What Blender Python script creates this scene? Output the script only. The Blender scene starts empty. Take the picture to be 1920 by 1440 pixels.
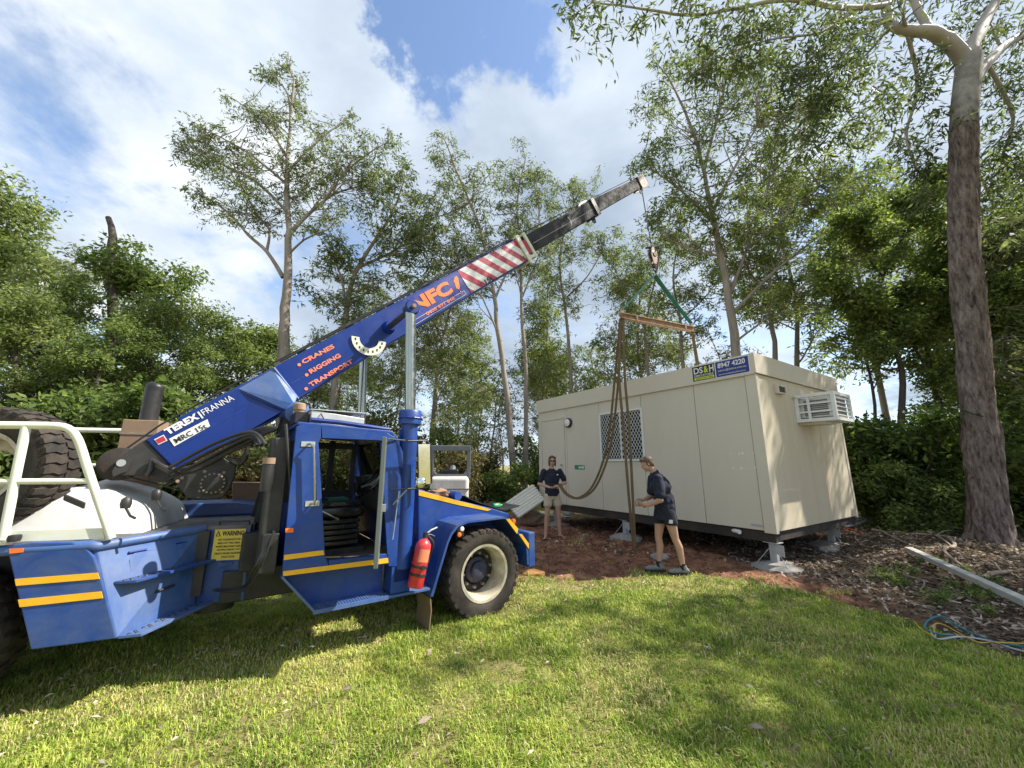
import bpy, bmesh, math, random
import numpy as np
from mathutils import Vector, Matrix, Quaternion, noise as mnoise

random.seed(7)
rng = np.random.default_rng(11)
sc = bpy.context.scene
col = sc.collection
rad = math.radians

# ------------------------------------------------------------------ camera
FPX, TH, CAMH = 716.0, rad(11.9), 1.6          # focal length in photo pixels (1920 wide), pitch up, height
cam = bpy.data.cameras.new('camera')
cam.sensor_width = 36.0
cam.lens = FPX / 1920 * 36
cam.clip_start = 0.05
cam.clip_end = 2000
camo = bpy.data.objects.new('camera', cam)
camo.location = (0, 0, CAMH)
camo.rotation_euler = (math.pi / 2 + TH, 0, 0)
col.objects.link(camo)
sc.camera = camo

# ------------------------------------------------------------------ sun, sky, exposure
SUN_AZ, SUN_EL = rad(85), rad(47)              # azimuth clockwise from +Y
sun_dir = Vector((math.sin(SUN_AZ) * math.cos(SUN_EL), math.cos(SUN_AZ) * math.cos(SUN_EL), math.sin(SUN_EL)))
sl = bpy.data.lights.new('sun', 'SUN')
sl.energy = 5.0
sl.angle = rad(0.53)
sl.color = (1.0, 0.94, 0.84)
so = bpy.data.objects.new('sun', sl)
so.rotation_euler = (-sun_dir).to_track_quat('-Z', 'Y').to_euler()
so.location = (20, 0, 30)
col.objects.link(so)

w = bpy.data.worlds.new('World')
sc.world = w
w.use_nodes = True
nt = w.node_tree
nt.nodes.clear()
def wn(t, **k):
    n = nt.nodes.new(t)
    for a, b in k.items():
        setattr(n, a, b)
    return n
sky = wn('ShaderNodeTexSky', sky_type='NISHITA', sun_disc=False, sun_elevation=SUN_EL, sun_rotation=SUN_AZ,
         altitude=50, air_density=1.0, dust_density=0.6, ozone_density=1.6)
bg1 = wn('ShaderNodeBackground'); bg1.inputs[1].default_value = 0.15
bg2 = wn('ShaderNodeBackground'); bg2.inputs[1].default_value = 0.72
mixs = wn('ShaderNodeMixShader')
wout = wn('ShaderNodeOutputWorld')
tc = wn('ShaderNodeTexCoord')
sep = wn('ShaderNodeSeparateXYZ')
nt.links.new(tc.outputs['Generated'], sep.inputs[0])
def wmath(op, a, b=None, clamp=False):
    n = wn('ShaderNodeMath', operation=op, use_clamp=clamp)
    for i, v in enumerate((a, b)):
        if v is None: continue
        if isinstance(v, (int, float)): n.inputs[i].default_value = v
        else: nt.links.new(v, n.inputs[i])
    return n.outputs[0]
zc = wmath('ADD', wmath('MAXIMUM', sep.outputs[2], 0.0), 0.32)
comb = wn('ShaderNodeCombineXYZ')
nt.links.new(wmath('DIVIDE', sep.outputs[0], zc), comb.inputs[0])
nt.links.new(wmath('DIVIDE', sep.outputs[1], zc), comb.inputs[1])
def wnoise(scale, detail, rough, off, dist=0.0):
    mp = wn('ShaderNodeMapping'); mp.inputs['Location'].default_value = off
    nt.links.new(comb.outputs[0], mp.inputs[0])
    n = wn('ShaderNodeTexNoise'); n.inputs['Scale'].default_value = scale; n.inputs['Detail'].default_value = detail
    n.inputs['Roughness'].default_value = rough; n.inputs['Distortion'].default_value = dist
    nt.links.new(mp.outputs[0], n.inputs[0])
    return n.outputs[0]
n1 = wnoise(0.75, 9, 0.56, (3.1, 7.4, 0.0), 0.25)
n2 = wnoise(2.4, 9, 0.62, (1.0, 2.0, 4.0), 0.5)
gapk = wmath('ADD', wmath('MULTIPLY', n2, 2.4), -0.25)
wcol = wn('ShaderNodeTexNoise'); wcol.inputs['Scale'].default_value = 3.2; wcol.inputs['Detail'].default_value = 7; wcol.inputs['Roughness'].default_value = .62
nt.links.new(tc.outputs['Generated'], wcol.inputs[0])
wv1 = wn('ShaderNodeVectorMath', operation='SUBTRACT'); nt.links.new(wcol.outputs[1], wv1.inputs[0]); wv1.inputs[1].default_value = (.5, .5, .5)
wv2 = wn('ShaderNodeVectorMath', operation='SCALE'); nt.links.new(wv1.outputs[0], wv2.inputs[0]); wv2.inputs['Scale'].default_value = .75
warp = wn('ShaderNodeVectorMath', operation='ADD'); nt.links.new(tc.outputs['Generated'], warp.inputs[0]); nt.links.new(wv2.outputs[0], warp.inputs[1])
def wblob(px, py, size):
    """a gap or bank of cloud around the direction seen at a photo pixel"""
    x, up = (px - 960) / FPX, (720 - py) / FPX
    d = Vector((x, math.cos(TH) - up * math.sin(TH), math.sin(TH) + up * math.cos(TH))).normalized()
    vm = wn('ShaderNodeVectorMath', operation='DISTANCE')
    nt.links.new(warp.outputs[0], vm.inputs[0]); vm.inputs[1].default_value = d
    mr = wn('ShaderNodeMapRange', interpolation_type='SMOOTHSTEP')
    mr.inputs[1].default_value = 0.0; mr.inputs[2].default_value = size
    mr.inputs[3].default_value = 1.0; mr.inputs[4].default_value = 0.0
    nt.links.new(vm.outputs[1], mr.inputs[0])
    return mr.outputs[0]
cl = wmath('ADD', n1, wmath('MULTIPLY', wmath('SUBTRACT', n2, 0.5), 0.75))
cl = wmath('ADD', cl, 0.045)
for (px, py, s_, k_) in ((840, 50, .22, .34), (830, 190, .16, .28), (980, 60, .24, .24), (640, 430, .2, .22), (1560, 350, .25, .16),
                         (20, 130, .2, .14), (1000, 50, .25, .10)):
    cl = wmath('SUBTRACT', cl, wmath('MULTIPLY', wmath('MULTIPLY', wblob(px, py, s_), k_), gapk))
for (px, py, s_, k_) in ((330, 280, .8, .16), (600, 120, .3, .10), (960, 250, .16, .14), (1110, 230, .25, .10)):
    cl = wmath('ADD', cl, wmath('MULTIPLY', wblob(px, py, s_), k_))
mask = wn('ShaderNodeMapRange', interpolation_type='SMOOTHSTEP')
mask.inputs[1].default_value = 0.36; mask.inputs[2].default_value = 0.58
nt.links.new(cl, mask.inputs[0])
# cloud body: thick parts greyer, thin parts whiter
cr = wn('ShaderNodeValToRGB')
cr.color_ramp.elements[0].position = 0.33; cr.color_ramp.elements[0].color = (1.0, 1.0, 1.0, 1)
cr.color_ramp.elements[1].position = 0.62; cr.color_ramp.elements[1].color = (0.31, 0.39, 0.50, 1)
e = cr.color_ramp.elements.new(0.46); e.color = (0.60, 0.68, 0.78, 1)
thick = wmath('ADD', wmath('MULTIPLY', n1, 0.45), wmath('MULTIPLY', wnoise(1.7, 7, 0.55, (8.0, 1.5, 2.0), .3), 0.55))
nt.links.new(thick, cr.inputs[0])
nt.links.new(cr.outputs[0], bg2.inputs[0])
nt.links.new(sky.outputs[0], bg1.inputs[0])
nt.links.new(mask.outputs[0], mixs.inputs[0])
nt.links.new(bg1.outputs[0], mixs.inputs[1])
nt.links.new(bg2.outputs[0], mixs.inputs[2])
nt.links.new(mixs.outputs[0], wout.inputs[0])

sc.view_settings.view_transform = 'Standard'
sc.view_settings.look = 'None'
sc.view_settings.exposure = 0.86
sc.view_settings.gamma = 1.0
sc.view_settings.use_curve_mapping = False
sc.render.engine = 'CYCLES'
sc.cycles.max_bounces = 6
sc.cycles.transparent_max_bounces = 8
sc.cycles.use_denoising = True

# ------------------------------------------------------------------ geometry helpers
C_, S_ = math.cos(TH), math.sin(TH)
def ray(u, v):
    x, up = (u - 960) / FPX, (720 - v) / FPX
    return Vector((x, C_ - up * S_, S_ + up * C_))
def GP(u, v, z=0.0):
    """where the sight line of a photo pixel meets the level z"""
    d = ray(u, v); t = (z - CAMH) / d.z
    return Vector((d.x * t, d.y * t, z))
def YP(u, v, y):
    d = ray(u, v); t = y / d.y
    return Vector((d.x * t, y, CAMH + d.z * t))

class Frame:
    """vehicle-style frame: s forward, r to the right, z up"""
    def __init__(self, az, o):
        self.F = Vector((math.sin(az), math.cos(az), 0)); self.R = Vector((math.cos(az), -math.sin(az), 0)); self.o = o.copy(); self.az = az
    def sz(self, u, v, r):
        d = ray(u, v); p0 = Vector((0, 0, CAMH))
        t = (r - (p0 - self.o).dot(self.R)) / d.dot(self.R)
        p = p0 + d * t
        return (p - self.o).dot(self.F), p.z
    def world(self, s, r, z):
        q = self.o + self.F * s + self.R * r
        return Vector((q.x, q.y, z))

class MB:
    def __init__(self):
        self.v = []; self.f = []
    def add(self, vs, fs):
        b = len(self.v)
        self.v += [tuple(p) for p in vs]
        self.f += [tuple(i + b for i in f) for f in fs]
        return self
    def hexa(self, p):
        return self.add(p, [(0, 3, 2, 1), (4, 5, 6, 7), (0, 1, 5, 4), (1, 2, 6, 5), (2, 3, 7, 6), (3, 0, 4, 7)])
    def box(self, x0, x1, y0, y1, z0, z1):
        return self.hexa([(x0, y0, z0), (x1, y0, z0), (x1, y1, z0), (x0, y1, z0), (x0, y0, z1), (x1, y0, z1), (x1, y1, z1), (x0, y1, z1)])
    def extr(self, pts, off):
        """closed polygon of 3-D points swept by an offset"""
        n = len(pts); a = [Vector(p) for p in pts]; o = Vector(off)
        self.add(a + [p + o for p in a], [tuple(range(n - 1, -1, -1)), tuple(range(n, 2 * n))] +
                 [(i, (i + 1) % n, n + (i + 1) % n, n + i) for i in range(n)])
        return self
    def tube(self, path, r, n=8, closed=False, caps=True):
        path = [Vector(p) for p in path]; m = len(path)
        rr = r if isinstance(r, (list, tuple)) else [r] * m
        b = len(self.v); prev = None
        for i, p in enumerate(path):
            if closed: d = path[(i + 1) % m] - path[i - 1]
            else: d = path[min(i + 1, m - 1)] - path[max(i - 1, 0)]
            if d.length < 1e-9: d = Vector((0, 0, 1))
            d.normalize()
            if prev is None:
                a = Vector((0, 0, 1)) if abs(d.z) < .9 else Vector((1, 0, 0))
                x = d.cross(a).normalized()
            else:
                x = (prev - d * prev.dot(d))
                x = x.normalized() if x.length > 1e-6 else d.orthogonal().normalized()
            prev = x; y = d.cross(x)
            for k in range(n):
                an = 2 * math.pi * k / n
                self.v.append(tuple(p + (x * math.cos(an) + y * math.sin(an)) * rr[i]))
        for i in range(m if closed else m - 1):
            j = (i + 1) % m
            for k in range(n):
                k2 = (k + 1) % n
                self.f.append((b + i * n + k, b + i * n + k2, b + j * n + k2, b + j * n + k))
        if caps and not closed:
            self.f.append(tuple(b + k for k in range(n - 1, -1, -1)))
            self.f.append(tuple(b + (m - 1) * n + k for k in range(n)))
        return self
    def flat(self, path, w, up, th=0.004):
        """a webbing strap along a path"""
        path = [Vector(p) for p in path]; up = Vector(up); b = len(self.v); m = len(path)
        for i, p in enumerate(path):
            d = (path[min(i + 1, m - 1)] - path[max(i - 1, 0)]).normalized()
            x = d.cross(up)
            x = x.normalized() if x.length > 1e-6 else d.orthogonal().normalized()
            y = d.cross(x)
            for sx, sy in ((-1, -1), (1, -1), (1, 1), (-1, 1)):
                self.v.append(tuple(p + x * sx * w / 2 + y * sy * th / 2))
        for i in range(m - 1):
            for k in range(4):
                k2 = (k + 1) % 4
                self.f.append((b + i * 4 + k, b + i * 4 + k2, b + (i + 1) * 4 + k2, b + (i + 1) * 4 + k))
        self.f.append((b + 3, b + 2, b + 1, b)); e_ = b + (m - 1) * 4
        self.f.append((e_, e_ + 1, e_ + 2, e_ + 3))
        return self
    def lathe(self, o, axis, prof, n=24, closed=False):
        """prof: (radius, distance along axis)"""
        o = Vector(o); ax = Vector(axis).normalized(); x = ax.orthogonal().normalized(); y = ax.cross(x); b = len(self.v); m = len(prof)
        for (r, h) in prof:
            for k in range(n):
                a = 2 * math.pi * k / n
                self.v.append(tuple(o + ax * h + (x * math.cos(a) + y * math.sin(a)) * r))
        for i in range(m if closed else m - 1):
            j = (i + 1) % m
            for k in range(n):
                k2 = (k + 1) % n
                self.f.append((b + i * n + k, b + i * n + k2, b + j * n + k2, b + j * n + k))
        if not closed:
            self.f.append(tuple(b + k for k in range(n - 1, -1, -1)))
            self.f.append(tuple(b + (m - 1) * n + k for k in range(n)))
        return self
    def cyl(self, a, b_, r, n=16, r2=None):
        a = Vector(a); b_ = Vector(b_); d = b_ - a
        return self.lathe(a, d, [(r, 0), (r if r2 is None else r2, d.length)], n)
    def build(self, name, mat, parent=None, bevel=0.0, smooth=False, seg=2, angle=40):
        me = bpy.data.meshes.new(name)
        me.from_pydata(self.v, [], self.f)
        bm = bmesh.new(); bm.from_mesh(me)
        bmesh.ops.recalc_face_normals(bm, faces=bm.faces)
        bm.to_mesh(me); bm.free()
        me.materials.append(mat)
        o = bpy.data.objects.new(name, me); col.objects.link(o)
        if parent: o.parent = parent
        if bevel:
            md = o.modifiers.new('edge', 'BEVEL'); md.width = bevel; md.segments = seg; md.limit_method = 'ANGLE'; md.angle_limit = rad(35)
        if smooth:
            me.polygons.foreach_set('use_smooth', [True] * len(me.polygons))
            me.set_sharp_from_angle(angle=rad(angle))
        return o

def tag(o, label=None, cat=None, group=None, kind=None):
    if label: o['label'] = label
    if cat: o['category'] = cat
    if group: o['group'] = group
    if kind: o['kind'] = kind
    return o
def empty(name, loc, rz=0.0, label=None, cat=None, group=None):
    o = bpy.data.objects.new(name, None); o.empty_display_size = .2
    o.location = loc; o.rotation_euler = (0, 0, rz); col.objects.link(o)
    return tag(o, label, cat, group)
def arr_mesh(name, verts, faces_n, loops, mat, attr=None, parent=None, smooth=False):
    """mesh from numpy arrays: verts (n,3), loops flat indices, faces_n corners in each face"""
    me = bpy.data.meshes.new(name)
    nf = len(loops) // faces_n
    me.vertices.add(len(verts)); me.vertices.foreach_set('co', np.asarray(verts, dtype=np.float32).ravel())
    me.loops.add(len(loops)); me.loops.foreach_set('vertex_index', np.asarray(loops, dtype=np.int32))
    me.polygons.add(nf); me.polygons.foreach_set('loop_start', np.arange(0, nf * faces_n, faces_n, dtype=np.int32))
    if attr is not None:
        for k, a in attr.items():
            at = me.attributes.new(k, 'FLOAT', 'POINT'); at.data.foreach_set('value', np.asarray(a, dtype=np.float32))
    if smooth: me.polygons.foreach_set('use_smooth', np.ones(nf, dtype=bool))
    me.update(); me.validate()
    me.materials.append(mat)
    o = bpy.data.objects.new(name, me); col.objects.link(o)
    if parent: o.parent = parent
    return o

# ------------------------------------------------------------------ materials
def newmat(name):
    m = bpy.data.materials.new(name); m.use_nodes = True
    t = m.node_tree; b = t.nodes['Principled BSDF']
    return m, t, b
def tnoise(t, scale, detail=5, rough=.6, coord='Object', dist=0.0, scl=None):
    tcn = t.nodes.new('ShaderNodeTexCoord'); n = t.nodes.new('ShaderNodeTexNoise')
    n.inputs['Scale'].default_value = scale; n.inputs['Detail'].default_value = detail; n.inputs['Roughness'].default_value = rough
    n.inputs['Distortion'].default_value = dist
    if scl:
        mp = t.nodes.new('ShaderNodeMapping'); mp.inputs['Scale'].default_value = scl
        t.links.new(tcn.outputs[coord], mp.inputs[0]); t.links.new(mp.outputs[0], n.inputs[0])
    else: t.links.new(tcn.outputs[coord], n.inputs[0])
    return n.outputs[0]
def tramp(t, src, stops):
    r = t.nodes.new('ShaderNodeValToRGB'); el = r.color_ramp.elements
    while len(el) < len(stops): el.new(.5)
    for e_, (p, c) in zip(el, stops):
        e_.position = p; e_.color = (*c, 1) if len(c) == 3 else c
    t.links.new(src, r.inputs[0]); return r.outputs[0]
def tmix(t, fac, a, b, mode='MIX'):
    n = t.nodes.new('ShaderNodeMix'); n.data_type = 'RGBA'; n.blend_type = mode
    for i, v in ((0, fac), (6, a), (7, b)):
        if isinstance(v, (int, float)): n.inputs[i].default_value = v
        elif isinstance(v, tuple): n.inputs[i].default_value = (*v, 1) if len(v) == 3 else v
        else: t.links.new(v, n.inputs[i])
    return n.outputs[2]
def tbump(t, b, src, strength=.3, dist=.02):
    n = t.nodes.new('ShaderNodeBump'); n.inputs['Strength'].default_value = strength; n.inputs['Distance'].default_value = dist
    t.links.new(src, n.inputs['Height']); t.links.new(n.outputs[0], b.inputs['Normal'])
def mat(name, c, rough=.5, metal=0.0, var=.15, scale=6.0, dirt=None, dirt_amt=.0, dscale=2.5, bump=0.0, bscale=60, spec=.5, coat=0.0, scl=None, coord='Object'):
    """painted / plain surface with colour variation, grime patches and fine relief"""
    m, t, b = newmat(name)
    n = tnoise(t, scale, 6, .65, coord, scl=scl)
    lo = tuple(x * (1 - var) for x in c); hi = tuple(min(1, x * (1 + var)) for x in c)
    out = tramp(t, n, [(.3, lo), (.7, hi)])
    if dirt:
        dn = tnoise(t, dscale, 8, .7, coord, .6, scl)
        fac = tramp(t, dn, [(.62 - dirt_amt * .5, (0, 0, 0)), (.80 - dirt_amt * .25, (dirt_amt,) * 3)])
        out = tmix(t, fac, out, dirt)
    t.links.new(out, b.inputs['Base Color'])
    rn = tnoise(t, scale * 2.3, 4, .6, coord)
    t.links.new(tramp(t, rn, [(.25, (max(.02, rough - .1),) * 3), (.75, (min(1, rough + .14),) * 3)]), b.inputs['Roughness'])
    b.inputs['Metallic'].default_value = metal
    b.inputs['Specular IOR Level'].default_value = spec
    b.inputs['Coat Weight'].default_value = coat
    if bump: tbump(t, b, tnoise(t, bscale, 4, .6, coord), bump, .01)
    return m
def leafmat(name, ca, cb, cc, transl=.35, rough=.5):
    """foliage: colour varies leaf by leaf (attribute tint), light passes through"""
    m, t, b = newmat(name)
    a = t.nodes.new('ShaderNodeAttribute'); a.attribute_name = 'tint'
    c = tramp(t, a.outputs['Fac'], [(0.0, ca), (.55, cb), (1.0, cc)])
    t.links.new(c, b.inputs['Base Color']); b.inputs['Roughness'].default_value = rough + .15; b.inputs['Specular IOR Level'].default_value = .18
    tr = t.nodes.new('ShaderNodeBsdfTranslucent')
    t.links.new(tmix(t, 1.0, c, (1.25, 1.3, .7), 'MULTIPLY'), tr.inputs[0])
    mx = t.nodes.new('ShaderNodeMixShader'); mx.inputs[0].default_value = transl
    t.links.new(b.outputs[0], mx.inputs[1]); t.links.new(tr.outputs[0], mx.inputs[2])
    t.links.new(mx.outputs[0], t.nodes['Material Output'].inputs[0])
    return m
M = {}
M['blue'] = mat('blue_paint', (.004, .046, .26), .38, var=.2, scale=5, dirt=(.055, .09, .20), dirt_amt=.5, dscale=5.5)
M['blue_dusty'] = mat('dusty_blue_paint', (.007, .052, .24), .45, var=.18, scale=4, dirt=(.11, .14, .20), dirt_amt=.5, dscale=3.2)
M['blue_deep'] = mat('boom_blue_paint', (.002, .026, .19), .36, var=.10, scale=2)
M['blue_worn'] = mat('worn_blue_paint', (.035, .100, .30), .5, var=.18, scale=4, dirt=(.20, .22, .27), dirt_amt=.5)
M['black'] = mat('black_steel', (.018, .018, .020), .45, var=.3, scale=8, dirt=(.09, .08, .07), dirt_amt=.4)
M['rubber'] = mat('tyre_rubber', (.030, .028, .026), .85, var=.25, scale=7, dirt=(.13, .10, .075), dirt_amt=.5, dscale=4, bump=.3, bscale=90, spec=.25)
M['cream'] = mat('cream_paint', (.72, .73, .60), .42, var=.07, scale=6, dirt=(.40, .36, .26), dirt_amt=.35)
M['rim'] = mat('cream_wheel_rim', (.66, .64, .50), .5, var=.1, scale=9, dirt=(.30, .20, .12), dirt_amt=.7, dscale=6)
M['yellow'] = mat('reflective_yellow_tape', (.86, .45, .02), .35, var=.06, scale=14)
M['white_cover'] = mat('white_fibreglass', (.60, .60, .58), .45, var=.06, scale=5, dirt=(.38, .35, .30), dirt_amt=.4, dscale=3)
M['deck'] = mat('dirty_deck_plate', (.05, .055, .07), .6, var=.3, scale=5, dirt=(.22, .19, .17), dirt_amt=.6)
M['chrome'] = mat('chrome_rod', (.42, .43, .38), .24, metal=1.0, var=.05)
M['alu'] = mat('aluminium_box', (.66, .67, .66), .42, metal=.55, var=.06, dirt=(.4, .4, .38), dirt_amt=.4)
M['steelgrey'] = mat('grey_boom_steel', (.024, .024, .027), .7, var=.4, scale=5, dirt=(.085, .08, .078), dirt_amt=.5, dscale=4, spec=.25)
M['doorgrey'] = mat('grey_green_door_edge', (.13, .15, .14), .4, var=.1)
M['vinyl'] = mat('black_vinyl', (.012, .011, .012), .22, var=.2)
M['interior'] = mat('cab_lining', (.10, .10, .11), .7, var=.15)
M['floor'] = mat('dirty_cab_floor', (.10, .075, .055), .8, var=.3)
M['orange'] = mat('orange_lens', (.85, .18, .03), .2, var=.05)
M['red_ext'] = mat('red_enamel', (.58, .025, .03), .3, var=.1, dirt=(.55, .35, .33), dirt_amt=.3, dscale=6, coat=.3)
M['whitepaint'] = mat('white_print', (.74, .74, .72), .45, var=.03)
M['blackprint'] = mat('black_print', (.012, .012, .014), .5, var=.1)
M['orangeprint'] = mat('orange_print', (.86, .20, .03), .4, var=.04)
M['salmonprint'] = mat('salmon_print', (.85, .24, .12), .4, var=.05)
M['redprint'] = mat('red_reflective', (.42, .025, .05), .4, var=.06)
M['navyprint'] = mat('navy_print', (.018, .030, .22), .4, var=.05)
M['silverprint'] = mat('pale_reflective', (.68, .70, .67), .4, var=.05, dirt=(.45, .45, .42), dirt_amt=.3)
M['warn'] = mat('yellow_sign', (.68, .52, .07), .45, var=.06, dirt=(.4, .33, .12), dirt_amt=.3)
M['limeprint'] = mat('lime_print', (.62, .72, .05), .45, var=.03)
M['green_sign'] = mat('green_sign', (.01, .22, .10), .5, var=.06)
M['beige'] = mat('beige_panel', (.61, .555, .45), .48, var=.03, scale=1.3, dirt=(.50, .44, .34), dirt_amt=.28, dscale=1.1, scl=(1, 1, .35))
M['beige_trim'] = mat('beige_trim', (.62, .56, .45), .42, var=.03, scale=3, dirt=(.48, .42, .32), dirt_amt=.2)
M['beige_end'] = mat('stained_beige_panel', (.62, .55, .42), .5, var=.03, scale=1.6, dirt=(.50, .38, .22), dirt_amt=.4, dscale=1.5, scl=(1, 1, .2))
M['underframe'] = mat('dark_underframe', (.022, .020, .020), .7, var=.3, dirt=(.10, .06, .04), dirt_amt=.5)
M['galv'] = mat('galvanised_steel', (.42, .44, .45), .5, metal=.4, var=.15, scale=10)
M['concrete'] = mat('rough_concrete', (.29, .275, .255), .9, var=.2, scale=9, dirt=(.25, .16, .10), dirt_amt=.4, bump=.5, bscale=40)
M['rust'] = mat('rusty_cream_beam', (.52, .44, .32), .75, var=.2, scale=9, dirt=(.22, .10, .05), dirt_amt=.9, dscale=9)
M['hookpaint'] = mat('faded_hook_paint', (.50, .33, .27), .6, var=.2, scale=12, dirt=(.10, .06, .05), dirt_amt=.7, dscale=14)
M['greensling'] = mat('green_webbing', (.022, .15, .11), .8, var=.2, scale=14)
M['brownsling'] = mat('brown_webbing', (.155, .105, .055), .9, var=.25, scale=10)
M['timber'] = mat('pale_timber', (.74, .71, .62), .7, var=.12, scale=5, scl=(1, 1, 8))
M['plank'] = mat('weathered_plank', (.42, .42, .39), .7, var=.15, scale=6)
M['board'] = mat('brown_board', (.30, .20, .125), .8, var=.12, scale=4, dirt=(.2, .13, .08), dirt_amt=.4)
M['stick'] = mat('dead_wood', (.28, .215, .16), .9, var=.3, scale=8, bump=.4, bscale=40)
M['digger_grey'] = mat('digger_grey_frame', (.13, .14, .155), .4, var=.1)
M['digger_white'] = mat('digger_white_panel', (.70, .70, .68), .4, var=.05, dirt=(.35, .25, .18), dirt_amt=.6)
M['mirrorglass'] = mat('mirror_glass', (.85, .87, .86), .03, metal=1.0, var=.01)
M['tan'] = mat('tan_rubber_flap', (.20, .14, .08), .8, var=.2, dirt=(.15, .09, .05), dirt_amt=.4)
M['cloth_rag'] = mat('tan_rag', (.38, .22, .13), .9, var=.3, scale=15)
M['bluefoam'] = mat('blue_foam', (.02, .07, .33), .6, var=.1)
M['greenplastic'] = mat('green_bottle_plastic', (.05, .33, .12), .25, var=.1)
M['tealcable'] = mat('teal_cable', (.03, .16, .19), .5, var=.15)
M['yellowcable'] = mat('yellow_cable', (.62, .40, .03), .5, var=.1)
M['orangecord'] = mat('orange_hose', (.72, .12, .03), .45, var=.1)
M['paper'] = mat('paper', (.75, .77, .74), .7, var=.05)
M['tealbook'] = mat('teal_folder', (.05, .30, .27), .5, var=.1)
# glass
def glassmat(name, tint, alpha=.35, rough=.05):
    m, t, b = newmat(name)
    gl = t.nodes.new('ShaderNodeBsdfGlossy'); gl.inputs['Roughness'].default_value = rough
    tr = t.nodes.new('ShaderNodeBsdfTransparent'); tr.inputs[0].default_value = (*tint, 1)
    fr = t.nodes.new('ShaderNodeFresnel'); fr.inputs[0].default_value = 1.5
    mx = t.nodes.new('ShaderNodeMixShader')
    t.links.new(fr.outputs[0], mx.inputs[0]); t.links.new(tr.outputs[0], mx.inputs[1]); t.links.new(gl.outputs[0], mx.inputs[2])
    t.links.new(mx.outputs[0], t.nodes['Material Output'].inputs[0])
    return m
M['glass'] = glassmat('clear_glass', (.82, .86, .85))
M['darkglass'] = mat('dark_window_glass', (.015, .018, .022), .06, var=.1)

# flat lettering: real thin text meshes laid on their panels
def text_mesh(body, size_w, size_h, bold=0.0, shear=0.0, align='LEFT'):
    cu = bpy.data.curves.new('lettering', 'FONT'); cu.body = body; cu.size = 1.0; cu.offset = bold; cu.shear = shear
    cu.resolution_u = 3; cu.fill_mode = 'FRONT'
    o = bpy.data.objects.new('lettering_tmp', cu); col.objects.link(o)
    dg = bpy.context.evaluated_depsgraph_get()
    me = bpy.data.meshes.new_from_object(o.evaluated_get(dg))
    bpy.data.objects.remove(o); bpy.data.curves.remove(cu)
    n = len(me.vertices); co = np.zeros(n * 3); me.vertices.foreach_get('co', co); co = co.reshape(-1, 3)
    mn, mx = co.min(0), co.max(0)
    co[:, 0] = (co[:, 0] - mn[0]) / (mx[0] - mn[0]) * size_w
    co[:, 1] = (co[:, 1] - mn[1]) / (mx[1] - mn[1]) * size_h
    return me, co
def text_on(name, body, origin, xdir, ydir, w_, h_, material, parent, bold=0.0, lift=0.004, shear=0.0):
    """text whose lower left corner is origin, running along xdir, rising along ydir (parent space)"""
    me, co = text_mesh(body, w_, h_, bold, shear)
    X = Vector(xdir).normalized(); Y = Vector(ydir).normalized(); N = X.cross(Y).normalized(); o = Vector(origin) + N * lift
    a = np.array(o)[None, :] + co[:, :1] * np.array(X)[None, :] + co[:, 1:2] * np.array(Y)[None, :]
    me.vertices.foreach_set('co', a.ravel().astype(np.float32)); me.update()
    me.materials.clear(); me.materials.append(material); me.name = name
    ob = bpy.data.objects.new(name, me); col.objects.link(ob); ob.parent = parent
    return ob
# ------------------------------------------------------------------ ground
def lawn_edge(x):
    """y of the lawn's far border (right of the crane) at x"""
    xs = [p[0] for p in LE]; ys = [p[1] for p in LE]
    return np.interp(x, xs, ys)
LE = []
for (u, v) in ((800, 1085), (990, 1092), (1080, 1088), (1180, 1080), (1290, 1078), (1400, 1086), (1500, 1104), (1600, 1130), (1720, 1165), (1830, 1205), (1920, 1245)):
    p = GP(u, v); LE.append((p.x, p.y))
LE = [(-12, 6.2), (-1.6, 5.9)] + LE + [(5.9, 2.3), (9, 1.2)]
def soil_mask(x, y):
    """1 on bare soil, 0 on lawn, soft ragged border"""
    wob = 0.16 * np.sin(x * 3.1 + 1.3 * np.sin(y * 2.2)) + 0.09 * np.sin(x * 7.3 + y * 4.1) + .05 * np.sin(x * 17 + y * 13)
    d = y - (lawn_edge(x) + wob)
    left = (x < -1.0) * np.clip((-1.0 - x) / 1.5, 0, 1) * np.clip((11 - y) / 4, 0, 1)     # grass goes on beyond the crane on the left
    m = np.clip(d / .35 + .5, 0, 1) * (1 - .75 * left) * np.clip((14.5 - y) / 3, .1, 1)
    return m
def litter_mask(x, y):
    p = GP(1400, 1075)
    m = np.clip((x - 3.7 + .25 * np.sin(y * 2.1)) / .9, 0, 1) * soil_mask(x, y)
    return m
def vnoise(x, y, s, seed=0):
    """cheap smooth value noise for arrays"""
    r = np.random.default_rng(seed); T = r.random((128, 128))
    X = x / s; Y = y / s; xi = np.floor(X).astype(int); yi = np.floor(Y).astype(int)
    fx = X - xi; fy = Y - yi; fx = fx * fx * (3 - 2 * fx); fy = fy * fy * (3 - 2 * fy)
    g = lambda a, b: T[(a) % 128, (b) % 128]
    return (g(xi, yi) * (1 - fx) + g(xi + 1, yi) * fx) * (1 - fy) + (g(xi, yi + 1) * (1 - fx) + g(xi + 1, yi + 1) * fx) * fy
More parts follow.
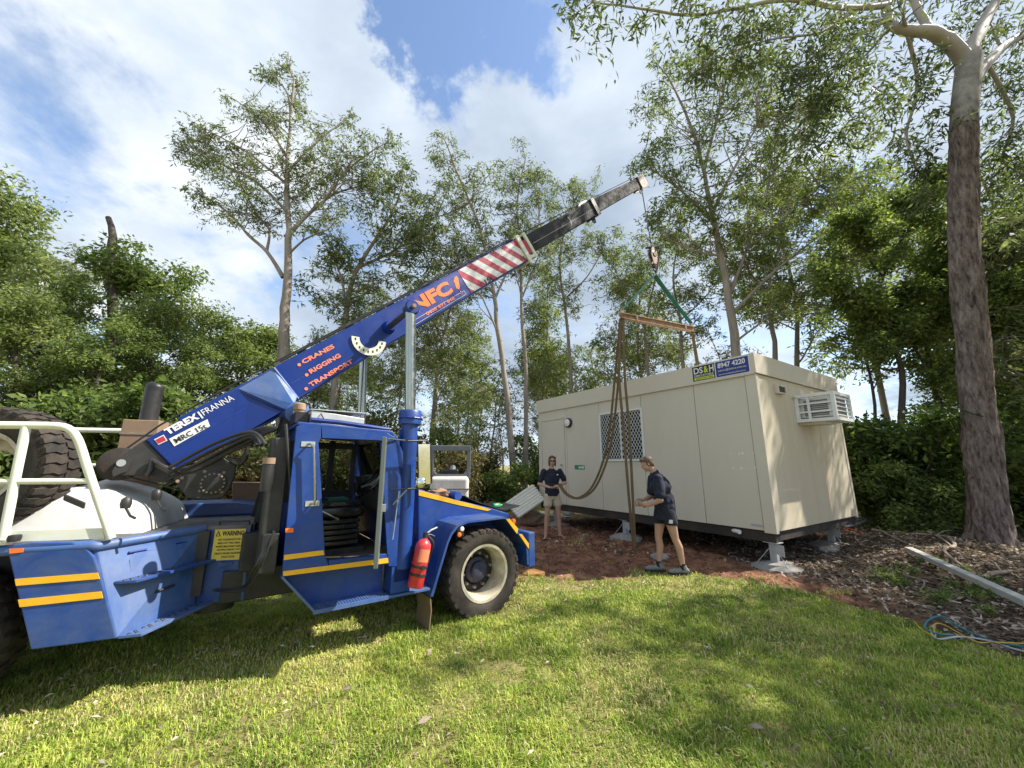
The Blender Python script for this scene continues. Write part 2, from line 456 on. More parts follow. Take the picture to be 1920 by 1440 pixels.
def ground_z(x, y):
    x = np.asarray(x, float); y = np.asarray(y, float)
    s = soil_mask(x, y)
    near = np.clip((16 - np.hypot(x, y)) / 6, 0, 1)
    z = .02 * (vnoise(x, y, .7, 1) - .5) + .012 * (vnoise(x, y, .23, 2) - .5)
    z += s * (.07 * (vnoise(x, y, .45, 3) - .5) + .075 * (vnoise(x, y, .19, 4) - .5) + .05 * (vnoise(x, y, .09, 5) - .5))
    # hump of soil and roots round the big tree and litter bank on the right
    z += .25 * np.exp(-((x - 8.3) ** 2 + (y - 8.2) ** 2) / 1.6) + .12 * np.exp(-((x - 6.9) ** 2 / 1.2 + (y - 7.2) ** 2 / .35))
    z -= .10 * np.exp(-((x - 7.3) ** 2 + (y - 7.9) ** 2) / .25)
    # wheel rut under the front wheel
    return z * near
gx = np.concatenate([np.linspace(-400, -16, 12)[:-1], np.arange(-16, -7, .5), np.arange(-7, 13, .075), np.arange(13, 24, .6), np.linspace(24, 400, 12)])
gy = np.concatenate([np.linspace(-300, -2, 8)[:-1], np.arange(-2, 1.4, .4), np.arange(1.4, 13, .075), np.arange(13, 30, .6), np.linspace(30, 500, 12)])
XX, YY = np.meshgrid(gx, gy)
ZZ = ground_z(XX, YY)
nx, ny = len(gx), len(gy)
idx = np.arange(nx * ny).reshape(ny, nx)
loops = np.stack([idx[:-1, :-1], idx[:-1, 1:], idx[1:, 1:], idx[1:, :-1]], -1).reshape(-1)
m, t, b = newmat('ground_soil')
a = t.nodes.new('ShaderNodeAttribute'); a.attribute_name = 'soil'
a2 = t.nodes.new('ShaderNodeAttribute'); a2.attribute_name = 'litter'
soilc = tramp(t, tnoise(t, 3.2, 10, .72), [(.28, (.055, .028, .018)), (.46, (.17, .078, .046)), (.60, (.33, .165, .10)), (.78, (.48, .29, .19))])
thatch = tramp(t, tnoise(t, 7, 10, .78), [(.30, (.07, .062, .025)), (.50, (.24, .215, .08)), (.72, (.38, .31, .15))])
litc = tramp(t, tnoise(t, 14, 8, .75), [(.3, (.035, .025, .018)), (.52, (.15, .11, .08)), (.75, (.34, .27, .21))])
c1 = tmix(t, a.outputs['Fac'], thatch, soilc)
c2 = tmix(t, a2.outputs['Fac'], c1, litc)
t.links.new(c2, b.inputs['Base Color']); b.inputs['Roughness'].default_value = .95; b.inputs['Specular IOR Level'].default_value = .15
tbump(t, b, tnoise(t, 38, 9, .75), .9, .02)
M['ground'] = m
g = arr_mesh('ground', np.stack([XX.ravel(), YY.ravel(), ZZ.ravel()], -1), 4, loops, m,
             {'soil': soil_mask(XX.ravel(), YY.ravel()), 'litter': litter_mask(XX.ravel(), YY.ravel())}, smooth=True)
tag(g, 'lawn soil and red-brown bare earth under the whole scene', kind='structure')
def gz(x, y): return float(ground_z(np.array([x]), np.array([y]))[0])

# ------------------------------------------------------------------ site cabin
CAZ = rad(-33.25)
CF = Frame(CAZ, Vector((4.106, 6.279, 0)))
CL, CW, ZB, ZF, ZT = 6.08, 3.59, .57, 3.11, 3.46
def L3(s, r, z): return (s, -r, z)
cabin = empty('site_cabin', CF.o, math.pi / 2 - CAZ, 'long beige demountable cabin resting on low piers under the slings', 'cabin')
T = .05
MB().box(T + .004, CL - T - .004, -CW + T + .004, -T - .004, ZB + .01, ZT - .05).build('wall_core', M['beige_trim'], cabin)
def cpx(u, v): return CF.sz(u, v, 0.0)
j1, j2, j3, j4 = cpx(1062, 800)[0], cpx(1124, 790)[0], cpx(1202, 770)[0], cpx(1309, 820)[0]
edges = [.17, j4, j3, j2, j1, CL - .02]
wp_mb = []
for k in range(5):
    MB().box(edges[k] + .005, edges[k + 1] - .005, -T, 0, ZB, ZF - .003).build('wall_panel', M['beige'], cabin, bevel=.004)
n_e = 3
for k in range(n_e):
    r0 = .06 + (CW - .12) * k / n_e; r1 = .06 + (CW - .12) * (k + 1) / n_e
    MB().box(0, T, -r1 + .003, -r0 - .003, ZB, ZF - .003).build('wall_panel', M['beige_end'], cabin, bevel=.004)
MB().box(CL - T, CL - .002, -CW + .03, -.03, ZB, ZF - .003).build('wall_panel', M['beige'], cabin)
MB().box(.02, CL - .02, -CW, -CW + T, ZB, ZF - .003).build('wall_panel', M['beige'], cabin)
for (rr, sg) in ((0, 1), (CW, -1)):
    cp = MB()
    y0 = -rr + sg * .012
    cp.extr([(-.012, y0, ZB - .03), (.165, y0, ZB - .03), (.165, y0 - sg * .03, ZB - .03), (.02, y0 - sg * .03, ZB - .03), (.02, y0 - sg * .09, ZB - .03), (-.012, y0 - sg * .09, ZB - .03)], (0, 0, ZF - ZB + .028))
    cp.build('corner_trim', M['beige_trim'], cabin, bevel=.003)
# fascia boards and roof
ov = .033
fas = [MB().box(-ov, CL + ov, 0, ov, ZF, ZT), MB().box(-ov - .002, -.002, -CW - ov, ov + .002, ZF + .002, ZT + .002),
       MB().box(CL + .002, CL + ov + .002, -CW - ov, ov + .002, ZF + .002, ZT + .002), MB().box(-ov, CL + ov, -CW - ov, -CW, ZF, ZT)]
fo = [q.build('fascia', M['beige_trim'], cabin, bevel=.004) for q in fas]
MB().box(-.002, CL + .002, ov * .5, ov + .008, ZF - .014, ZF - .001).build('drip_edge', M['beige_trim'], cabin)
rf = MB()
rf.box(-.001, CL + .001, -CW + .001, -.001, ZT - .06, ZT - .03)
for k in range(30):
    x = .1 + k * (CL - .2) / 29
    rf.box(x - .02, x + .02, -CW + .02, -.02, ZT - .03, ZT - .012)
rf.build('roof', M['beige_trim'], cabin)
# door
(d0, zt0), (d1, _) = cpx(1057, 784), cpx(1016, 789)
dz = zt0
MB().box(d0 + .02, d1 - .02, .001, .016, ZB + .04, dz - .02).build('door', M['beige'], cabin, bevel=.004)
door = bpy.data.objects['door']
dfm = MB()
dfm.box(d0 - .03, d0 + .014, .001, .028, ZB + .02, dz + .03); dfm.box(d1 - .014, d1 + .03, .001, .028, ZB + .02, dz + .03); dfm.box(d0 + .015, d1 - .015, .001, .0275, dz - .014, dz + .03)
dfm.build('door_frame', M['beige_trim'], door, bevel=.003)
MB().cyl((d0 + .1, .016, ZB + 1.02), (d0 + .1, .07, ZB + 1.02), .025, 12).build('door_handle', M['galv'], door)
# window with diamond security mesh
(wa, wzt), (wb, _), (_, wzb) = cpx(1204, 764), cpx(1124, 776), cpx(1209, 864)
win = MB().box(wa + .03, wb - .03, .001, .006, wzb + .03, wzt - .03).build('window', M['darkglass'], cabin)
wf = MB()
for (a0, a1, b0, b1) in ((wa, wb, wzt - .04, wzt), (wa, wb, wzb, wzb + .04), (wa, wa + .04, wzb + .041, wzt - .041), (wb - .04, wb, wzb + .041, wzt - .041)):
    wf.box(a0, a1, .001, .034, b0, b1)
wf.build('window_frame', M['whitepaint'], win, bevel=.003)
MB().box((wa + wb) / 2 - .02, (wa + wb) / 2 + .02, .006, .014, wzb + .04, wzt - .04).build('window_mullion', M['whitepaint'], win)
gm = MB()
x0, x1, z0, z1 = wa + .03, wb - .03, wzb + .03, wzt - .03
st = .078
for sg in (1, -1):
    for k in range(-40, 60):
        pts = []
        c0 = x0 + k * st
        # line x = c0 + sg*(z-z0)*.62
        sl_ = sg * .62
        lo, hi = z0, z1
        za = (x0 - c0) / sl_ + z0; zb_ = (x1 - c0) / sl_ + z0
        lo = max(lo, min(za, zb_)); hi = min(hi, max(za, zb_))
        if hi - lo < .02: continue
        p = (c0 + sl_ * (lo - z0), .024 + sg * .002, lo); q = (c0 + sl_ * (hi - z0), .024 + sg * .002, hi)
        gm.flat([p, q], .0085, (0, 1, 0), .004)
gm.build('security_mesh', M['whitepaint'], win)
# round bulkhead light
ls, lz = cpx(1067, 793)
bl = MB().lathe((ls, .0, lz), (0, 1, 0), [(.13, .001), (.13, .05), (.115, .065)], 24).build('bulkhead_light', M['black'], cabin, smooth=True)
MB().lathe((ls, .0, lz), (0, 1, 0), [(.10, .06), (.098, .085), (.06, .10), (.0, .105)], 20).build('diffuser', M['whitepaint'], bl, smooth=True)
# green notice
(ga, gzt), (gb, gzb) = cpx(1096, 872), cpx(1078, 880)
gs = MB().box(ga, gb, .001, .006, gzb, gzt).build('green_notice', M['green_sign'], cabin)
MB().box(ga + .03, ga + .07, .006, .009, gzb + .015, gzt - .015).build('pictogram', M['whitepaint'], gs)
for k in range(5):
    MB().box(ga + .09 + k * .026, ga + .108 + k * .026, .006, .009, gzb + .025, gzt - .035).build('lettering', M['whitepaint'], gs)
# hire sign on the fascia
(sa, szt) = CF.sz(1402, 667, -ov); (sb, szb) = CF.sz(1300, 713, -ov); (sm, _) = CF.sz(1341, 690, -ov)
szt = ZT - .03; szb = ZF + .04
yv = ov + .001
sgn = MB().box(sa, sm - .01, yv, yv + .006, szb, szt).build('phone_sign', M['navyprint'], cabin)
sg2 = MB().box(sm + .01, sb, yv, yv + .006, szb, szt).build('hire_sign', M['blackprint'], cabin)
MB().box(sa - .012, sb + .012, yv - .001, yv + .003, szb - .012, szt + .012).build('sign_backing', M['whitepaint'], cabin)
Xd, Yd = (-1, 0, 0), (0, 0, 1)
hh = szt - szb; yy = yv + .006
def ct(par, body, s0, s1, za, zb2, mt, bold=.0):
    text_on('lettering', body, (s0, yy, za), Xd, Yd, abs(s0 - s1), zb2 - za, mt, par, bold, .003)
ct(sgn, '8947 4220', sm - .05, sa + .05, szb + hh * .56, szt - hh * .10, M['whitepaint'], .03)
ct(sgn, 'admin@dshnt.com.au', sm - .05, sa + .04, szb + hh * .30, szb + hh * .47, M['silverprint'], .008)
ct(sgn, 'www.demountablesalesandhire.com.au', sm - .05, sa + .06, szb + hh * .09, szb + hh * .20, M['silverprint'], .004)
wS = (sb - .02) - (sm + .03)
ct(sg2, 'DS', sb - .03, sb - .03 - wS * .46, szb + hh * .48, szt - hh * .08, M['whitepaint'], .025)
ct(sg2, '&', sb - .03 - wS * .50, sb - .03 - wS * .72, szb + hh * .48, szt - hh * .08, M['limeprint'], .02)
ct(sg2, 'H', sb - .03 - wS * .77, sb - .03 - wS * .99, szb + hh * .48, szt - hh * .08, M['whitepaint'], .025)
ct(sg2, 'DEMOUNTABLE', sb - .03, sm + .035, szb + hh * .27, szb + hh * .42, M['whitepaint'], .012)
MB().box(sm + .03, sb - .03, yy, yy + .002, szb + hh * .05, szb + hh * .23).build('strip', M['limeprint'], sg2)
text_on('lettering', 'SALES AND HIRE', (sb - .06, yy + .002, szb + hh * .08), Xd, Yd, wS - .06, hh * .12, M['blackprint'], sg2, .01, .002)
# small vent and caged air conditioner on the end wall
def epx(u, v):
    d = ray(u, v); p0 = Vector((0, 0, CAMH)); tt = ((CF.o - p0).dot(CF.F)) / d.dot(CF.F); p = p0 + d * tt
    return (p - CF.o).dot(CF.R), p.z
(va, vt), (vb, vb2) = epx(1450, 721), epx(1466, 741)
ve = MB().box(-.07, 0, -vb, -va, vb2, vt).build('vent', M['beige_trim'], cabin, bevel=.008)
for k in range(5):
    z = vb2 + .03 + k * (vt - vb2 - .06) / 5
    MB().box(-.076, -.07, -vb + .03, -va - .03, z, z + .016).build('louvre', M['black'], ve)
(ra, azt) = epx(1488, 743); (_, azb) = epx(1488, 789)
AW, AD = .74, .58
azt, azb = azt - .02, azb + .0
ac = MB().box(-AD + .03, .0, -ra - AW + .05, -ra - .05, azb + .05, azt - .05).build('air_conditioner', M['alu'], cabin, bevel=.01)
cg = MB(); bw = .028
for x in (-AD, -.03):
    for y in (-ra, -ra - AW):
        cg.box(x - bw, x + bw, y - bw, y + bw, azb + bw, azt - bw)
for z in (azb, azt):
    for y in (-ra, -ra - AW): cg.box(-AD - bw, .0, y - bw - .001, y + bw + .001, z - bw, z + bw)
    for x in (-AD, -.03): cg.box(x - bw - .001, x + bw + .001, -ra - AW + bw, -ra - bw, z - bw, z + bw)
cg.box(-AD * .36 - .02, -AD * .36 + .02, -ra - .02, -ra + .02, azb + bw, azt - bw)
cgo = cg.build('cage_frame', M['whitepaint'], ac, bevel=.003)
for k in range(1, 3):
    z = azb + k * (azt - azb) / 3
    MB().box(-AD + bw, -.002, -ra - .012, -ra + .016, z - .015, z + .015).build('cage_bar', M['whitepaint'], ac)
for k in range(1, 6):
    z = azb + k * (azt - azb) / 6
    MB().box(-AD - .012, -AD + .012, -ra - AW + bw, -ra - bw, z - .008, z + .008).build('cage_bar', M['whitepaint'], ac)
MB().box(-.40, .0, -ra - .5, -ra - .1, azb - .07, azb - .03).build('bracket', M['beige_trim'], ac)
gr = MB()
for k in range(9):
    z = azb + .08 + k * (azt - azb - .16) / 9
    gr.box(-AD + .022, -AD + .029, -ra - AW + .1, -ra - .1, z, z + .022)
    gr.box(-AD + .1, -.12, -ra - .05, -ra - .043, z, z + .022)
gr.build('grille', M['digger_grey'], ac)
hd = MB().box(-.05, .0, -ra + .02, -ra + .1, azt - .02, azt + .0).build('flashing', M['beige_trim'], ac)
# chassis below the floor
ch = MB()
for r in (.10, CW - .10): ch.box(.04, CL - .04, -r - .06, -r + .06, ZB - .17, ZB - .011)
for k in range(8):
    s = .07 + k * (CL - .14) / 7
    ch.box(s - .035, s + .035, -CW + .161, -.161, ZB - .15, ZB - .011)
ch.build('chassis', M['underframe'], cabin)
MB().box(.02, CL - .02, -CW + .02, -.02, ZB - .010, ZB - .002).build('floor_edge', M['underframe'], cabin)
pipe = MB().tube([L3(.55, -.02, .5), L3(.75, .1, .50), L3(1.6, .15, .53)], .035, 10).build('waste_pipe', M['whitepaint'], cabin, smooth=True)
MB().box(.18, .36, .0005, .004, ZB + .05, ZB + .085).build('maker_plate', M['galv'], cabin)
# small blemishes: filler dabs in two rows on the end panel
for k, (u, v) in enumerate(((1370, 851), (1386, 851), (1392, 850), (1412, 850), (1374, 878), (1390, 878), (1399, 878), (1416, 877))):
    s, z = cpx(u, v)
    MB().lathe((s, 0, z), (0, 1, 0), [(.012 + .005 * (k % 3), .0005), (.008, .003)], 8).build('filler_dab', M['whitepaint'], cabin)

# piers under the cabin: concrete pad, steel post, gusset
def pier(s, r, label, h=ZB - .17, pad=.34, big=False):
    p = CF.world(s, r, 0); z0 = gz(p.x, p.y)
    e_ = empty('support_pier', (p.x, p.y, 0), math.pi / 2 - CAZ, label, 'pier', 'piers under the cabin')
    prof = [(pad * 1.05, -.06 + z0), (pad, .02 + z0), (pad * .72, .055 + z0), (pad * .35, .085 + z0), (.02, .10 + z0)]
    f_ = MB().lathe((0, 0, 0), (0, 0, 1), prof, 18).build('concrete_pad', M['concrete'], e_, smooth=True)
    for v in f_.data.vertices:
        q = 1 + .14 * mnoise.noise(Vector((v.co.x * 5 + s * 3, v.co.y * 5, 1.0)))
        v.co.x *= q; v.co.y *= q
    MB().box(-.05, .05, -.045, .045, .05 + z0, h - .012).build('post', M['galv'], e_, bevel=.004)
    MB().box(-.11, .11, -.09, .09, h - .012, h - .002).build('head_plate', M['galv'], e_)
    MB().extr([(-.17, .06, h - .03), (-.05, .06, h - .03), (-.05, .06, h - .16), (-.17, .06, h - .2)], (0, .012, 0)).build('gusset', M['galv'], e_)
    for sg in (1, -1):
        MB().tube([(sg * .05, .05, h - .1), (sg * .22, .12, .05 + z0)], .006, 6).build('tie_rod', M['galv'], e_)
    return e_
pier(.12, .12, 'nearest grey steel pier under the front corner of the cabin')
pier(.25, CW - .75, 'steel pier under the air-conditioner end, behind the corner pier', pad=.40)
pier(3.1, .14, 'steel pier under the middle of the long wall, behind the walking man')
pier(5.5, .14, 'steel pier under the door end of the cabin')
pier(3.1, CW - .3, 'steel pier deep under the middle of the cabin')
pier(5.6, CW - .3, 'steel pier deep under the door end of the cabin')
def lump(name, p, rx, ry, rz_, material, label, cat, seed, group=None, sub=3, rough=.35):
    bm = bmesh.new(); bmesh.ops.create_icosphere(bm, subdivisions=sub, radius=1)
    for v in bm.verts:
        q = 1 + rough * mnoise.noise(v.co * 1.6 + Vector((seed, 0, 0))) + rough * .5 * mnoise.noise(v.co * 4.1 + Vector((0, seed, 0)))
        v.co = Vector((v.co.x * rx * q, v.co.y * ry * q, v.co.z * rz_ * q))
    me = bpy.data.meshes.new(name); bm.to_mesh(me); bm.free(); me.materials.append(material)
    me.polygons.foreach_set('use_smooth', [True] * len(me.polygons))
    o = bpy.data.objects.new(name, me); o.location = p; col.objects.link(o)
    return tag(o, label, cat, group)
for (u, v, rx, lab) in ((1470, 1068, .17, 'pale lump of spilled concrete beside the nearest pier'), (1555, 1038, .17, 'pale concrete lump behind the corner pier'),
                        (1237, 1052, .15, 'broken concrete piece behind the walking man')):
    p = GP(u, v); p.z = gz(p.x, p.y) + .03
    lump('concrete_lump', p, rx, rx * .7, .07, M['concrete'], lab, 'concrete', rx * 31 + u)

# ------------------------------------------------------------------ lifting gear
SN, SFAR = Vector((2.27, 7.63, 4.80)), Vector((4.34, 8.59, 4.80))
SN = YP(1163, 592, 7.63); SFAR = YP(1300, 618, 8.59)
ax = (SFAR - SN).normalized(); side = ax.cross(Vector((0, 0, 1))).normalized(); upv = side.cross(ax)
sp = empty('spreader_beam', (SN + SFAR) / 2, 0, 'rusty cream steel spreader beam hanging below the hook', 'beam')
hl = (SFAR - SN).length / 2
def spl(a_, b_, c_): return ax * a_ + side * b_ + upv * c_
def sbox(x0, x1, y0, y1, z0, z1):
    return MB().hexa([spl(x0, y0, z0), spl(x1, y0, z0), spl(x1, y1, z0), spl(x0, y1, z0), spl(x0, y0, z1), spl(x1, y0, z1), spl(x1, y1, z1), spl(x0, y1, z1)])
sbox(-hl, hl, -.012, .012, -.045, .045).build('web', M['rust'], sp)
sbox(-hl, hl, -.05, .05, .046, .062).build('flange', M['rust'], sp)
sbox(-hl, hl, -.05, .05, -.062, -.046).build('flange', M['rust'], sp)
for x in (-hl * .62, hl * .72): sbox(x - .02, x + .02, -.056, .056, -.068, .068).build('stiffener', M['stick'], sp)
for x in (-hl + .05, hl - .05):
    sbox(x - .05, x + .05, -.014, .014, .063, .15).build('lug', M['rust'], sp)
    MB().tube([spl(x, 0, .11) + spl(.04 * math.cos(q), .0, .04 * math.sin(q)) for q in np.linspace(0, 6.28, 13)[:-1]], .012, 6, closed=True).build('shackle', M['black'], sp)
sbox(-.06, .06, -.03, .03, .063, .13).build('centre_lug', M['rust'], sp)
HK = YP(1224, 480, 8.12)
hb = empty('hook_block', HK, 0, 'faded orange and black crane hook block hanging from the boom tip', 'hook')
ring = [(.085, -.05), (.115, -.035), (.125, 0), (.115, .035), (.085, .05)]
hside = Vector((.55, -.83, 0))
def plate(offx):
    pts = [(-.05, -.22), (.05, -.22), (.11, .0), (.10, .14), (.05, .2), (-.05, .2), (-.10, .14), (-.11, .0)]
    fwd = Vector((.83, .55, 0))
    return MB().extr([fwd * a_ + Vector((0, 0, b_)) + hside * offx for a_, b_ in pts], hside * .02)
for ox in (-.05, .03): plate(ox).build('cheek_plate', M['hookpaint'], hb, bevel=.004)
MB().lathe((0, 0, .04), hside, ring, 20).build('sheave', M['black'], hb, smooth=True)
MB().lathe(hside * .052 + Vector((0, 0, .02)), hside, [(.045, 0), (.045, .012)], 12).build('sheave_pin', M['stick'], hb)
MB().lathe((0, 0, -.30), (0, 0, 1), [(.035, 0), (.045, .03), (.045, .09)], 12).build('swivel', M['black'], hb, smooth=True)
MB().box(-.15, .16, -.03, .03, .2, .216).build('top_plate', M['black'], hb)
hk = [Vector((0, 0, -.30))]
for q in np.linspace(1.9, -2.9, 14): hk.append(Vector((.83, .55, 0)) * (.065 * math.cos(q)) + Vector((0, 0, -.42 + .065 * math.sin(q))))
MB().tube(hk, [.018] + [.020] * 8 + [.018, .016, .014, .012, .01, .006], 8).build('hook', M['black'], hb, smooth=True)
HB = HK + Vector((0, 0, -.485))
def sag(a_, b_, drop, n=12):
    return [a_.lerp(b_, k / n) + Vector((0, 0, -drop * 4 * (k / n) * (1 - k / n))) for k in range(n + 1)]
for end, lab in ((-1, 'green webbing sling from hook to the near end of the spreader beam'), (1, 'green webbing sling from hook to the far end of the spreader beam')):
    e_ = (SN + SFAR) / 2 + spl(end * (hl - .05), 0, .15)
    mb = MB()
    for off in (-.03, .03):
        mb.flat(sag(HB + hside * off, e_ + hside * off * .5, .02), .05, (.83, .55, .0) if end < 0 else (.7, .7, 0), .008)
    tag(mb.build('webbing_sling', M['greensling']), lab, 'sling', 'green slings')
def catmull(pts, n=8):
    pts = [Vector(p) for p in pts]; out = []
    for i in range(len(pts) - 1):
        p0 = pts[max(i - 1, 0)]; p1 = pts[i]; p2 = pts[i + 1]; p3 = pts[min(i + 2, len(pts) - 1)]
        for k in range(n):
            t_ = k / n
            out.append(.5 * ((2 * p1) + (-p0 + p2) * t_ + (2 * p0 - 5 * p1 + 4 * p2 - p3) * t_ * t_ + (-p0 + 3 * p1 - 3 * p2 + p3) * t_ ** 3))
    out.append(pts[-1]); return out
# sling that hangs straight to the soil
E1 = (SN + SFAR) / 2 + spl(-hl + .05, 0, -.06)
gp = GP(1190, 1035); gp.z = gz(gp.x, gp.y) + .02
mb = MB()
for off in (-.05, .05):
    o_ = Vector((off, -off * .4, 0))
    p_ = [E1 + o_ * .4, YP(1166, 700, 7.6) + o_, YP(1174, 800, 7.6) + o_, YP(1182, 920, 7.6) + o_ * .7, gp + o_ * .15]
    mb.flat(catmull(p_), .05, (0, 1, 0), .012)
p_ = [gp, gp + Vector((.03, -.05, -.0)), gp + Vector((.10, -.2, 0))]
tag(mb.build('webbing_sling', M['brownsling']), 'brown webbing sling hanging straight from the spreader beam to the soil', 'sling', 'brown slings')
HANDS1 = YP(1049, 907, 8.95)
mb = MB()
for off in (-.03, .03):
    o_ = Vector((off, -off, 0))
    p_ = [E1 + o_ * .4 + Vector((-.02, .03, 0)), YP(1157, 700, 7.75) + o_, YP(1147, 800, 7.95) + o_, YP(1135, 862, 8.2) + o_, YP(1112, 915, 8.5) + o_, YP(1085, 934, 8.75) + o_ * .8, YP(1062, 926, 8.88) + o_ * .6, HANDS1 + o_ * .4]
    mb.flat(catmull(p_), .046, (.3, 1, 0), .012)
tag(mb.build('webbing_sling', M['brownsling']), 'brown webbing sling swung aside into the hands of the long-haired man', 'sling', 'brown slings')
E2 = (SN + SFAR) / 2 + spl(hl - .05, 0, -.06)
mb = MB()
mb.flat(sag(E2, CF.world(1.9, 1.6, ZT + .01), .02), .065, (0, 1, 0), .012)
tag(mb.build('webbing_sling', M['brownsling']), 'left of two brown slings from the beam far end to the cabin roof', 'sling', 'brown slings')
mb = MB(); mb.flat(sag(E2, CF.world(2.2, 2.2, ZT + .01), .0), .065, (0, 1, 0), .012)
tag(mb.build('webbing_sling', M['brownsling']), 'right slanting one of two brown slings onto the cabin roof', 'sling', 'brown slings')
# ------------------------------------------------------------------ articulated mobile crane
FAZ, RAZ = rad(54), rad(67)
WC = GP(905, 1160)
_t = Frame(FAZ, Vector((0, 0, 0)))
KF = Frame(FAZ, Vector((WC.x, WC.y, 0)) - _t.R * 1.0)          # front half: s from the front axle
_t = Frame(RAZ, Vector((0, 0, 0)))
KR = Frame(RAZ, Vector((-2.73, 2.946, 0)) - _t.R * 1.0)        # rear half: s from the front edge of its fender
crane = empty('mobile_crane', KF.o, math.pi / 2 - FAZ, 'blue articulated pick-and-carry mobile crane with raised boom and open cab door', 'crane')
INV = Matrix.Rotation(-(math.pi / 2 - FAZ), 4, 'Z') @ Matrix.Translation(-KF.o)
def fl(s, r, z): return Vector((s, -r, z))
def rl(s, r, z): return INV @ KR.world(s, r, z)
def fpx(u, v, r=1.0):
    s, z = KF.sz(u, v, r); return fl(s, r, z)
def rpx(u, v, r=1.0):
    s, z = KR.sz(u, v, r); return rl(s, r, z)
INW = Vector((0, 1, 0))                                        # towards the vehicle's left, in the front frame
RINW = (rl(0, 0, 0) - rl(0, 1, 0))
RF_ = (rl(1, 0, 0) - rl(0, 0, 0))
def fpoly(px, r=1.0): return [fpx(u, v, r) for u, v in px]
def rpoly(px, r=1.0): return [rpx(u, v, r) for u, v in px]
def fslab(name, px, r=1.0, th=.03, material='blue', par=None, bevel=.004, smooth=False):
    return MB().extr(fpoly(px, r), INW * th).build(name, M[material], par or crane, bevel=bevel, smooth=smooth)
def rslab(name, px, r=1.0, th=.03, material='blue', par=None, bevel=.004):
    return MB().extr(rpoly(px, r), RINW * th).build(name, M[material], par or crane, bevel=bevel)

# ---- wheels
M['hubblue'] = mat('dirty_blue_hub', (.012, .022, .08), .6, var=.3, scale=12, dirt=(.10, .07, .05), dirt_amt=.6, dscale=9)
def tyre(c, axis, R_, wd, rimR, name='tyre', par=None, lugs=30, dish=.10, hub=True, nm='wheel', solid=True):
    """wheel with treaded tyre, dished rim and hub; axis points outwards"""
    ax_ = Vector(axis).normalized(); c = Vector(c)
    wh = bpy.data.objects.new(nm, None); col.objects.link(wh); wh.parent = par
    h = wd / 2
    prof = [(rimR, -h * .78), (rimR + .03, -h * .92), (R_ * .80, -h), (R_ * .93, -h * .93), (R_ * .965, -h * .80), (R_ * .972, -h * .4), (R_ * .972, h * .4), (R_ * .965, h * .80), (R_ * .93, h * .93), (R_ * .80, h), (rimR + .03, h * .92), (rimR, h * .78)]
    ty = MB().lathe(c, ax_, prof, 48, closed=True)
    x = ax_.orthogonal().normalized(); y = ax_.cross(x)
    def P(a_, r_, h_): return c + (x * math.cos(a_) + y * math.sin(a_)) * r_ + ax_ * h_
    for k in range(lugs):
        a0 = 2 * math.pi * k / lugs; da = 2 * math.pi / lugs
        for sg in (1, -1):
            o_ = (0 if sg > 0 else da * .5)
            A = a0 + o_; r1 = R_
            zig = [(A, h * .99), (A + da * .12, h * .62), (A - da * .06, h * .34), (A + da * .10, .004)]
            wdt = da * .58
            for (p_, q_) in zip(zig[:-1], zig[1:]):
                rr0 = R_ * (.90 if p_[1] > h * .9 else .955); rt0 = R_ * (.965 if p_[1] > h * .9 else 1.0)
                vs = [P(p_[0], rr0, sg * p_[1]), P(p_[0] + wdt, rr0, sg * p_[1]), P(q_[0] + wdt, R_ * .955, sg * q_[1]), P(q_[0], R_ * .955, sg * q_[1]),
                      P(p_[0], rt0, sg * p_[1]), P(p_[0] + wdt, rt0, sg * p_[1]), P(q_[0] + wdt, r1, sg * q_[1]), P(q_[0], r1, sg * q_[1])]
                ty.hexa(vs)
    to = ty.build('tyre', M['rubber'], wh, smooth=True, angle=28)
    rim = MB().lathe(c, ax_, [(rimR + .006, h * .80), (rimR + .012, h * .86), (rimR - .012, h * .84), (rimR - .03, h * .60), (rimR - .045, h * .1), (rimR - .06, -h * .35), (rimR - .06, -h * .6), (rimR + .005, -h * .78)], 40).build('rim', M['rim'], wh, smooth=True) if False else None
    rb = MB().lathe(c, ax_, [(rimR + .008, h * .74), (rimR + .014, h * .90), (rimR - .014, h * .88), (rimR - .034, h * .62), (rimR - .05, h * .05), (rimR - .055, -h * .75), (rimR - .04, -h * .75), (rimR - .02, h * .5)], 40, closed=True)
    rb.build('rim', M['rim'], wh, smooth=True)
    if hub:
        MB().lathe(c, ax_, [(rimR - .052, -h * .62), (rimR - .052, -h * .56), (rimR * .55, -h * .50), (rimR * .5, -h * .60)], 32, closed=True).build('wheel_disc', M['black'], wh, smooth=True)
        hb_ = MB().lathe(c, ax_, [(rimR * .50, -h * .65), (rimR * .48, -h * .30), (rimR * .36, -h * .18), (rimR * .34, h * .12), (rimR * .30, h * .18), (rimR * .14, h * .20)], 24).build('hub', M['hubblue'], wh, smooth=True)
        for k in range(10):
            a_ = 2 * math.pi * k / 10
            MB().lathe(P(a_, rimR * .62, -h * .52), ax_, [(.016, 0), (.016, .05)], 6).build('wheel_nut', M['stick'], wh)
    else:
        MB().lathe(c, ax_, [(rimR - .05, -.02), (rimR - .05, .0), (rimR * .55, .02), (rimR * .5, -.0)], 32, closed=True).build('wheel_disc', M['rim'], wh, smooth=True)
    return wh
fw = fpx(912, 1086, 1.0)
R1 = .465
tyre((fw.x, -.84, R1 - .03), (0, -1, 0), R1, .30, .285, par=crane)
tyre((fw.x, .84, R1 - .03), (0, 1, 0), R1, .30, .285, par=crane)
ROUT = -RINW
rwc = rl(-1.07, .76, R1 - .02)
tyre(rwc, ROUT, R1, .32, .285, par=crane)
tyre(rl(-1.07, -.76, R1 - .02), RINW, R1, .32, .285, par=crane)

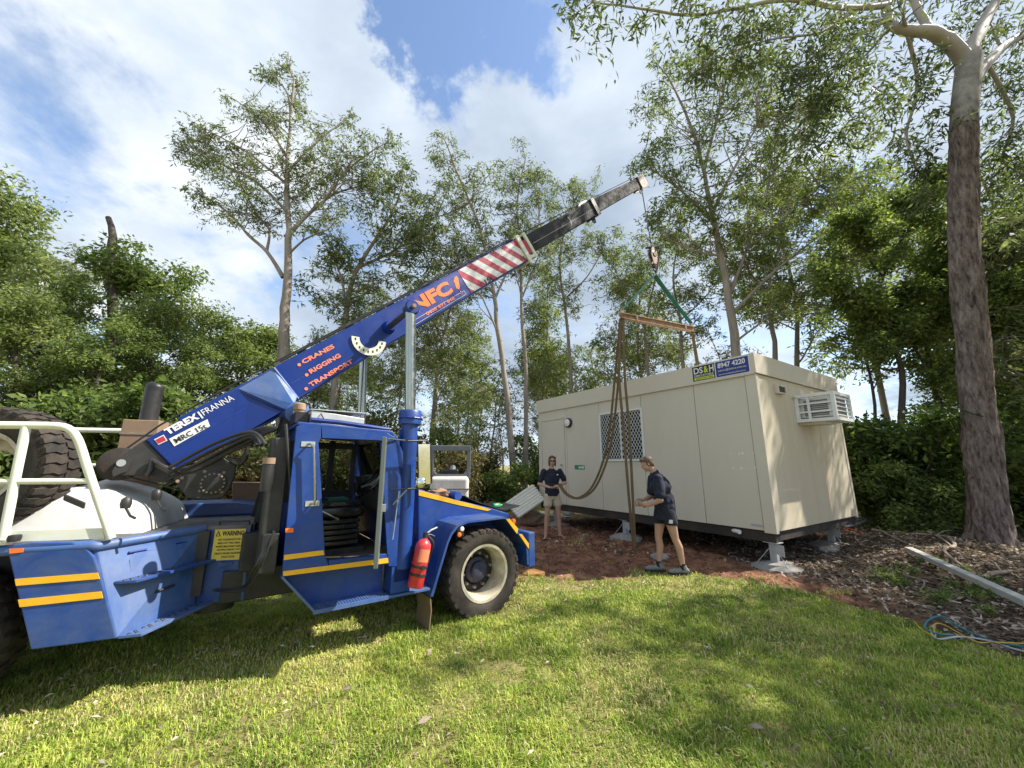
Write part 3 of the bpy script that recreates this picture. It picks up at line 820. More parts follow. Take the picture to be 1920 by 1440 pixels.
# ---- front frame and under-gear
cf = MB().box(-2.3, 1.05, -.42, .42, .42, .68).build('chassis_rail', M['black'], crane, bevel=.01)
MB().cyl((fw.x, -.7, R1 - .03), (fw.x, .7, R1 - .03), .10, 14).build('front_axle', M['black'], crane)
MB().cyl(rl(-1.07, -.65, R1), rl(-1.07, .65, R1), .11, 14).build('rear_axle', M['black'], crane)
MB().lathe((-2.33, -.02, .30), (0, 0, 1), [(.16, 0), (.16, .10), (.22, .11), (.22, .28), (.16, .29), (.16, .62), (.22, .63), (.22, .72)], 20).build('articulation_joint', M['black'], crane, smooth=True)
MB().tube([rl(.1, .30, .62), fl(-1.9, .30, .58)], .03, 10).build('steering_ram', M['black'], crane, smooth=True)

# ---- cab: side with door opening, header, pillars
z_step = fpx(587, 1148).z
P = lambda u, v: (u, v)
cab_side = fslab('cab_side', [P(556, 800), P(566, 795.5), P(602, 798.5), P(602, 822), P(597, 830), P(598.5, 850), P(605, 960), P(610, 1045), P(614, 1052), P(616, 1062), P(529, 1079), P(532, 1040), P(545, 900)], 1.0, .05, 'blue')
fslab('door_header', [P(602.3, 798.5), P(725, 811), P(740, 819), P(745, 826), P(727, 829), P(710, 826), P(604, 821.5)], 1.0, .05, 'blue', cab_side)
fslab('sill', [P(616.3, 1051), P(725, 1038.5), P(728, 1058), P(616.3, 1069.5)], 1.0, .05, 'blue', cab_side)
fslab('front_pillar', [P(745.3, 826.3), P(761, 858), P(761, 1062), P(729, 1062), P(726, 1038), P(713, 829)], .985, .035, 'blue', cab_side)
def strip(px, r=1.0, par=None, rear=False, material='yellow', name='reflective_stripe'):
    pts = rpoly(px, r) if rear else fpoly(px, r)
    off = (ROUT if rear else -INW) * .004
    return MB().extr([p + off * .6 for p in pts], off).build(name, M[material], par or crane)
strip([P(532.5, 1040.5), P(606, 1031.5), P(608, 1040), P(532, 1050)], 1.0, cab_side)
strip([P(531, 1071), P(727, 1046), P(728, 1055), P(530.5, 1080)], 1.0, cab_side)
strip([P(535, 990.5), P(550, 989.5), P(550, 998), P(535, 998.8)], 1.0, cab_side, material='orange', name='marker_light')
# lower recessed panel and step
A1, A2, A3, A4 = fpx(527, 1084), fpx(587, 1148), fpx(728, 1130), fpx(728, 1060)
rec = .17
MB().extr([A1 + INW * rec, A2 + INW * rec + Vector((0, 0, .01)), A3 + INW * rec, A4 + INW * rec], INW * .03).build('lower_panel', M['blue'], crane)
MB().hexa([A1, A2, A2 + INW * (rec + .02), A1 + INW * (rec + .02), A1 + Vector((.012, 0, .012)), A2 + Vector((.012, 0, .012)), A2 + INW * (rec + .02) + Vector((.012, 0, .012)), A1 + INW * (rec + .02) + Vector((.012, 0, .012))]).build('rear_flange', M['blue_worn'], crane)
B0, B1, B2 = fpx(588, 1147), fpx(728, 1130), fpx(806, 1119.5)
zs = z_step
gst = MB()
s0_, s1_, s2_ = B0.x, B1.x, B2.x
gst.box(s0_, s1_, -1.0, -.985, zs - .02, zs + .012); gst.box(s0_, s1_, -.845, -.835, zs - .02, zs + .012)
for k in range(5):
    y = -.985 + (k + 1) * .14 / 5
    gst.box(s0_ + .004, s1_ - .002, y - .003, y + .003, zs - .008, zs + .008)
nk = 26
for k in range(nk + 1):
    x = s0_ + (s1_ - s0_) * k / nk
    gst.box(x - .003, x + .003, -.985, -.845, zs - .006, zs + .010)
gst.build('step_grating', M['blue_worn'], crane)
MB().box(s1_ + .002, s2_, -1.0, -.72, zs - .015, zs + .006).build('step_plate', M['blue_worn'], crane, bevel=.003)
# cab shell: rear wall, roof, far side, windscreen, floor
cs0 = fpx(556, 800).x + .01; cs1 = fpx(745, 826).x; zroof = fpx(566, 795).z; zroof2 = fpx(725, 811).z; zfl = fpx(616, 1051).z - .02
LF = .55                                                     # far side of the cab (left of centreline)
zwl = zfl + .48
rw = MB(); rx = cs0 + .06
rw.box(rx - .03, rx, -.955, LF, zfl, zwl)
rw.box(rx - .03, rx, -.955, -.80, zwl, zroof - .02); rw.box(rx - .03, rx, LF - .12, LF, zwl, zroof - .02); rw.box(rx - .03, rx, -.80, LF - .12, zroof - .12, zroof - .02)
rw.build('cab_rear_wall', M['blue_deep'], crane)
MB().box(rx - .02, rx - .012, -.80, LF - .12, zwl, zroof - .12).build('rear_window', M['glass'], crane)
MB().extr([(cs0 - .005, -1.0, zroof - .012), (cs1 - .06, -1.0, zroof2 - .016), (cs1, -1.0, zroof2 - .07), (cs1 + .01, -1.0, zroof2 - .05), (cs1 - .055, -1.0, zroof2 + .02), (cs0 - .005, -1.0, zroof + .02)], (0, 1.0 + LF, 0)).build('cab_roof', M['blue'], crane, bevel=.008)
MB().tube([(cs0 + .1, -.97, zroof + .045), (cs0 + .35, -.97, zroof + .035), (cs1 - .1, -.97, zroof2 + .035)], .022, 8).build('roof_gutter', M['blue_deep'], crane, smooth=True)
fs = MB()
fs.box(rx, cs1, LF - .03, LF, zfl, zfl + .52); fs.box(rx, rx + .09, LF - .03, LF, zfl + .52, zroof - .03)
fs.box(rx + .50, rx + .57, LF - .03, LF, zfl + .52, zroof - .05); fs.box(cs1 - .06, cs1, LF - .03, LF, zfl + .52, zroof2 - .05); fs.box(rx + .09, cs1 - .06, LF - .03, LF, zroof2 - .12, zroof2 - .04)
fs.build('cab_far_side', M['interior'], crane)
MB().box(rx + .09, cs1 - .06, LF - .018, LF - .012, zfl + .52, zroof2 - .12).build('far_window', M['glass'], crane)
wsx0, wsz0 = cs1 + .02, zroof2 - .06; wsx1, wsz1 = fpx(761, 858).x + .02, zfl + .62
ws = MB()
for y0, y1 in ((-.985, -.93), (LF - .05, LF)):
    ws.hexa([(wsx0 - .04, y0, wsz0), (wsx0, y0, wsz0), (wsx0, y1, wsz0), (wsx0 - .04, y1, wsz0), (wsx1 - .04, y0, wsz1), (wsx1, y0, wsz1), (wsx1, y1, wsz1), (wsx1 - .04, y1, wsz1)])
ws.box(wsx1 - .04, wsx1, -.985, LF, zfl, wsz1)
ws.build('windscreen_frame', M['blue'], crane)
MB().extr([(wsx0 - .02, -.93, wsz0), (wsx1 - .02, -.93, wsz1), (wsx1 - .014, -.93, wsz1), (wsx0 - .014, -.93, wsz0)], (0, LF + .88, 0)).build('windscreen', M['glass'], crane)
MB().box(rx, wsx1 - .05, -.945, LF - .04, zfl - .03, zfl).build('cab_floor', M['floor'], crane)
# interior: seat, steering wheel, dashboard, levers
sx0 = rx + .06
seat = MB().box(sx0 + .12, sx0 + .60, -.70, -.24, zfl + .32, zfl + .44).build('seat_cushion', M['vinyl'], crane, bevel=.05, seg=4, smooth=True)
MB().extr([(sx0 + .02, -.70, zfl + .42), (sx0 + .14, -.70, zfl + .42), (sx0 + .08, -.70, zfl + .98), (sx0 - .02, -.70, zfl + .98)], (0, .46, 0)).build('seat_back', M['vinyl'], seat, bevel=.03, seg=3, smooth=True)
sb_ = MB()
for k in range(5): sb_.box(sx0 + .15 + .006 * (k % 2), sx0 + .56 - .006 * (k % 2), -.68, -.26, zfl + .07 + k * .05, zfl + .115 + k * .05)
sb_.build('seat_bellows', M['vinyl'], seat, bevel=.012, seg=2)
MB().box(sx0 + .1, sx0 + .6, -.70, -.24, zfl + .001, zfl + .05).build('seat_base', M['black'], seat)
MB().cyl((sx0 + .16, -.72, zfl + .42), (sx0 + .34, -.74, zfl + .32), .012, 8).build('seat_lever', M['chrome'], seat)
swc = Vector((sx0 + .72, -.46, zfl + .66)); swn = Vector((-.72, 0, .70)).normalized(); swx = Vector((0, 1, 0)); swy = swn.cross(swx)
sw = MB().tube([swc + (swx * math.cos(q) + swy * math.sin(q)) * .215 for q in np.linspace(0, 2 * math.pi, 29)[:-1]], .015, 8, closed=True)
so_ = sw.build('steering_wheel', M['vinyl'], crane, smooth=True)
spk = MB()
for q in (.5, 2.64, -1.57): spk.tube([swc - swn * .03, swc + (swx * math.cos(q) + swy * math.sin(q)) * .21], .011, 6)
spk.lathe(swc - swn * .045, swn, [(.05, 0), (.05, .03), (.03, .04)], 14); spk.build('spokes', M['alu'], so_, smooth=True)
MB().cyl(swc - swn * .04, (sx0 + .98, -.46, zfl + .02), .035, 12).build('steering_column', M['black'], crane)
dash = MB().extr([(sx0 + .80, -.88, zfl + .35), (sx0 + .74, -.88, zfl + .58), (sx0 + .86, -.88, zfl + .72), (wsx1 - .05, -.88, zfl + .66), (wsx1 - .05, -.88, zfl + .3)], (0, .80 + LF, 0)).build('dashboard', M['interior'], crane, bevel=.015)
for k, (y, z) in enumerate(((-.62, .62), (-.52, .65), (-.40, .65), (-.30, .62))):
    MB().lathe((sx0 + .785, y, zfl + z), (-.75, 0, .62), [(.04, 0), (.04, .012), (.03, .014)], 14).build('gauge', M['chrome'], dash)
for k in range(4):
    MB().tube([(sx0 + .74, -.15 + k * .07, zfl + .5), (sx0 + .66, -.15 + k * .07, zfl + .7)], .009, 6).build('control_lever', M['black'], crane)
MB().hexa([(sx0 + .80, .02, zfl + .70), (sx0 + .98, .0, zfl + .695), (sx0 + 1.0, .20, zfl + .695), (sx0 + .82, .22, zfl + .70), (sx0 + .80, .02, zfl + .705), (sx0 + .98, .0, zfl + .70), (sx0 + 1.0, .20, zfl + .70), (sx0 + .82, .22, zfl + .705)]).build('paper_sheet', M['paper'], dash)
MB().box(sx0 + .35, sx0 + .75, .05, .40, zfl + .30, zfl + .42).build('side_console', M['interior'], crane, bevel=.01)
MB().box(sx0 + .40, sx0 + .62, .10, .34, zfl + .421, zfl + .45).build('folder', M['tealbook'], crane)
MB().box(sx0 + .1, sx0 + .30, .22, .45, zfl + .42, zfl + .60).build('document_tray', M['paper'], crane, bevel=.01)
MB().box(wsx0 - .03, wsx0 + .01, -.30, -.14, wsz0 - .14, wsz0 - .08).build('interior_mirror', M['black'], crane, bevel=.01)
# grab handle
h0, h1 = fpx(580, 832, 1.06), fpx(588, 945, 1.06)
hd_ = MB().tube([Vector((h0.x, -1.0, h0.z)), Vector((h0.x + .01, -1.06, h0.z)), h0 + Vector((.04, 0, -.03)), h1 + Vector((.01, 0, .03)), Vector((h1.x, -1.06, h1.z)), Vector((h1.x - .01, -1.0, h1.z))], .011, 8).build('grab_handle', M['chrome'], crane, smooth=True)
for hp in (h0, h1): MB().box(hp.x - .055, hp.x + .055, -1.006, -1.0005, hp.z - .022, hp.z + .022).build('handle_base', M['galv'], hd_)
# open door, swung out and seen on its edge
hx, hz0, hz1 = fpx(718, 830).x + .02, fpx(726, 1039).z, fpx(712, 826).z
hw_ = fl(hx, 1.005, 0); camL = INV @ Vector((0, 0, CAMH)); dd = Vector((camL.x - hw_.x, camL.y - hw_.y, 0)).normalized()
dd = (Matrix.Rotation(rad(-1.2), 4, 'Z') @ dd)
nn = Vector((-dd.y, dd.x, 0))
def dbox(a0, a1, b0, b1, z0, z1):
    q = [hw_ + dd * a_ + nn * b_ for a_, b_ in ((a0, b0), (a1, b0), (a1, b1), (a0, b1))]
    return [Vector((p.x, p.y, z0)) for p in q] + [Vector((p.x, p.y, z1)) for p in q]
dz1, dz0 = hz1 + .01, hz0 - .01
cd = MB()
for (a0, a1, z0, z1) in ((.0, .05, dz0, dz1), (.40, .45, dz0, dz1), (.051, .399, dz1 - .05, dz1), (.051, .399, dz0, dz0 + .05), (.051, .399, dz0 + .40, dz0 + .44)): cd.hexa(dbox(a0, a1, -.018, .018, z0, z1))
cdo = cd.build('cab_door', M['doorgrey'], crane, bevel=.005)
MB().hexa(dbox(.051, .399, -.010, .010, dz0 + .05, dz0 + .40)).build('door_skin', M['blue'], cdo)
MB().hexa(dbox(.051, .399, -.003, .003, dz0 + .44, dz1 - .05)).build('door_glass', M['glass'], cdo)
MB().hexa(dbox(.36, .395, .0105, .05, dz0 + .44, dz0 + .50)).build('door_latch', M['galv'], cdo)
# stay bars and mirror
mp0, mp1 = fpx(728, 823, 1.02), fpx(760, 826, 1.10)
MB().tube([mp0, mp1], .011, 8).build('mirror_arm', M['chrome'], crane, smooth=True)
mlo0, mlo1 = fpx(733, 918, 1.02), fpx(764, 917, 1.10)
MB().tube([mlo0, mlo1], .007, 6).build('mirror_arm', M['black'], crane)
MB().tube([fpx(737, 946, 1.02), mlo1], .008, 6).build('mirror_arm', M['galv'], crane)
MB().tube([fpx(736, 1012, 1.02), fpx(748, 922, 1.05)], .006, 6).build('mirror_arm', M['galv'], crane)
mA, mB = fpx(764, 826, 1.12), fpx(808, 832, 1.12)
MT, MBt = [fpx(764, 827, 1.12), fpx(800, 826, 1.12), fpx(808, 836, 1.12), fpx(809, 905, 1.12), fpx(800, 914, 1.12), fpx(764, 917, 1.12)], None
mf = MB().tube(MT, .010, 8).build('mirror_bracket', M['black'], crane, smooth=True)
MB().tube([fpx(783, 828, 1.12), fpx(785, 913, 1.12)], .007, 6).build('bracket_rod', M['black'], mf)
q = [fpx(784, 833, 1.12), fpx(803, 833, 1.12), fpx(804, 907, 1.12), fpx(785, 909, 1.12)]
tilt = Vector((0, .04, 0))
q = [q[0] + tilt * 0, q[1] - tilt, q[2] - tilt, q[3]]
nq = (q[1] - q[0]).cross(q[3] - q[0]).normalized() * .012
if nq.y < 0: nq = -nq
MB().extr([p + nq for p in q], nq).build('mirror_back', M['black'], mf)
MB().extr([p for p in q], nq * .5).build('mirror_glass', M['mirrorglass'], mf)
cvc = fpx(791, 905, 1.15)
MB().lathe(cvc + Vector((0, .03, 0)), (-.3, -1, 0), [(.05, 0), (.052, .012), (.046, .02), (.03, .028), (.0, .032)], 18).build('convex_mirror', M['mirrorglass'], mf, smooth=True)

# ---- lift cylinders
rc = .93
cb = fpx(769.6, 770, rc); cbz = cb.z
ctop = fpx(769.6, 586, rc)
for sg in (1, -1):
    y = -rc * sg
    bx = cb.x
    b_ = MB().lathe((bx, y, .62), (0, 0, 1), [(.085, 0), (.085, cbz - .62 - .15), (.115, cbz - .62 - .145), (.118, cbz - .62 - .02), (.105, cbz - .62), (.058, cbz - .62 + .002)], 24).build('lift_cylinder', M['blue'], crane, smooth=True)
    MB().cyl((bx, y, cbz - .1), (ctop.x, y, ctop.z + .02), .056, 20).build('ram_rod', M['chrome'], b_, smooth=True)
    MB().tube([(bx + .12 * math.cos(a_), y + .12 * math.sin(a_), cbz - .085) for a_ in np.linspace(0, 6.28, 13)[:-1]], .01, 6, closed=True).build('gland_ring', M['blue_deep'], b_)
    MB().box(bx - .10, bx + .10, y - .05, y + .05, .50, .66).build('cylinder_foot', M['blue_deep'], b_, bevel=.01)
    MB().tube([(bx - .10, y - .02, .75), (bx - .11, y - .02, 1.3), (bx - .105, y - .02, cbz - .2)], .012, 6).build('hydraulic_line', M['blue_deep'], b_)
# battery box beside the cylinder
MB().box(fpx(735, 1080).x, fpx(771, 1080).x, -.98, -.76, zs + .012, fpx(740, 1062).z).build('tool_box', M['blue'], crane, bevel=.006)
MB().box(fpx(745, 1060).x, fpx(755, 1060).x, -.93, -.90, fpx(740, 1062).z, fpx(740, 1045).z).build('latch', M['galv'], crane)

# ---- bonnet, front fender, bumper
HR = .55
hpx = [P(784, 917), P(850, 936), P(922, 953), P(955, 963), P(952, 1010), P(784, 1090)]
hp_ = [KF.sz(u, v, HR) for u, v in hpx]
MB().extr([fl(s, HR, z) for s, z in hp_], (0, HR * 2, 0)).build('bonnet', M['blue'], crane, bevel=.012)
bon = bpy.data.objects['bonnet']
st1 = [KF.sz(u, v, HR) for u, v in (P(785, 919), P(921, 955), P(914, 958), P(860, 947), P(785, 929))]
MB().extr([fl(s, HR + .0025, z) for s, z in st1], (0, -.003, 0)).build('reflective_stripe', M['yellow'], bon)
fen = [KF.sz(u, v, 1.0) for u, v in (P(807, 1119), P(838, 1017), P(845, 1000), P(857, 985), P(876, 977.5), P(947, 969.5), P(953, 972), P(971, 994), P(990, 1021), P(992, 1058))]
fe = MB()
tk = .018
c_s = fw.x; c_z = .3
n_ = len(fen)
outer = [fl(s, 1.0, z) for s, z in fen]
inner = [fl(s + (c_s - s) * .045, 1.0, z - (.018 if abs(s - c_s) < .45 else .004)) for s, z in fen]
fe.add([p for p in outer] + [p + INW * .46 for p in outer] + [p for p in inner] + [p + INW * .46 for p in inner],
       [(i, i + 1, n_ + i + 1, n_ + i) for i in range(n_ - 1)] + [(2 * n_ + i + 1, 2 * n_ + i, 3 * n_ + i, 3 * n_ + i + 1) for i in range(n_ - 1)] +
       [(i + 1, i, 2 * n_ + i, 2 * n_ + i + 1) for i in range(n_ - 1)] + [(n_ + i, n_ + i + 1, 3 * n_ + i + 1, 3 * n_ + i) for i in range(n_ - 1)] +
       [(0, n_, 3 * n_, 2 * n_), (n_ - 1, 2 * n_ - 1 + 2 * n_ - n_ + 0, 4 * n_ - 1, 2 * n_ - 1)] if False else
       [(i, i + 1, n_ + i + 1, n_ + i) for i in range(n_ - 1)] + [(2 * n_ + i + 1, 2 * n_ + i, 3 * n_ + i, 3 * n_ + i + 1) for i in range(n_ - 1)] +
       [(i + 1, i, 2 * n_ + i, 2 * n_ + i + 1) for i in range(n_ - 1)] + [(n_ + i, n_ + i + 1, 3 * n_ + i + 1, 3 * n_ + i) for i in range(n_ - 1)] +
       [(0, n_, 3 * n_, 2 * n_), (n_ - 1, 3 * n_ - 1, 4 * n_ - 1, 2 * n_ - 1)])
feo = fe.build('front_fender', M['blue_dusty'], crane, smooth=True, angle=25)
# far side fender
MB().add([Vector((p.x, .54, p.z)) for p in outer] + [Vector((p.x, 1.0, p.z)) for p in outer], [(i, i + 1, n_ + i + 1, n_ + i) for i in range(n_ - 1)]).build('front_fender', M['blue'], crane)
MB().box(c_s - .46, c_s + .50, -.535, .53, .50, hp_[3][1] - .02).build('wheel_well', M['black'], crane)
strip([P(949, 974), P(955, 972.5), P(971, 991), P(969, 1001)], 1.0, feo)
strip([P(973, 1002), P(978, 1001), P(991, 1019), P(991, 1029)], 1.0, feo)
bp = fpx(992, 1030).x
bum = MB().box(bp + .003, bp + .10, -.99, .99, fpx(992, 1065).z, fpx(985, 1000).z).build('front_bumper', M['blue_dusty'], crane, bevel=.012)
for y in (-.86, .86):
    MB().lathe((bp + .10, y, fpx(992, 1030).z), (1, 0, 0), [(.06, 0), (.055, .015), (.0, .025)], 14).build('headlight', M['whitepaint'], bum, smooth=True)
lc = fpx(868, 990, 1.0)
lp = MB().box(lc.x - .06, lc.x + .03, -.985, -.92, lc.z - .10, lc.z + .02).build('lamp_cluster', M['black'], crane, bevel=.02)
MB().lathe((lc.x - .005, -.987, lc.z - .01), (0, -1, 0), [(.026, 0), (.022, .012), (0, .016)], 12).build('lamp', M['whitepaint'], lp, smooth=True)
MB().lathe((lc.x - .035, -.987, lc.z - .065), (0, -1, 0), [(.026, 0), (.022, .012), (0, .016)], 12).build('lamp', M['orange'], lp, smooth=True)
lc2 = fpx(966, 978, 1.0)
MB().lathe((lc2.x, -.97, lc2.z), (.4, -1, 0), [(.03, -.02), (.03, .01), (0, .02)], 12).build('lamp', M['orange'], feo, smooth=True)
fa, fb = fpx(807, 1121), fpx(806, 1172)
fl_ = MB()
pth = [Vector((fa.x, 0, fa.z - .005)), Vector((fa.x + .015, 0, (fa.z + fb.z) / 2)), Vector((fa.x + .0, 0, .02)), Vector((fa.x - .05, 0, .01))]
fl_.add([p + Vector((0, -.99, 0)) for p in pth] + [p + Vector((0, -.66, 0)) for p in pth] + [p + Vector((.012, -.99, 0)) for p in pth] + [p + Vector((.012, -.66, 0)) for p in pth],
        [(i, i + 1, 5 + i, 4 + i) for i in range(3)] + [(8 + i, 12 + i, 13 + i, 9 + i) for i in range(3)] + [(i, 8 + i, 9 + i, i + 1) for i in range(3)] + [(4 + i, 5 + i, 13 + i, 12 + i) for i in range(3)])
fl_.build('mud_flap', M['tan'], crane)

# ---- gear behind the cab
x_ = cs0 - .02
MB().box(x_ - .15, x_ - .01, -.92, -.66, zfl - .05, zroof - .12).build('hydraulic_tank', M['black'], crane, bevel=.012)
MB().lathe((x_ - .16, -.99, fpx(500, 893).z), (0, 0, 1), [(.040, -.12), (.046, -.05), (.046, .06), (.042, .10)], 18).build('oil_filter', M['black'], crane, smooth=True)
MB().lathe((x_ - .16, -.99, fpx(500, 893).z + .12), (0, 0, 1), [(.047, -.02), (.047, .03)], 18).build('filter_cap', M['board'], crane, smooth=True)
MB().box(x_ - .14, x_ - .02, -.98, -.90, zfl - .02, zfl + .28).build('valve_box', M['black'], crane, bevel=.008)
for k in range(4):
    MB().tube(catmull([(x_ - .18 - .03 * k, -.75 + .1 * k, zroof - .18), (x_ - .30, -.6 + .08 * k, zroof - .06 - .02 * k), (x_ - .55, -.42 + .06 * k, zroof - .16 - .05 * k), (x_ - .85, -.3 + .04 * k, zroof - .38 - .05 * k)]), .015, 8).build('hydraulic_hose', M['black'], crane, smooth=True)
for k in range(3):
    MB().tube(catmull([(x_ - .06, -.97 + .03 * k, zfl + .3), (x_ - .12 - .02 * k, -.98, zfl + .05), (x_ - .2, -.8 + .06 * k, zfl - .16), (x_ - .4, -.5, zfl - .2)]), .011, 8).build('hydraulic_hose', M['black'], crane, smooth=True)
MB().box(-2.2, x_ - .02, -.62, .62, .70, 1.0).build('boom_pedestal', M['black'], crane, bevel=.01)
MB().tube([fpx(536, 795, .97), fpx(548, 960, .97), fpx(549, 975, .97)], .012, 8).build('grab_rail', M['black'], crane)

# roof box and beacons
ra_, rb_ = fpx(582, 777, .8), fpx(680, 797, .8)
ab = MB().hexa([(ra_.x, -.85, zroof + .03), (rb_.x, -.85, zroof2 + .035), (rb_.x, -.30, zroof2 + .035), (ra_.x, -.30, zroof + .03),
                (ra_.x, -.85, zroof + .15), (rb_.x, -.85, zroof2 + .14), (rb_.x, -.30, zroof2 + .14), (ra_.x, -.30, zroof + .15)]).build('roof_air_conditioner', M['alu'], crane, bevel=.006)
MB().box(ra_.x - .01, rb_.x + .01, -.86, -.29, zroof + .152, zroof + .160).build('lid', M['alu'], ab)
MB().tube([(ra_.x + .1, -.856, zroof + .05), (ra_.x + .1, -.90, zroof + .07), (ra_.x + .08, -.856, zroof + .12)], .006, 6).build('catch', M['black'], ab)
MB().box(ra_.x - .12, ra_.x - .015, -.80, -.40, zroof + .03, zroof + .13).build('fan_housing', M['black'], ab)
MB().lathe((ra_.x - .06, -.50, zroof + .13), (0, 0, 1), [(.045, 0), (.045, .05), (.055, .055), (.055, .11), (.045, .12)], 16).build('air_cleaner', M['board'], crane, smooth=True)

# ---- boom in its own (t along, w across) axes
BR = .17
ta, tz = KF.sz(299, 852, BR); ha, hz = KF.sz(1213, 334, .10)
e_b = Vector((ha - ta, 0, hz - tz)).normalized(); n_b = Vector((-e_b.z, 0, e_b.x)); o_b = Vector((ta, 0, tz))
BLEN = math.hypot(ha - ta, hz - tz)
def bl3(t_, w_, r_): return o_b + e_b * t_ + n_b * w_ + Vector((0, -r_, 0))
def bpx(u, v, r_):
    s, z = KF.sz(u, v, r_); d = Vector((s, 0, z)) - o_b
    return d.dot(e_b), d.dot(n_b)
def bsec(name, t0, t1, w0a, w1a, w0b, w1b, r_, material, par, bevel=.012):
    return MB().hexa([bl3(t0, w0a, r_), bl3(t1, w0b, r_), bl3(t1, w0b, -r_), bl3(t0, w0a, -r_), bl3(t0, w1a, r_), bl3(t1, w1b, r_), bl3(t1, w1b, -r_), bl3(t0, w1a, -r_)]).build(name, M[material], par, bevel=bevel)
def avg(pts, r_):
    q_ = [bpx(u, v, r_) for u, v in pts]; return q_
qa, qb = bpx(511, 689, BR), bpx(559, 747, BR); qc, qd = bpx(973, 444.5, BR), bpx(992, 487.5, BR)
boom = bsec('boom', min(qa[0], qb[0]) - .9, (qc[0] + qd[0]) / 2, qb[1], qa[1], qd[1], qc[1], BR, 'blue_deep', crane)
g1a, g1b, g1c, g1d = bpx(994, 435, .135), bpx(1006, 469, .135), bpx(1109, 375.5, .135), bpx(1124.6, 399, .135)
bsec('inner_boom', qc[0] - .3, (g1c[0] + g1d[0]) / 2, g1b[1], g1a[1], g1d[1], g1c[1], .135, 'steelgrey', boom, .008)
g2a, g2b, g2c, g2d = bpx(1119, 367.7, .10), bpx(1126, 395, .10), bpx(1200, 331, .10), bpx(1200, 353, .10)
bsec('fly_boom', g1c[0] - .3, (g2c[0] + g2d[0]) / 2 + .05, g2b[1], g2a[1], g2d[1], g2c[1], .10, 'steelgrey', boom, .006)
thd = (g2c[0] + g2d[0]) / 2
for sg in (1, -1):
    MB().extr([bl3(thd - .05, g2d[1] - .03, sg * .105), bl3(thd + .22, g2d[1] - .07, sg * .105), bl3(thd + .30, g2d[1] + .05, sg * .105), bl3(thd + .27, g2c[1] + .03, sg * .105), bl3(thd - .05, g2c[1] + .03, sg * .105)], Vector((0, -sg * .022, 0))).build('head_plate', M['hookpaint'], boom, bevel=.004)
MB().lathe(bl3(thd + .16, 0, -.07), (0, -1, 0), [(.10, 0), (.12, .02), (.12, .12), (.10, .14)], 18).build('head_sheave', M['black'], boom, smooth=True)
MB().hexa([bl3(thd - .06, g2d[1] - .02, .112), bl3(thd + .02, g2d[1] - .02, .112), bl3(thd + .02, g2d[1] - .02, -.112), bl3(thd - .06, g2d[1] - .02, -.112), bl3(thd - .06, g2c[1] + .025, .112), bl3(thd + .02, g2c[1] + .025, .112), bl3(thd + .02, g2c[1] + .025, -.112), bl3(thd - .06, g2c[1] + .025, -.112)]).build('head_collar', M['black'], boom)
def collar(t0, t1, w0, w1, r_, ext, material, name='collar'):
    q_ = MB(); x = ext
    for (a0, a1, b0, b1) in ((w1, w1 + x, -r_ - x, r_ + x), (w0 - x, w0, -r_ - x, r_ + x), (w0, w1, r_, r_ + x), (w0, w1, -r_ - x, -r_)):
        q_.hexa([bl3(t0, a0, b1), bl3(t1, a0, b1), bl3(t1, a0, b0), bl3(t0, a0, b0), bl3(t0, a1, b1), bl3(t1, a1, b1), bl3(t1, a1, b0), bl3(t0, a1, b0)])
    return q_.build(name, M[material], boom, bevel=.006)
tcl = (qc[0] + qd[0]) / 2
collar(tcl - .07, tcl + .01, qd[1] - .004, qc[1] + .004, BR + .002, .035, 'cream')
collar(tcl + .13, tcl + .19, qd[1] + .01, qc[1] - .005, BR - .01, .035, 'cream')
q_ = MB()
for sg in (1, -1):
    q_.hexa([bl3(tcl + .01, qd[1], sg * (BR + .003)), bl3(tcl + .13, qd[1], sg * (BR + .003)), bl3(tcl + .13, qd[1], sg * (BR + .02)), bl3(tcl + .01, qd[1], sg * (BR + .02)),
             bl3(tcl + .01, qd[1] + .05, sg * (BR + .003)), bl3(tcl + .13, qd[1] + .05, sg * (BR + .003)), bl3(tcl + .13, qd[1] + .05, sg * (BR + .02)), bl3(tcl + .01, qd[1] + .05, sg * (BR + .02))])
q_.build('collar_bracket', M['cream'], boom)
MB().extr([bl3(tcl + .02, qd[1] + .08, BR + .004), bl3(tcl + .12, qd[1] + .08, BR + .004), bl3(tcl + .12, qc[1] - .08, BR + .004), bl3(tcl + .02, qc[1] - .08, BR + .004)], (0, -.004, 0)).build('red_reflector', M['redprint'], boom)
tc2 = (g1c[0] + g1d[0]) / 2
collar(tc2 - .10, tc2 + .03, g1d[1] - .004, g1c[1] + .004, .137, .03, 'black')
MB().hexa([bl3(tc2 - .45, g1c[1] + .004, .06), bl3(tc2 - .05, g1c[1] + .004, .06), bl3(tc2 - .05, g1c[1] + .004, -.06), bl3(tc2 - .45, g1c[1] + .004, -.06), bl3(tc2 - .35, g1c[1] + .07, .05), bl3(tc2 - .05, g1c[1] + .07, .05), bl3(tc2 - .05, g1c[1] + .07, -.05), bl3(tc2 - .35, g1c[1] + .07, -.05)]).build('rope_guide', M['black'], boom)
for tt_, ww in ((tc2 - .2, g1d[1]), (thd - .12, g2d[1])):
    MB().extr([bl3(tt_ - .08, ww + .002, .09), bl3(tt_ + .08, ww + .002, .09), bl3(tt_ + .03, ww - .13, .09), bl3(tt_ - .05, ww - .13, .09)], (0, .015, 0)).build('lug', M['steelgrey'], boom)
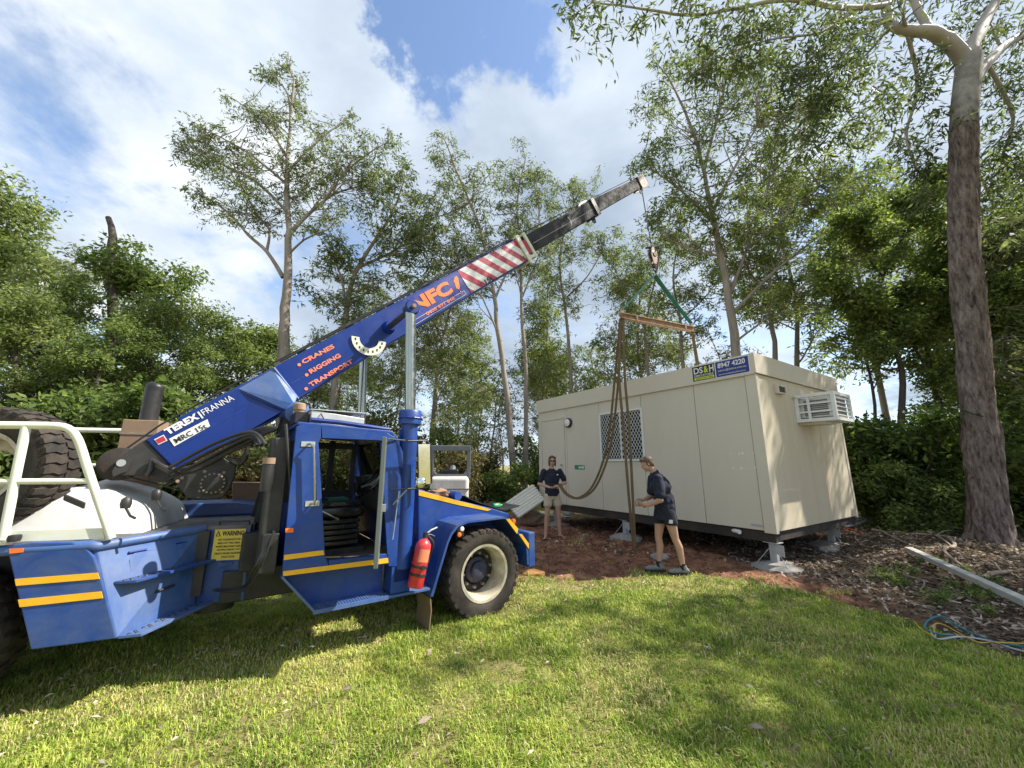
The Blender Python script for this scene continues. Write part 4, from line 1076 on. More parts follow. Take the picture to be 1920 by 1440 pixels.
for tt_ in (tc2 - 1.32, tc2 - 1.02):     # two crescent slots in the grey section
    arc = []
    wm = (g1b[1] + g1a[1]) / 2 + .0
    for q in np.linspace(-1.3, 1.3, 9): arc.append((tt_ + .075 * math.cos(q) - .03, wm + .095 * math.sin(q)))
    for q in np.linspace(1.3, -1.3, 9): arc.append((tt_ + .035 * math.cos(q) - .04, wm + .095 * math.sin(q)))
    MB().extr([bl3(a_, b2, .1365) for a_, b2 in arc], (0, -.002, 0)).build('slot', M['blackprint'], boom)
MB().tube([bl3(tcl + .3, (g1a[1] + g1b[1]) / 2 - .03, .137), bl3(tc2 - .15, (g1c[1] + g1d[1]) / 2 - .02, .137)], .004, 5).build('weld_line', M['alu'], boom)
# base (outer, wider) section with its saddle
sa1, sa2, sa3, sa4 = bpx(272, 824, .20), bpx(513, 690, .20), bpx(559, 748, .20), bpx(327, 881, .20)
BW = .205
base = MB().extr([bl3(sa1[0], sa1[1], BW), bl3(sa2[0], sa2[1], BW), bl3(sa3[0], sa3[1], BW), bl3(*bpx(519, 784, BW), BW), bl3(*bpx(470, 806, BW), BW), bl3(*bpx(430, 830, BW), BW), bl3(sa4[0], sa4[1], BW)], (0, 2 * BW, 0)).build('boom_base', M['blue_deep'], crane, bevel=.012)
# bright saddle cheek that flares out to the pivot
SR = .30
pv = bpx(558, 775, SR)
tri = [bl3(*bpx(446, 729, BW), BW + .001), bl3(*bpx(512, 692, BW), BW + .002), bl3(*bpx(556, 745, BW), BW + .05), bl3(*bpx(553, 758, SR), SR), bl3(*bpx(536, 768, SR), SR - .02)]
MB().extr(tri, (0, .02, 0)).build('saddle_cheek', M['blue_worn'], base, bevel=.004)
MB().extr([bl3(*bpx(446, 731, BW), BW + .001), bl3(*bpx(534, 768, SR), SR - .021), bl3(*bpx(533, 776, SR), SR - .03), bl3(*bpx(519, 784, BW), BW + .002), bl3(*bpx(432, 828, BW), BW + .001)], (0, .015, 0)).build('saddle_web', M['blue_deep'], base, bevel=.003)
pvp = fpx(558, 774, SR)
for sg in (1, -1):
    c_ = Vector((pvp.x, -SR * sg, pvp.z))
    ear = MB().lathe(c_ + Vector((0, sg * .05, 0)), (0, -sg, 0), [(.105, 0), (.115, .01), (.115, .055), (.105, .06)], 28).build('pivot_ear', M['blue_worn'], base, smooth=True)
    MB().lathe(c_, (0, -sg, 0), [(.045, 0), (.045, .035), (.03, .045)], 16).build('pivot_pin', M['galv'], ear, smooth=True)
    MB().extr([Vector((c_.x - .10, c_.y + sg * .03, c_.z)), Vector((c_.x + .10, c_.y + sg * .03, c_.z)), Vector((c_.x + .14, c_.y + sg * .03, zfl)), Vector((c_.x - .30, c_.y + sg * .03, zfl))], Vector((0, sg * .04, 0))).build('pedestal_cheek', M['black'], crane)
MB().tube([bl3(sa2[0], sa2[1], BW + .004), bl3(sa3[0], sa3[1], BW + .004)], .014, 8).build('weld_flange', M['blue_worn'], base)
for (u0, v0, u1, v1) in ((310, 842, 700, 600),):
    pass
MB().tube([bl3(*bpx(306, 854, BW), BW + .001), bl3(*bpx(440, 777, BW), BW + .001), bl3(*bpx(462, 764, BW), BW + .001)], .003, 5).build('weld_line', M['blue'], base)
MB().tube([bl3(*bpx(545, 720, BR), BR + .001), bl3(*bpx(670, 648, BR), BR + .001)], .003, 5).build('weld_line', M['blue'], boom)
# black tail, rope sheave and winch
MB().extr([bl3(*bpx(u, v, .19), .19) for u, v in ((272, 824), (327, 881), (346, 873), (350, 900), (300, 905), (290, 893), (228, 892), (215, 868), (250, 838))], (0, .38, 0)).build('boom_tail', M['black'], base, bevel=.01)
MB().lathe(bl3(*bpx(222, 870, .12), .12), (0, 1, 0), [(.10, 0), (.14, .02), (.14, .22), (.10, .24)], 20).build('tail_drum', M['rubber'], base, smooth=True)
MB().lathe(bl3(*bpx(228, 868, .2), .2), (0, -1, 0), [(.03, 0), (.03, .02)], 12).build('drum_pin', M['galv'], base)
MB().extr([bl3(*bpx(u, v, .215), .215) for u, v in ((222, 862), (238, 852), (246, 866), (238, 884), (226, 888), (212, 894), (210, 884))], (0, .02, 0)).build('guide_plate', M['black'], base)
wpts = [(322, 893), (350, 878), (420, 858), (444, 872), (440, 895), (432, 915), (418, 934), (385, 938), (352, 934), (340, 920)]
wi = MB().extr([fpx(u, v, .24) for u, v in wpts], (0, .46, 0)).build('winch_housing', M['black'], crane, bevel=.01)
wc_ = fpx(399, 906, .243)
MB().lathe(wc_, (0, -1, 0), [(.105, 0), (.105, .012), (.09, .016)], 28).build('winch_flange', M['black'], wi, smooth=True)
for k in range(16):
    a_ = 2 * math.pi * k / 16
    MB().lathe(wc_ + Vector((.085 * math.cos(a_), -.014, .085 * math.sin(a_))), (0, -1, 0), [(.009, 0), (.009, .01)], 6).build('bolt', M['stick'], wi)
for (u, v) in ((384, 884), (420, 886), (375, 920), (415, 922), (333, 902), (342, 896)):
    c_ = fpx(u, v, .243); MB().lathe(c_, (0, -1, 0), [(.014, 0), (.014, .008)], 8).build('bolt', M['stick'], wi)
# ropes and hoses
ropew = qa[1] + .05
MB().tube([bl3(*bpx(236, 842, 0), 0), bl3(*bpx(300, 797, 0), 0), bl3(qa[0] - .2, ropew + .01, 0), bl3(tcl, ropew, 0), bl3(thd + .1, g2c[1] + .06, 0)], .009, 6).build('hoist_rope', M['black'], crane)
MB().tube([bl3(*bpx(232, 892, .1), .1), fpx(345, 920, .1)], .008, 6).build('hoist_rope', M['black'], crane)
hkL = INV @ HK
for dx in (-.03, .05):
    tipp = bl3(thd + .16, -.12, 0)
    MB().tube([Vector((tipp.x + dx, 0 + dx * .5, tipp.z)), Vector((hkL.x + dx, hkL.y + dx * .5, hkL.z + .1))], .011, 6).build('hoist_rope', M['black'], crane)
for k in range(5):
    o_ = Vector((0, -.01 * k, -.022 * (k % 3)))
    MB().tube(catmull([fpx(285, 862, .22), fpx(310, 876, .22 + .02 * k), fpx(345, 878 + 2 * k, .24), fpx(390, 862 + 2 * k, .26), fpx(430, 836 + 3 * k, .30), fpx(455 + 4 * k, 815 + 4 * k, .40), fpx(495, 802 + 3 * k, .55), fpx(520, 804, .6)]), .016, 7).build('hydraulic_hose', M['black'], crane, smooth=True)
for k in range(3):
    MB().tube(catmull([fpx(462, 818 + 3 * k, .35), fpx(462, 845 + 5 * k, .33), fpx(448, 862 + 4 * k, .30), fpx(425, 858, .28)]), .016, 7).build('hydraulic_hose', M['black'], crane, smooth=True)
MB().tube(catmull([fpx(285, 862, .22), fpx(282, 880, .24), fpx(275, 892, .24)]), .02, 8).build('hydraulic_hose', M['black'], crane)
# lift pin bracket on the boom
pz = fpx(771, 578, rc)
MB().cyl((pz.x, -rc - .05, pz.z), (pz.x, rc + .05, pz.z), .035, 16).build('lift_pin', M['black'], boom)
for sg in (1, -1):
    MB().lathe((pz.x, -sg * (rc - .06), pz.z), (0, -sg, 0), [(.07, 0), (.085, .015), (.085, .105), (.07, .12)], 20).build('rod_eye', M['blue_deep'], boom, smooth=True)
    MB().cyl((pz.x, -sg * (BR + .001), pz.z), (pz.x, -sg * (BR + .10), pz.z), .085, 20, .06).build('trunnion', M['blue_deep'], boom, smooth=True)
MB().cyl((pz.x, -rc - .051, pz.z), (pz.x, -rc - .10, pz.z), .022, 12).build('pin_cap', M['board'], boom)
# hydraulic pipe clips along the top edge
for k in range(7):
    tt_ = qa[0] + .3 + k * (tcl - qa[0] - .5) / 6; ww = qa[1] + (qc[1] - qa[1]) * (tt_ - qa[0]) / (tcl - qa[0])
    MB().hexa([bl3(tt_, ww + .002, .12), bl3(tt_ + .1, ww + .002, .12), bl3(tt_ + .1, ww + .002, .04), bl3(tt_, ww + .002, .04), bl3(tt_ + .02, ww + .05, .11), bl3(tt_ + .08, ww + .05, .11), bl3(tt_ + .08, ww + .05, .05), bl3(tt_ + .02, ww + .05, .05)]).build('pipe_clip', M['black'], boom)
MB().tube([bl3(qa[0] + .1, qa[1] + .025, .13), bl3(tcl - .1, qc[1] + .02, .13)], .012, 6).build('boom_pipe', M['black'], boom)
# angle indicator plate (half ring)
ic = bpx(692, 636, BR + .012)
arc = []
for q in np.linspace(math.pi, 2 * math.pi, 15): arc.append((.205 * math.cos(q), .205 * math.sin(q)))
for q in np.linspace(2 * math.pi, math.pi, 15): arc.append((.115 * math.cos(q), .115 * math.sin(q)))
ic3 = bl3(ic[0], ic[1], BR + .02)
ind = MB().extr([ic3 + Vector((a_, 0, b2)) for a_, b2 in arc], (0, .012, 0)).build('angle_indicator', M['cream'], boom)
for k in range(9):
    q = math.pi + (k + .5) * math.pi / 9
    MB().box(ic3.x + .16 * math.cos(q) - .008, ic3.x + .16 * math.cos(q) + .008, ic3.y - .003, ic3.y - .0005, ic3.z + .16 * math.sin(q) - .014, ic3.z + .16 * math.sin(q) + .014).build('graduation', M['blackprint'], ind)

# ---- boom lettering and chevrons
def btext(body, u0, v0, u1, v1, hpx_, r_, mt, par, bold=.02, shear=0.0, lift=.003):
    """lower-left and lower-right pixel of a line of text on the boom's right face"""
    a_ = bl3(*bpx(u0, v0, r_), r_); b2 = bl3(*bpx(u1, v1, r_), r_)
    X = (b2 - a_); um, vm = (u0 + u1) / 2, (v0 + v1) / 2
    d_ = Vector((u1 - u0, v1 - v0)).normalized()
    up_ = bl3(*bpx(um + d_.y * hpx_, vm - d_.x * hpx_, r_), r_) - bl3(*bpx(um, vm, r_), r_)
    N = Vector((0, -1, 0)); Y = N.cross(X).normalized()
    h_ = abs(up_.dot(Y))
    return text_on('lettering', body, a_, X, Y, X.length, h_, mt, par, bold, lift, shear)
rr = BW + .001
btext('TEREX', 315, 816, 375, 784, 13, rr, M['whitepaint'], base, .05)
btext('|', 379, 785, 382, 783.5, 15, rr, M['whitepaint'], base)
btext('FRANNA', 383, 779, 440, 749, 11.5, rr, M['whitepaint'], base, .0)
def bquad(px4, r_, mt, par, name, lift=.002):
    MBo = MB().extr([bl3(*bpx(u, v, r_), r_ + lift) for u, v in px4], (0, -.002, 0))
    return MBo.build(name, M[mt], par)
bquad([(317, 823), (389, 786), (394, 799), (327, 837)], rr, 'whitepaint', base, 'model_plate')
btext('MRC 15t', 331, 831.5, 389, 801.5, 10, rr + .004, M['blackprint'], base, .012)
bquad([(289, 824), (307, 815), (314, 826), (297, 834)], rr, 'whitepaint', base, 'badge_border')
bquad([(291.5, 824.5), (306.5, 817), (311.5, 825.5), (297, 832)], rr + .003, 'redprint', base, 'badge')
rb2 = BR + .001
for body, u0, v0, u1, v1, h_ in (('CRANES', 569, 683, 628, 652, 8.5), ('RIGGING', 583, 701, 640, 669, 8.5), ('TRANSPORT', 583, 726, 663, 680, 8.5)):
    btext(body, u0, v0, u1, v1, h_, rb2, M['salmonprint'], boom, .035)
for u, v in ((561, 684), (575, 703), (574, 729)):
    c_ = bl3(*bpx(u, v, rb2), rb2 + .001); MB().lathe(c_, (0, -1, 0), [(.018, 0), (.018, .003)], 12).build('bullet', M['salmonprint'], boom)
# blue company panel
bquad([(765, 560), (859, 510), (880, 550), (768, 612)], rb2, 'navyprint', boom, 'company_panel', .001)
btext('NFC', 780, 588, 851, 548, 27, rb2 + .004, M['orangeprint'], boom, .05, .0)
btext('0408 891 848', 801, 592, 853, 561, 6.5, rb2 + .004, M['salmonprint'], boom, .02)
fr = [(778, 609), (873, 552.5), (870, 545), (776, 601)]
for a_, b2 in ((0, 1), (1, 2), (2, 3)):
    MB().tube([bl3(*bpx(*fr[a_], rb2), rb2 + .004), bl3(*bpx(*fr[b2], rb2), rb2 + .004)], .003, 5).build('panel_outline', M['whitepaint'], boom)
# orange hook emblem
em = [(852, 520), (856, 518), (859, 522), (860, 530), (862, 538), (860, 543), (855, 541), (853, 533), (850, 527)]
MB().extr([bl3(*bpx(u, v, rb2), rb2 + .004) for u, v in em], (0, -.002, 0)).build('hook_emblem', M['orangeprint'], boom)
MB().tube([bl3(*bpx(u, v, rb2), rb2 + .005) for u, v in ((861, 543), (863, 547), (866, 549), (865, 552), (862, 551))], .005, 5).build('hook_emblem', M['salmonprint'], boom)
# red and white chevrons
c0t, c1t = bpx(870, 527, rb2)[0], tcl - .075
def wlim(t_):
    f_ = (t_ - qa[0]) / (qc[0] - qa[0])
    return qb[1] + (qd[1] - qb[1]) * (t_ - qb[0]) / (qd[0] - qb[0]) + .02, qa[1] + (qc[1] - qa[1]) * f_ - .015
lo0, hi0 = wlim(c0t); lo1, hi1 = wlim(c1t)
MB().extr([bl3(c0t, lo0, rb2 + .001), bl3(c1t, lo1, rb2 + .001), bl3(c1t, hi1, rb2 + .001), bl3(c0t, hi0, rb2 + .001)], (0, -.002, 0)).build('chevron_board', M['silverprint'], boom)
nst = 6; per = (c1t - c0t) / 5.2; slant = .30
for k in range(-1, nst + 1):
    t0 = c0t + k * per + .06; wd_ = per * .47
    # a slanting band clipped to the board
    poly = []
    def clipband(ta_, tb_):
        out = []
        for wv in np.linspace(0, 1, 13):
            lo_a = lo0 + (hi0 - lo0) * wv
            a2 = ta_ - slant * (wv - .5) * 1.0; b3 = tb_ - slant * (wv - .5) * 1.0
            a2 = min(max(a2, c0t), c1t); b3 = min(max(b3, c0t), c1t)
            out.append((a2, b3, wv))
        return out
    rows = [r_ for r_ in clipband(t0, t0 + wd_)]
    mbx = MB()
    for (a2, b3, w1_), (a4, b5, w2_) in zip(rows[:-1], rows[1:]):
        if b3 - a2 < .004 and b5 - a4 < .004: continue
        def pt(t_, wv):
            l_, h_ = wlim(t_); return bl3(t_, l_ + (h_ - l_) * wv, rb2 + .0045)
        mbx.add([pt(a2, w1_), pt(b3, w1_), pt(b5, w2_), pt(a4, w2_)], [(0, 1, 2, 3)])
    if mbx.v: mbx.build('red_band', M['redprint'], boom)
btext('15t', 912, 533, 926, 524.5, 9, rb2 + .006, M['blackprint'], boom, .03)
btext('15t', 978, 489, 985, 485, 8, rb2 + .006, M['blackprint'], boom, .03)

# ---- rear half
zd = 1.06
side = rslab('rear_fender', [P(11.5, 1024), P(60, 1017), P(135, 1017), P(160, 1026), P(176, 1045), P(187, 1075), P(219, 1197.5), P(57, 1219)], 1.0, .05, 'blue_dusty', bevel=.008)
strip([P(29, 1085.5), P(184, 1073.5), P(188, 1085), P(31, 1098)], 1.0, side, True)
strip([P(35, 1124), P(191, 1108.5), P(194, 1121), P(38, 1138)], 1.0, side, True)
strip([P(18.5, 1028.5), P(45, 1027.5), P(44.5, 1035), P(19, 1038)], 1.0, side, True, 'orange', 'marker_light')
# fender block behind the side skin
zb_ = rpx(57, 1219).z
sB = rpx(11.5, 1024); sbk = KR.sz(57, 1219, 1.0)[0]
# front wall of the fender, facing the cab: runs inboard
W0 = INV @ GP(219, 1197, zb_); W1 = INV @ GP(366, 1133, zb_); W2 = INV @ GP(457, 1127, zb_)
zt_ = zd
def wall(a_, b2, z0, z1, th, material, name, bevel=.006):
    d_ = (b2 - a_); d_.z = 0; nrm = Vector((d_.y, -d_.x, 0)).normalized() * th
    q4 = [Vector((a_.x, a_.y, z0)), Vector((b2.x, b2.y, z0)), Vector((b2.x, b2.y, z1)), Vector((a_.x, a_.y, z1))]
    return MB().extr(q4, -nrm).build(name, M[material], crane, bevel=bevel), d_.normalized(), nrm.normalized()
# lean: the top of the front wall sits back and inboard
T0 = INV @ GP(178, 1046, zd - .0); T0 = rpx(176, 1046, .97); T1 = Vector((W1.x - .02, W1.y, zd)); T2 = Vector((W2.x - .02, W2.y, zd))
T0 = Vector((T0.x, T0.y, zd - .02))
fwl = MB().hexa([W0, W1, W1 + RF_ * -.05, W0 + RF_ * -.05, T0, T1, T1 + RF_ * -.05, T0 + RF_ * -.05]).build('fender_front_wall', M['blue_worn'], crane, bevel=.008)
wdir = (W1 - W0); wl = wdir.length; wdir.normalize(); wnrm = Vector((wdir.y, -wdir.x, 0)).normalized()
if wnrm.dot(RF_) < 0: wnrm = -wnrm
fw2 = MB().hexa([W1, W2, W2 + RINW * .05, W1 + RINW * .05, T1, T2, T2 + RINW * .05, T1 + RINW * .05]).build('neck_side', M['blue_dusty'], crane, bevel=.008)
W3 = W2 + RINW * 1.0; MB().hexa([W2 + RINW * .051, W3, W3 - RF_ * .05, W2 + RINW * .051 - RF_ * .05] + [Vector((p.x, p.y, zd)) for p in (W2 + RINW * .051, W3, W3 - RF_ * .05, W2 + RINW * .051 - RF_ * .05)]).build('neck_front', M['black'], crane)
# locker door, catches and treads on the front wall
def wp(a_, z, out=.0):
    f_ = (z - zb_) / (zd - zb_); x0 = W0.lerp(T0, min(1, f_)); x1 = W1.lerp(T1, f_)
    p = x0.lerp(x1, a_); return Vector((p.x, p.y, z)) + wnrm * out
zl0, zl1 = zb_ + .16, zb_ + .53
lk = MB().extr([wp(.24, zl0, .003), wp(.86, zl0, .003), wp(.90, zl0 + .04, .003), wp(.90, zl1 - .05, .003), wp(.84, zl1, .003), wp(.28, zl1, .003), wp(.22, zl1 - .05, .003), wp(.20, zl0 + .04, .003)], wnrm * .008).build('locker_door', M['blue_worn'], fwl, bevel=.003)
MB().tube([wp(.40, zl0 + .03, .012), wp(.40, zl0 + .06, .04), wp(.62, zl0 + .065, .04), wp(.62, zl0 + .06, .012)], .010, 6).build('door_handle', M['black'], lk)
MB().extr([wp(.42, zl0 + .09, .0135), wp(.62, zl0 + .10, .0135), wp(.62, zl0 + .24, .0135), wp(.42, zl0 + .23, .0135)], wnrm * .002).build('data_plate', M['paper'], lk)
for k, wdp in enumerate((.30, .42, .36)):
    text_on('lettering', 'SERIES NO' if k == 0 else '- - - -', wp(.44, zl0 + .19 - k * .035, .016), wp(.6, .5) - wp(.44, .5), (0, 0, 1), .10, .012, M['blackprint'], lk, 0, .002)
for a0 in (.30, .75): MB().tube([wp(a0 - .08, zl1 + .004, .012), wp(a0 + .08, zl1 + .004, .012)], .009, 6).build('hinge', M['blue_deep'], lk)
def tread(z, a0, a1, dpt, name='step_tread'):
    p = [wp(a0, z, .002), wp(a1, z, .002), wp(a1 - .02, z, dpt), wp(a0 + .06, z, dpt)]
    st_ = MB().extr(p, Vector((0, 0, .02))).build(name, M['blue_worn'] if z < .5 else M['blue_dusty'], crane, bevel=.003)
    nn_ = 7
    for k in range(nn_):
        for j in range(3):
            c_ = p[0].lerp(p[1], (k + .5 + .22 * j - .2) / nn_) + wnrm * dpt * (.35 + .25 * (j % 2))
            MB().lathe(Vector((c_.x, c_.y, z + .02)), (0, 0, 1), [(.012, 0), (.009, .006)], 8).build('grip_stud', M['black'], st_)
    return st_
tread(zb_ - .005, .0, 1.12, .13)
ut = tread(zb_ + .34, .06, 1.05, .12)
# neck: warning sign, top rail
def np_(a_, z, out=0.0):
    p = W1.lerp(W2, a_); f_ = (z - zb_) / (zd - zb_); return Vector((p.x - .02 * f_, p.y, z)) + (-RINW) * out
wz0, wz1 = KR.sz(0, 0, 0)[0], 0
ws_ = MB().extr([np_(.22, zd - .29, .003), np_(.86, zd - .29, .003), np_(.90, zd - .03, .003), np_(.24, zd - .03, .003)], -RINW * .006).build('warning_sign', M['warn'], crane)
nd = (np_(1, .5) - np_(0, .5)).normalized(); nl = (W2 - W1).length
def wt(body, a0, a1, z0, h_, bold=.02):
    text_on('lettering', body, np_(a0, z0, .010), nd, (0, 0, 1), nl * (a1 - a0), h_, M['blackprint'], ws_, bold, .002)
wt('WARNING', .40, .87, zd - .085, .042, .03)
MB().tube([np_(.275, zd - .085, .012), np_(.36, zd - .085, .012), np_(.318, zd - .043, .012)], .004, 5, closed=True).build('warning_triangle', M['blackprint'], ws_)
for k, line in enumerate(('NO CLEARANCE FOR', 'MAN AT THIS AREA', 'WHEN MACHINE TURNS', 'SEVERE INJURY OR', 'DEATH FROM CRUSHING', 'COULD OCCUR')):
    i_ = .04 if len(line) < 17 else .0
    if k == 5: i_ = .14
    wt(line, .29 + i_, .85 - i_, zd - .125 - k * .029, .017, .02)
MB().tube([np_(.30, zd, -.02), np_(.30, zd + .035, -.02), np_(.95, zd + .035, -.02), np_(.95, zd, -.02)], .009, 6).build('hand_rail', M['black'], crane)
MB().box(0, 0, 0, 0, 0, 0)
ltx = np_(.55, zb_ + .32, .02); MB().box(ltx.x - .05, ltx.x + .05, ltx.y - .012, ltx.y + .012, ltx.z - .012, ltx.z + .012).build('latch', M['blue_dusty'], crane)
# deck
dk = MB().extr([rl(-2.4, .96, zd - .03), Vector((T0.x, T0.y, zd - .03)) + RINW * .03, Vector((T1.x, T1.y, zd - .03)), Vector((T2.x, T2.y, zd - .03)), Vector((T2.x, T2.y, zd - .03)) + RINW * 1.0, rl(0, -.96, zd - .03), rl(-2.4, -.96, zd - .03)], (0, 0, .032)).build('deck', M['deck'], crane)
MB().extr([rl(-1.7, .56, zb_ + .02), rl(-.30, .56, zb_ + .02), rl(-.30, .56, zd - .035), rl(-1.7, .56, zd - .035)], RINW * .30).build('side_tank', M['black'], crane)
MB().extr([rl(-2.2, .45, .5), rl(.3, .45, .5), rl(.3, .45, zd - .035), rl(-2.2, .45, zd - .035)], RINW * .9).build('rear_chassis', M['black'], crane)
rslab('far_fender', [P(11.5, 1024), P(187, 1024), P(219, 1197), P(57, 1219)], -.95, .05, 'blue')
# rounded blue shoulder between side and deck
MB().tube([rl(-.95, .97, zd - .02), rl(-.25, .97, zd - .02), Vector((T0.x, T0.y, zd - .03)), Vector((T1.x, T1.y, zd - .02))], .035, 10).build('shoulder', M['blue_worn'], crane, smooth=True)
# far bonnet hump seen behind the winch
MB().extr([rl(-.6, -.35, zd + .002), rl(.6, -.35, zd + .002), rl(.52, -.35, zd + .10), rl(.3, -.35, zd + .14), rl(-.6, -.35, zd + .14)], RINW * .5).build('far_locker', M['blue_dusty'], crane, bevel=.02)
# white engine cover
def coverpt(a_, b2):
    return a_
ec = bmesh.new()
NU, NV = 26, 18
vs = []
cx, cy = -.56, .06; LX, LY, HZ = .46, .58, .36
for i in range(NU + 1):
    for j in range(NV + 1):
        u_ = -1 + 2 * i / NU; v_ = -1 + 2 * j / NV
        ex = 3.2
        hgt = max(0, (1 - abs(u_) ** 3.4)) ** .55 * max(0, (1 - abs(v_) ** 4.5)) ** .42
        hh_ = HZ * hgt * (1.0 if u_ < .1 else 1.0 - .30 * (u_ - .1))
        # blister for the radiator neck and a shallow channel along the top
        hh_ += .05 * math.exp(-((u_ + .1) ** 2 / .03 + (v_ + .1) ** 2 / .10)) - .02 * math.exp(-((v_ - .45) ** 2) / .004) * hgt
        hh_ += .022 * hgt * mnoise.noise(Vector((u_ * 2.2, v_ * 2.2, 5.0))) + .008 * hgt * mnoise.noise(Vector((u_ * 7, v_ * 7, 1.0)))
        vs.append(rl(cx + u_ * LX * (1 - .06 * hgt), cy + v_ * LY * (1 - .05 * hgt), zd + .004 + hh_))
fsx = [(i * (NV + 1) + j, (i + 1) * (NV + 1) + j, (i + 1) * (NV + 1) + j + 1, i * (NV + 1) + j + 1) for i in range(NU) for j in range(NV)]
ecv = MB(); ecv.add(vs, fsx); eco = ecv.build('engine_cover', M['white_cover'], crane, smooth=True, angle=60)
ec.free()
for (u, v) in ((236, 945), (293, 930)):
    base_p = rpx(u, v, .92)
    lt = MB().lathe(base_p, (0, 0, 1), [(.028, -.03), (.034, 0), (.030, .035), (.014, .05)], 12).build('rubber_latch', M['black'], eco, smooth=True)
    MB().tube([base_p + Vector((0, 0, -.02)), rpx(u + 8, v + 22, .97), rpx(u + 18, v + 27, .98)], .009, 6).build('latch_strap', M['black'], lt)
q0, q1 = rpx(117, 938, .85), rpx(157, 955, .90)
MB().hexa([q0, q1, q1 + Vector((0, .03, .0)), q0 + Vector((0, .03, 0)), q0 + Vector((0, 0, .045)), q1 + Vector((0, 0, .045)), q1 + Vector((0, .03, .045)), q0 + Vector((0, .03, .045))]).build('cover_grip', M['black'], eco, bevel=.008)
# guard rails
def rail(path, r_, name='guard_rail', par=None, mt='cream'):
    return MB().tube(path, r_, 12).build(name, M[mt], par or crane, smooth=True)
RO = .96
gr0 = rail(catmull([rpx(-60, 795, RO), rpx(0, 797, RO), rpx(60, 797.5, RO), rpx(110, 799, RO), rpx(132, 806, RO), rpx(145, 822, RO), rpx(155, 848, RO), rpx(168, 890, RO), rpx(209, 1010, RO)], 6), .026)
rail([rpx(-60, 902, RO), rpx(0, 903, RO), rpx(167, 902, RO)], .020, 'mid_bar', gr0)
rail([rpx(49, 801, RO), rpx(28, 900, RO), rpx(6, 1012, RO)], .026, 'rail_post', gr0)
MB().extr([rpx(18, 996, RO), rpx(192, 990.5, RO), rpx(196, 1010, RO), rpx(14, 1016, RO)], RINW * .012).build('kick_plate', M['cream'], gr0)
MB().lathe(rpx(27, 1009, 1.0), (0, 0, 1), [(.03, -.02), (.034, 0), (.03, .02)], 14).build('rail_knob', M['black'], gr0, smooth=True)
MB().lathe(rpx(5, 1014, RO) - Vector((0, 0, .012)), (0, 0, 1), [(.05, -.01), (.05, .006)], 14).build('rail_foot', M['cream'], gr0)
FO = -.9
gr1 = rail([rpx(60, 806, FO), rpx(140, 806, FO), rpx(244, 808, FO)], .026)
rail([rpx(241, 808, FO), rpx(234, 870, FO), rpx(230, 905, FO)], .026, 'rail_post', gr1)
rail([rpx(60, 873, FO), rpx(232, 872, FO)], .018, 'mid_bar', gr1)
# exhaust stack
xs0 = rpx(281, 775, -.30); xs0z = rpx(284, 720, -.30).z
ex = MB().tube(catmull([Vector((xs0.x, xs0.y, zd)), Vector((xs0.x, xs0.y, xs0z - .20)), Vector((xs0.x + .005, xs0.y, xs0z - .03)), Vector((xs0.x + .012, xs0.y, xs0z + .01))], 4), [.075] * 9 + [.070, .062, .05, .03], 14)
ex.build('exhaust_stack', M['black'], crane, smooth=True)
# tray behind the deck
MB().extr([fpx(436, 905, -.8), fpx(505, 905, -.8), fpx(505, 940, -.8), fpx(436, 940, -.8)], (0, .3, 0)).build('side_tray', M['board'], crane)

# things that only sit on the crane
bxp = KR.world(*(lambda s: (s, -.25, 0))(KR.sz(274, 800, -.25)[0])); bz_ = KR.sz(274, 790, -.25)[1]
cbx = empty('cardboard_box', (bxp.x, bxp.y, zd + .003), math.pi / 2 - RAZ, 'tall brown board crate standing behind the boom tail', 'crate')
hbx = bz_ - zd
MB().box(-.14, .14, -.12, .12, 0, hbx).build('box_body', M['board'], cbx, bevel=.006)
for k in range(3): MB().box(-.145, .145, -.126, -.121, hbx * (.25 + .3 * k), hbx * (.25 + .3 * k) + .02).build('seam', M['stick'], cbx)
spc = YP(-6, 878, 2.98)
sp_w = empty('spare_wheel', (0, 0, 0), 0, 'big worn spare truck tyre with cream rim lashed upright behind the rail', 'tyre')
tyre(spc, (.16, -.98, 0), .46, .31, .26, par=sp_w, hub=False, lugs=36, nm='wheel_body')
# fire extinguisher strapped to the fender's rear face
ea, eb = fpx(797, 1008, 1.06), fpx(778, 1101, 1.06)
W_ = lambda v: INV.inverted() @ v
ext = empty('fire_extinguisher', W_(eb), 0, 'red fire extinguisher strapped at a slant behind the front wheel', 'extinguisher')
eaw, ebw = W_(ea) - W_(eb), Vector((0, 0, 0)); axx = eaw.normalized(); EL = eaw.length
body = MB().lathe(ebw, axx, [(.070, 0), (.076, .01), (.076, EL * .80), (.070, EL * .88), (.045, EL * .95), (.025, EL * .98), (.025, EL)], 24).build('cylinder_body', M['red_ext'], ext, smooth=True)
MB().lathe(ebw + axx * EL, axx, [(.026, 0), (.026, .05)], 12).build('valve', M['black'], ext)
R_w = KF.R; F_w = KF.F
MB().tube([axx * (EL + .03), axx * (EL + .065) + F_w * .05, axx * (EL + .085) + F_w * .11], .010, 6).build('handle', M['galv'], ext)
MB().tube([axx * (EL + .03), axx * (EL + .03) + F_w * .06 + Vector((0, 0, -.01)), axx * (EL - .0) + F_w * .10], .009, 6).build('lever', M['black'], ext)
MB().tube(catmull([axx * (EL + .02) + F_w * .02, axx * (EL - .06) + F_w * .09 + R_w * .03, axx * (EL * .6) + F_w * .09, axx * (EL * .45) + F_w * .085]), .011, 7).build('hose', M['black'], ext, smooth=True)
x_o = axx.orthogonal().normalized(); y_o = axx.cross(x_o)
for fz in (.42, .26):
    MB().lathe(axx * EL * fz, axx, [(.079, -.012), (.082, -.01), (.082, .01), (.079, .012)], 24).build('strap', M['black'], ext)
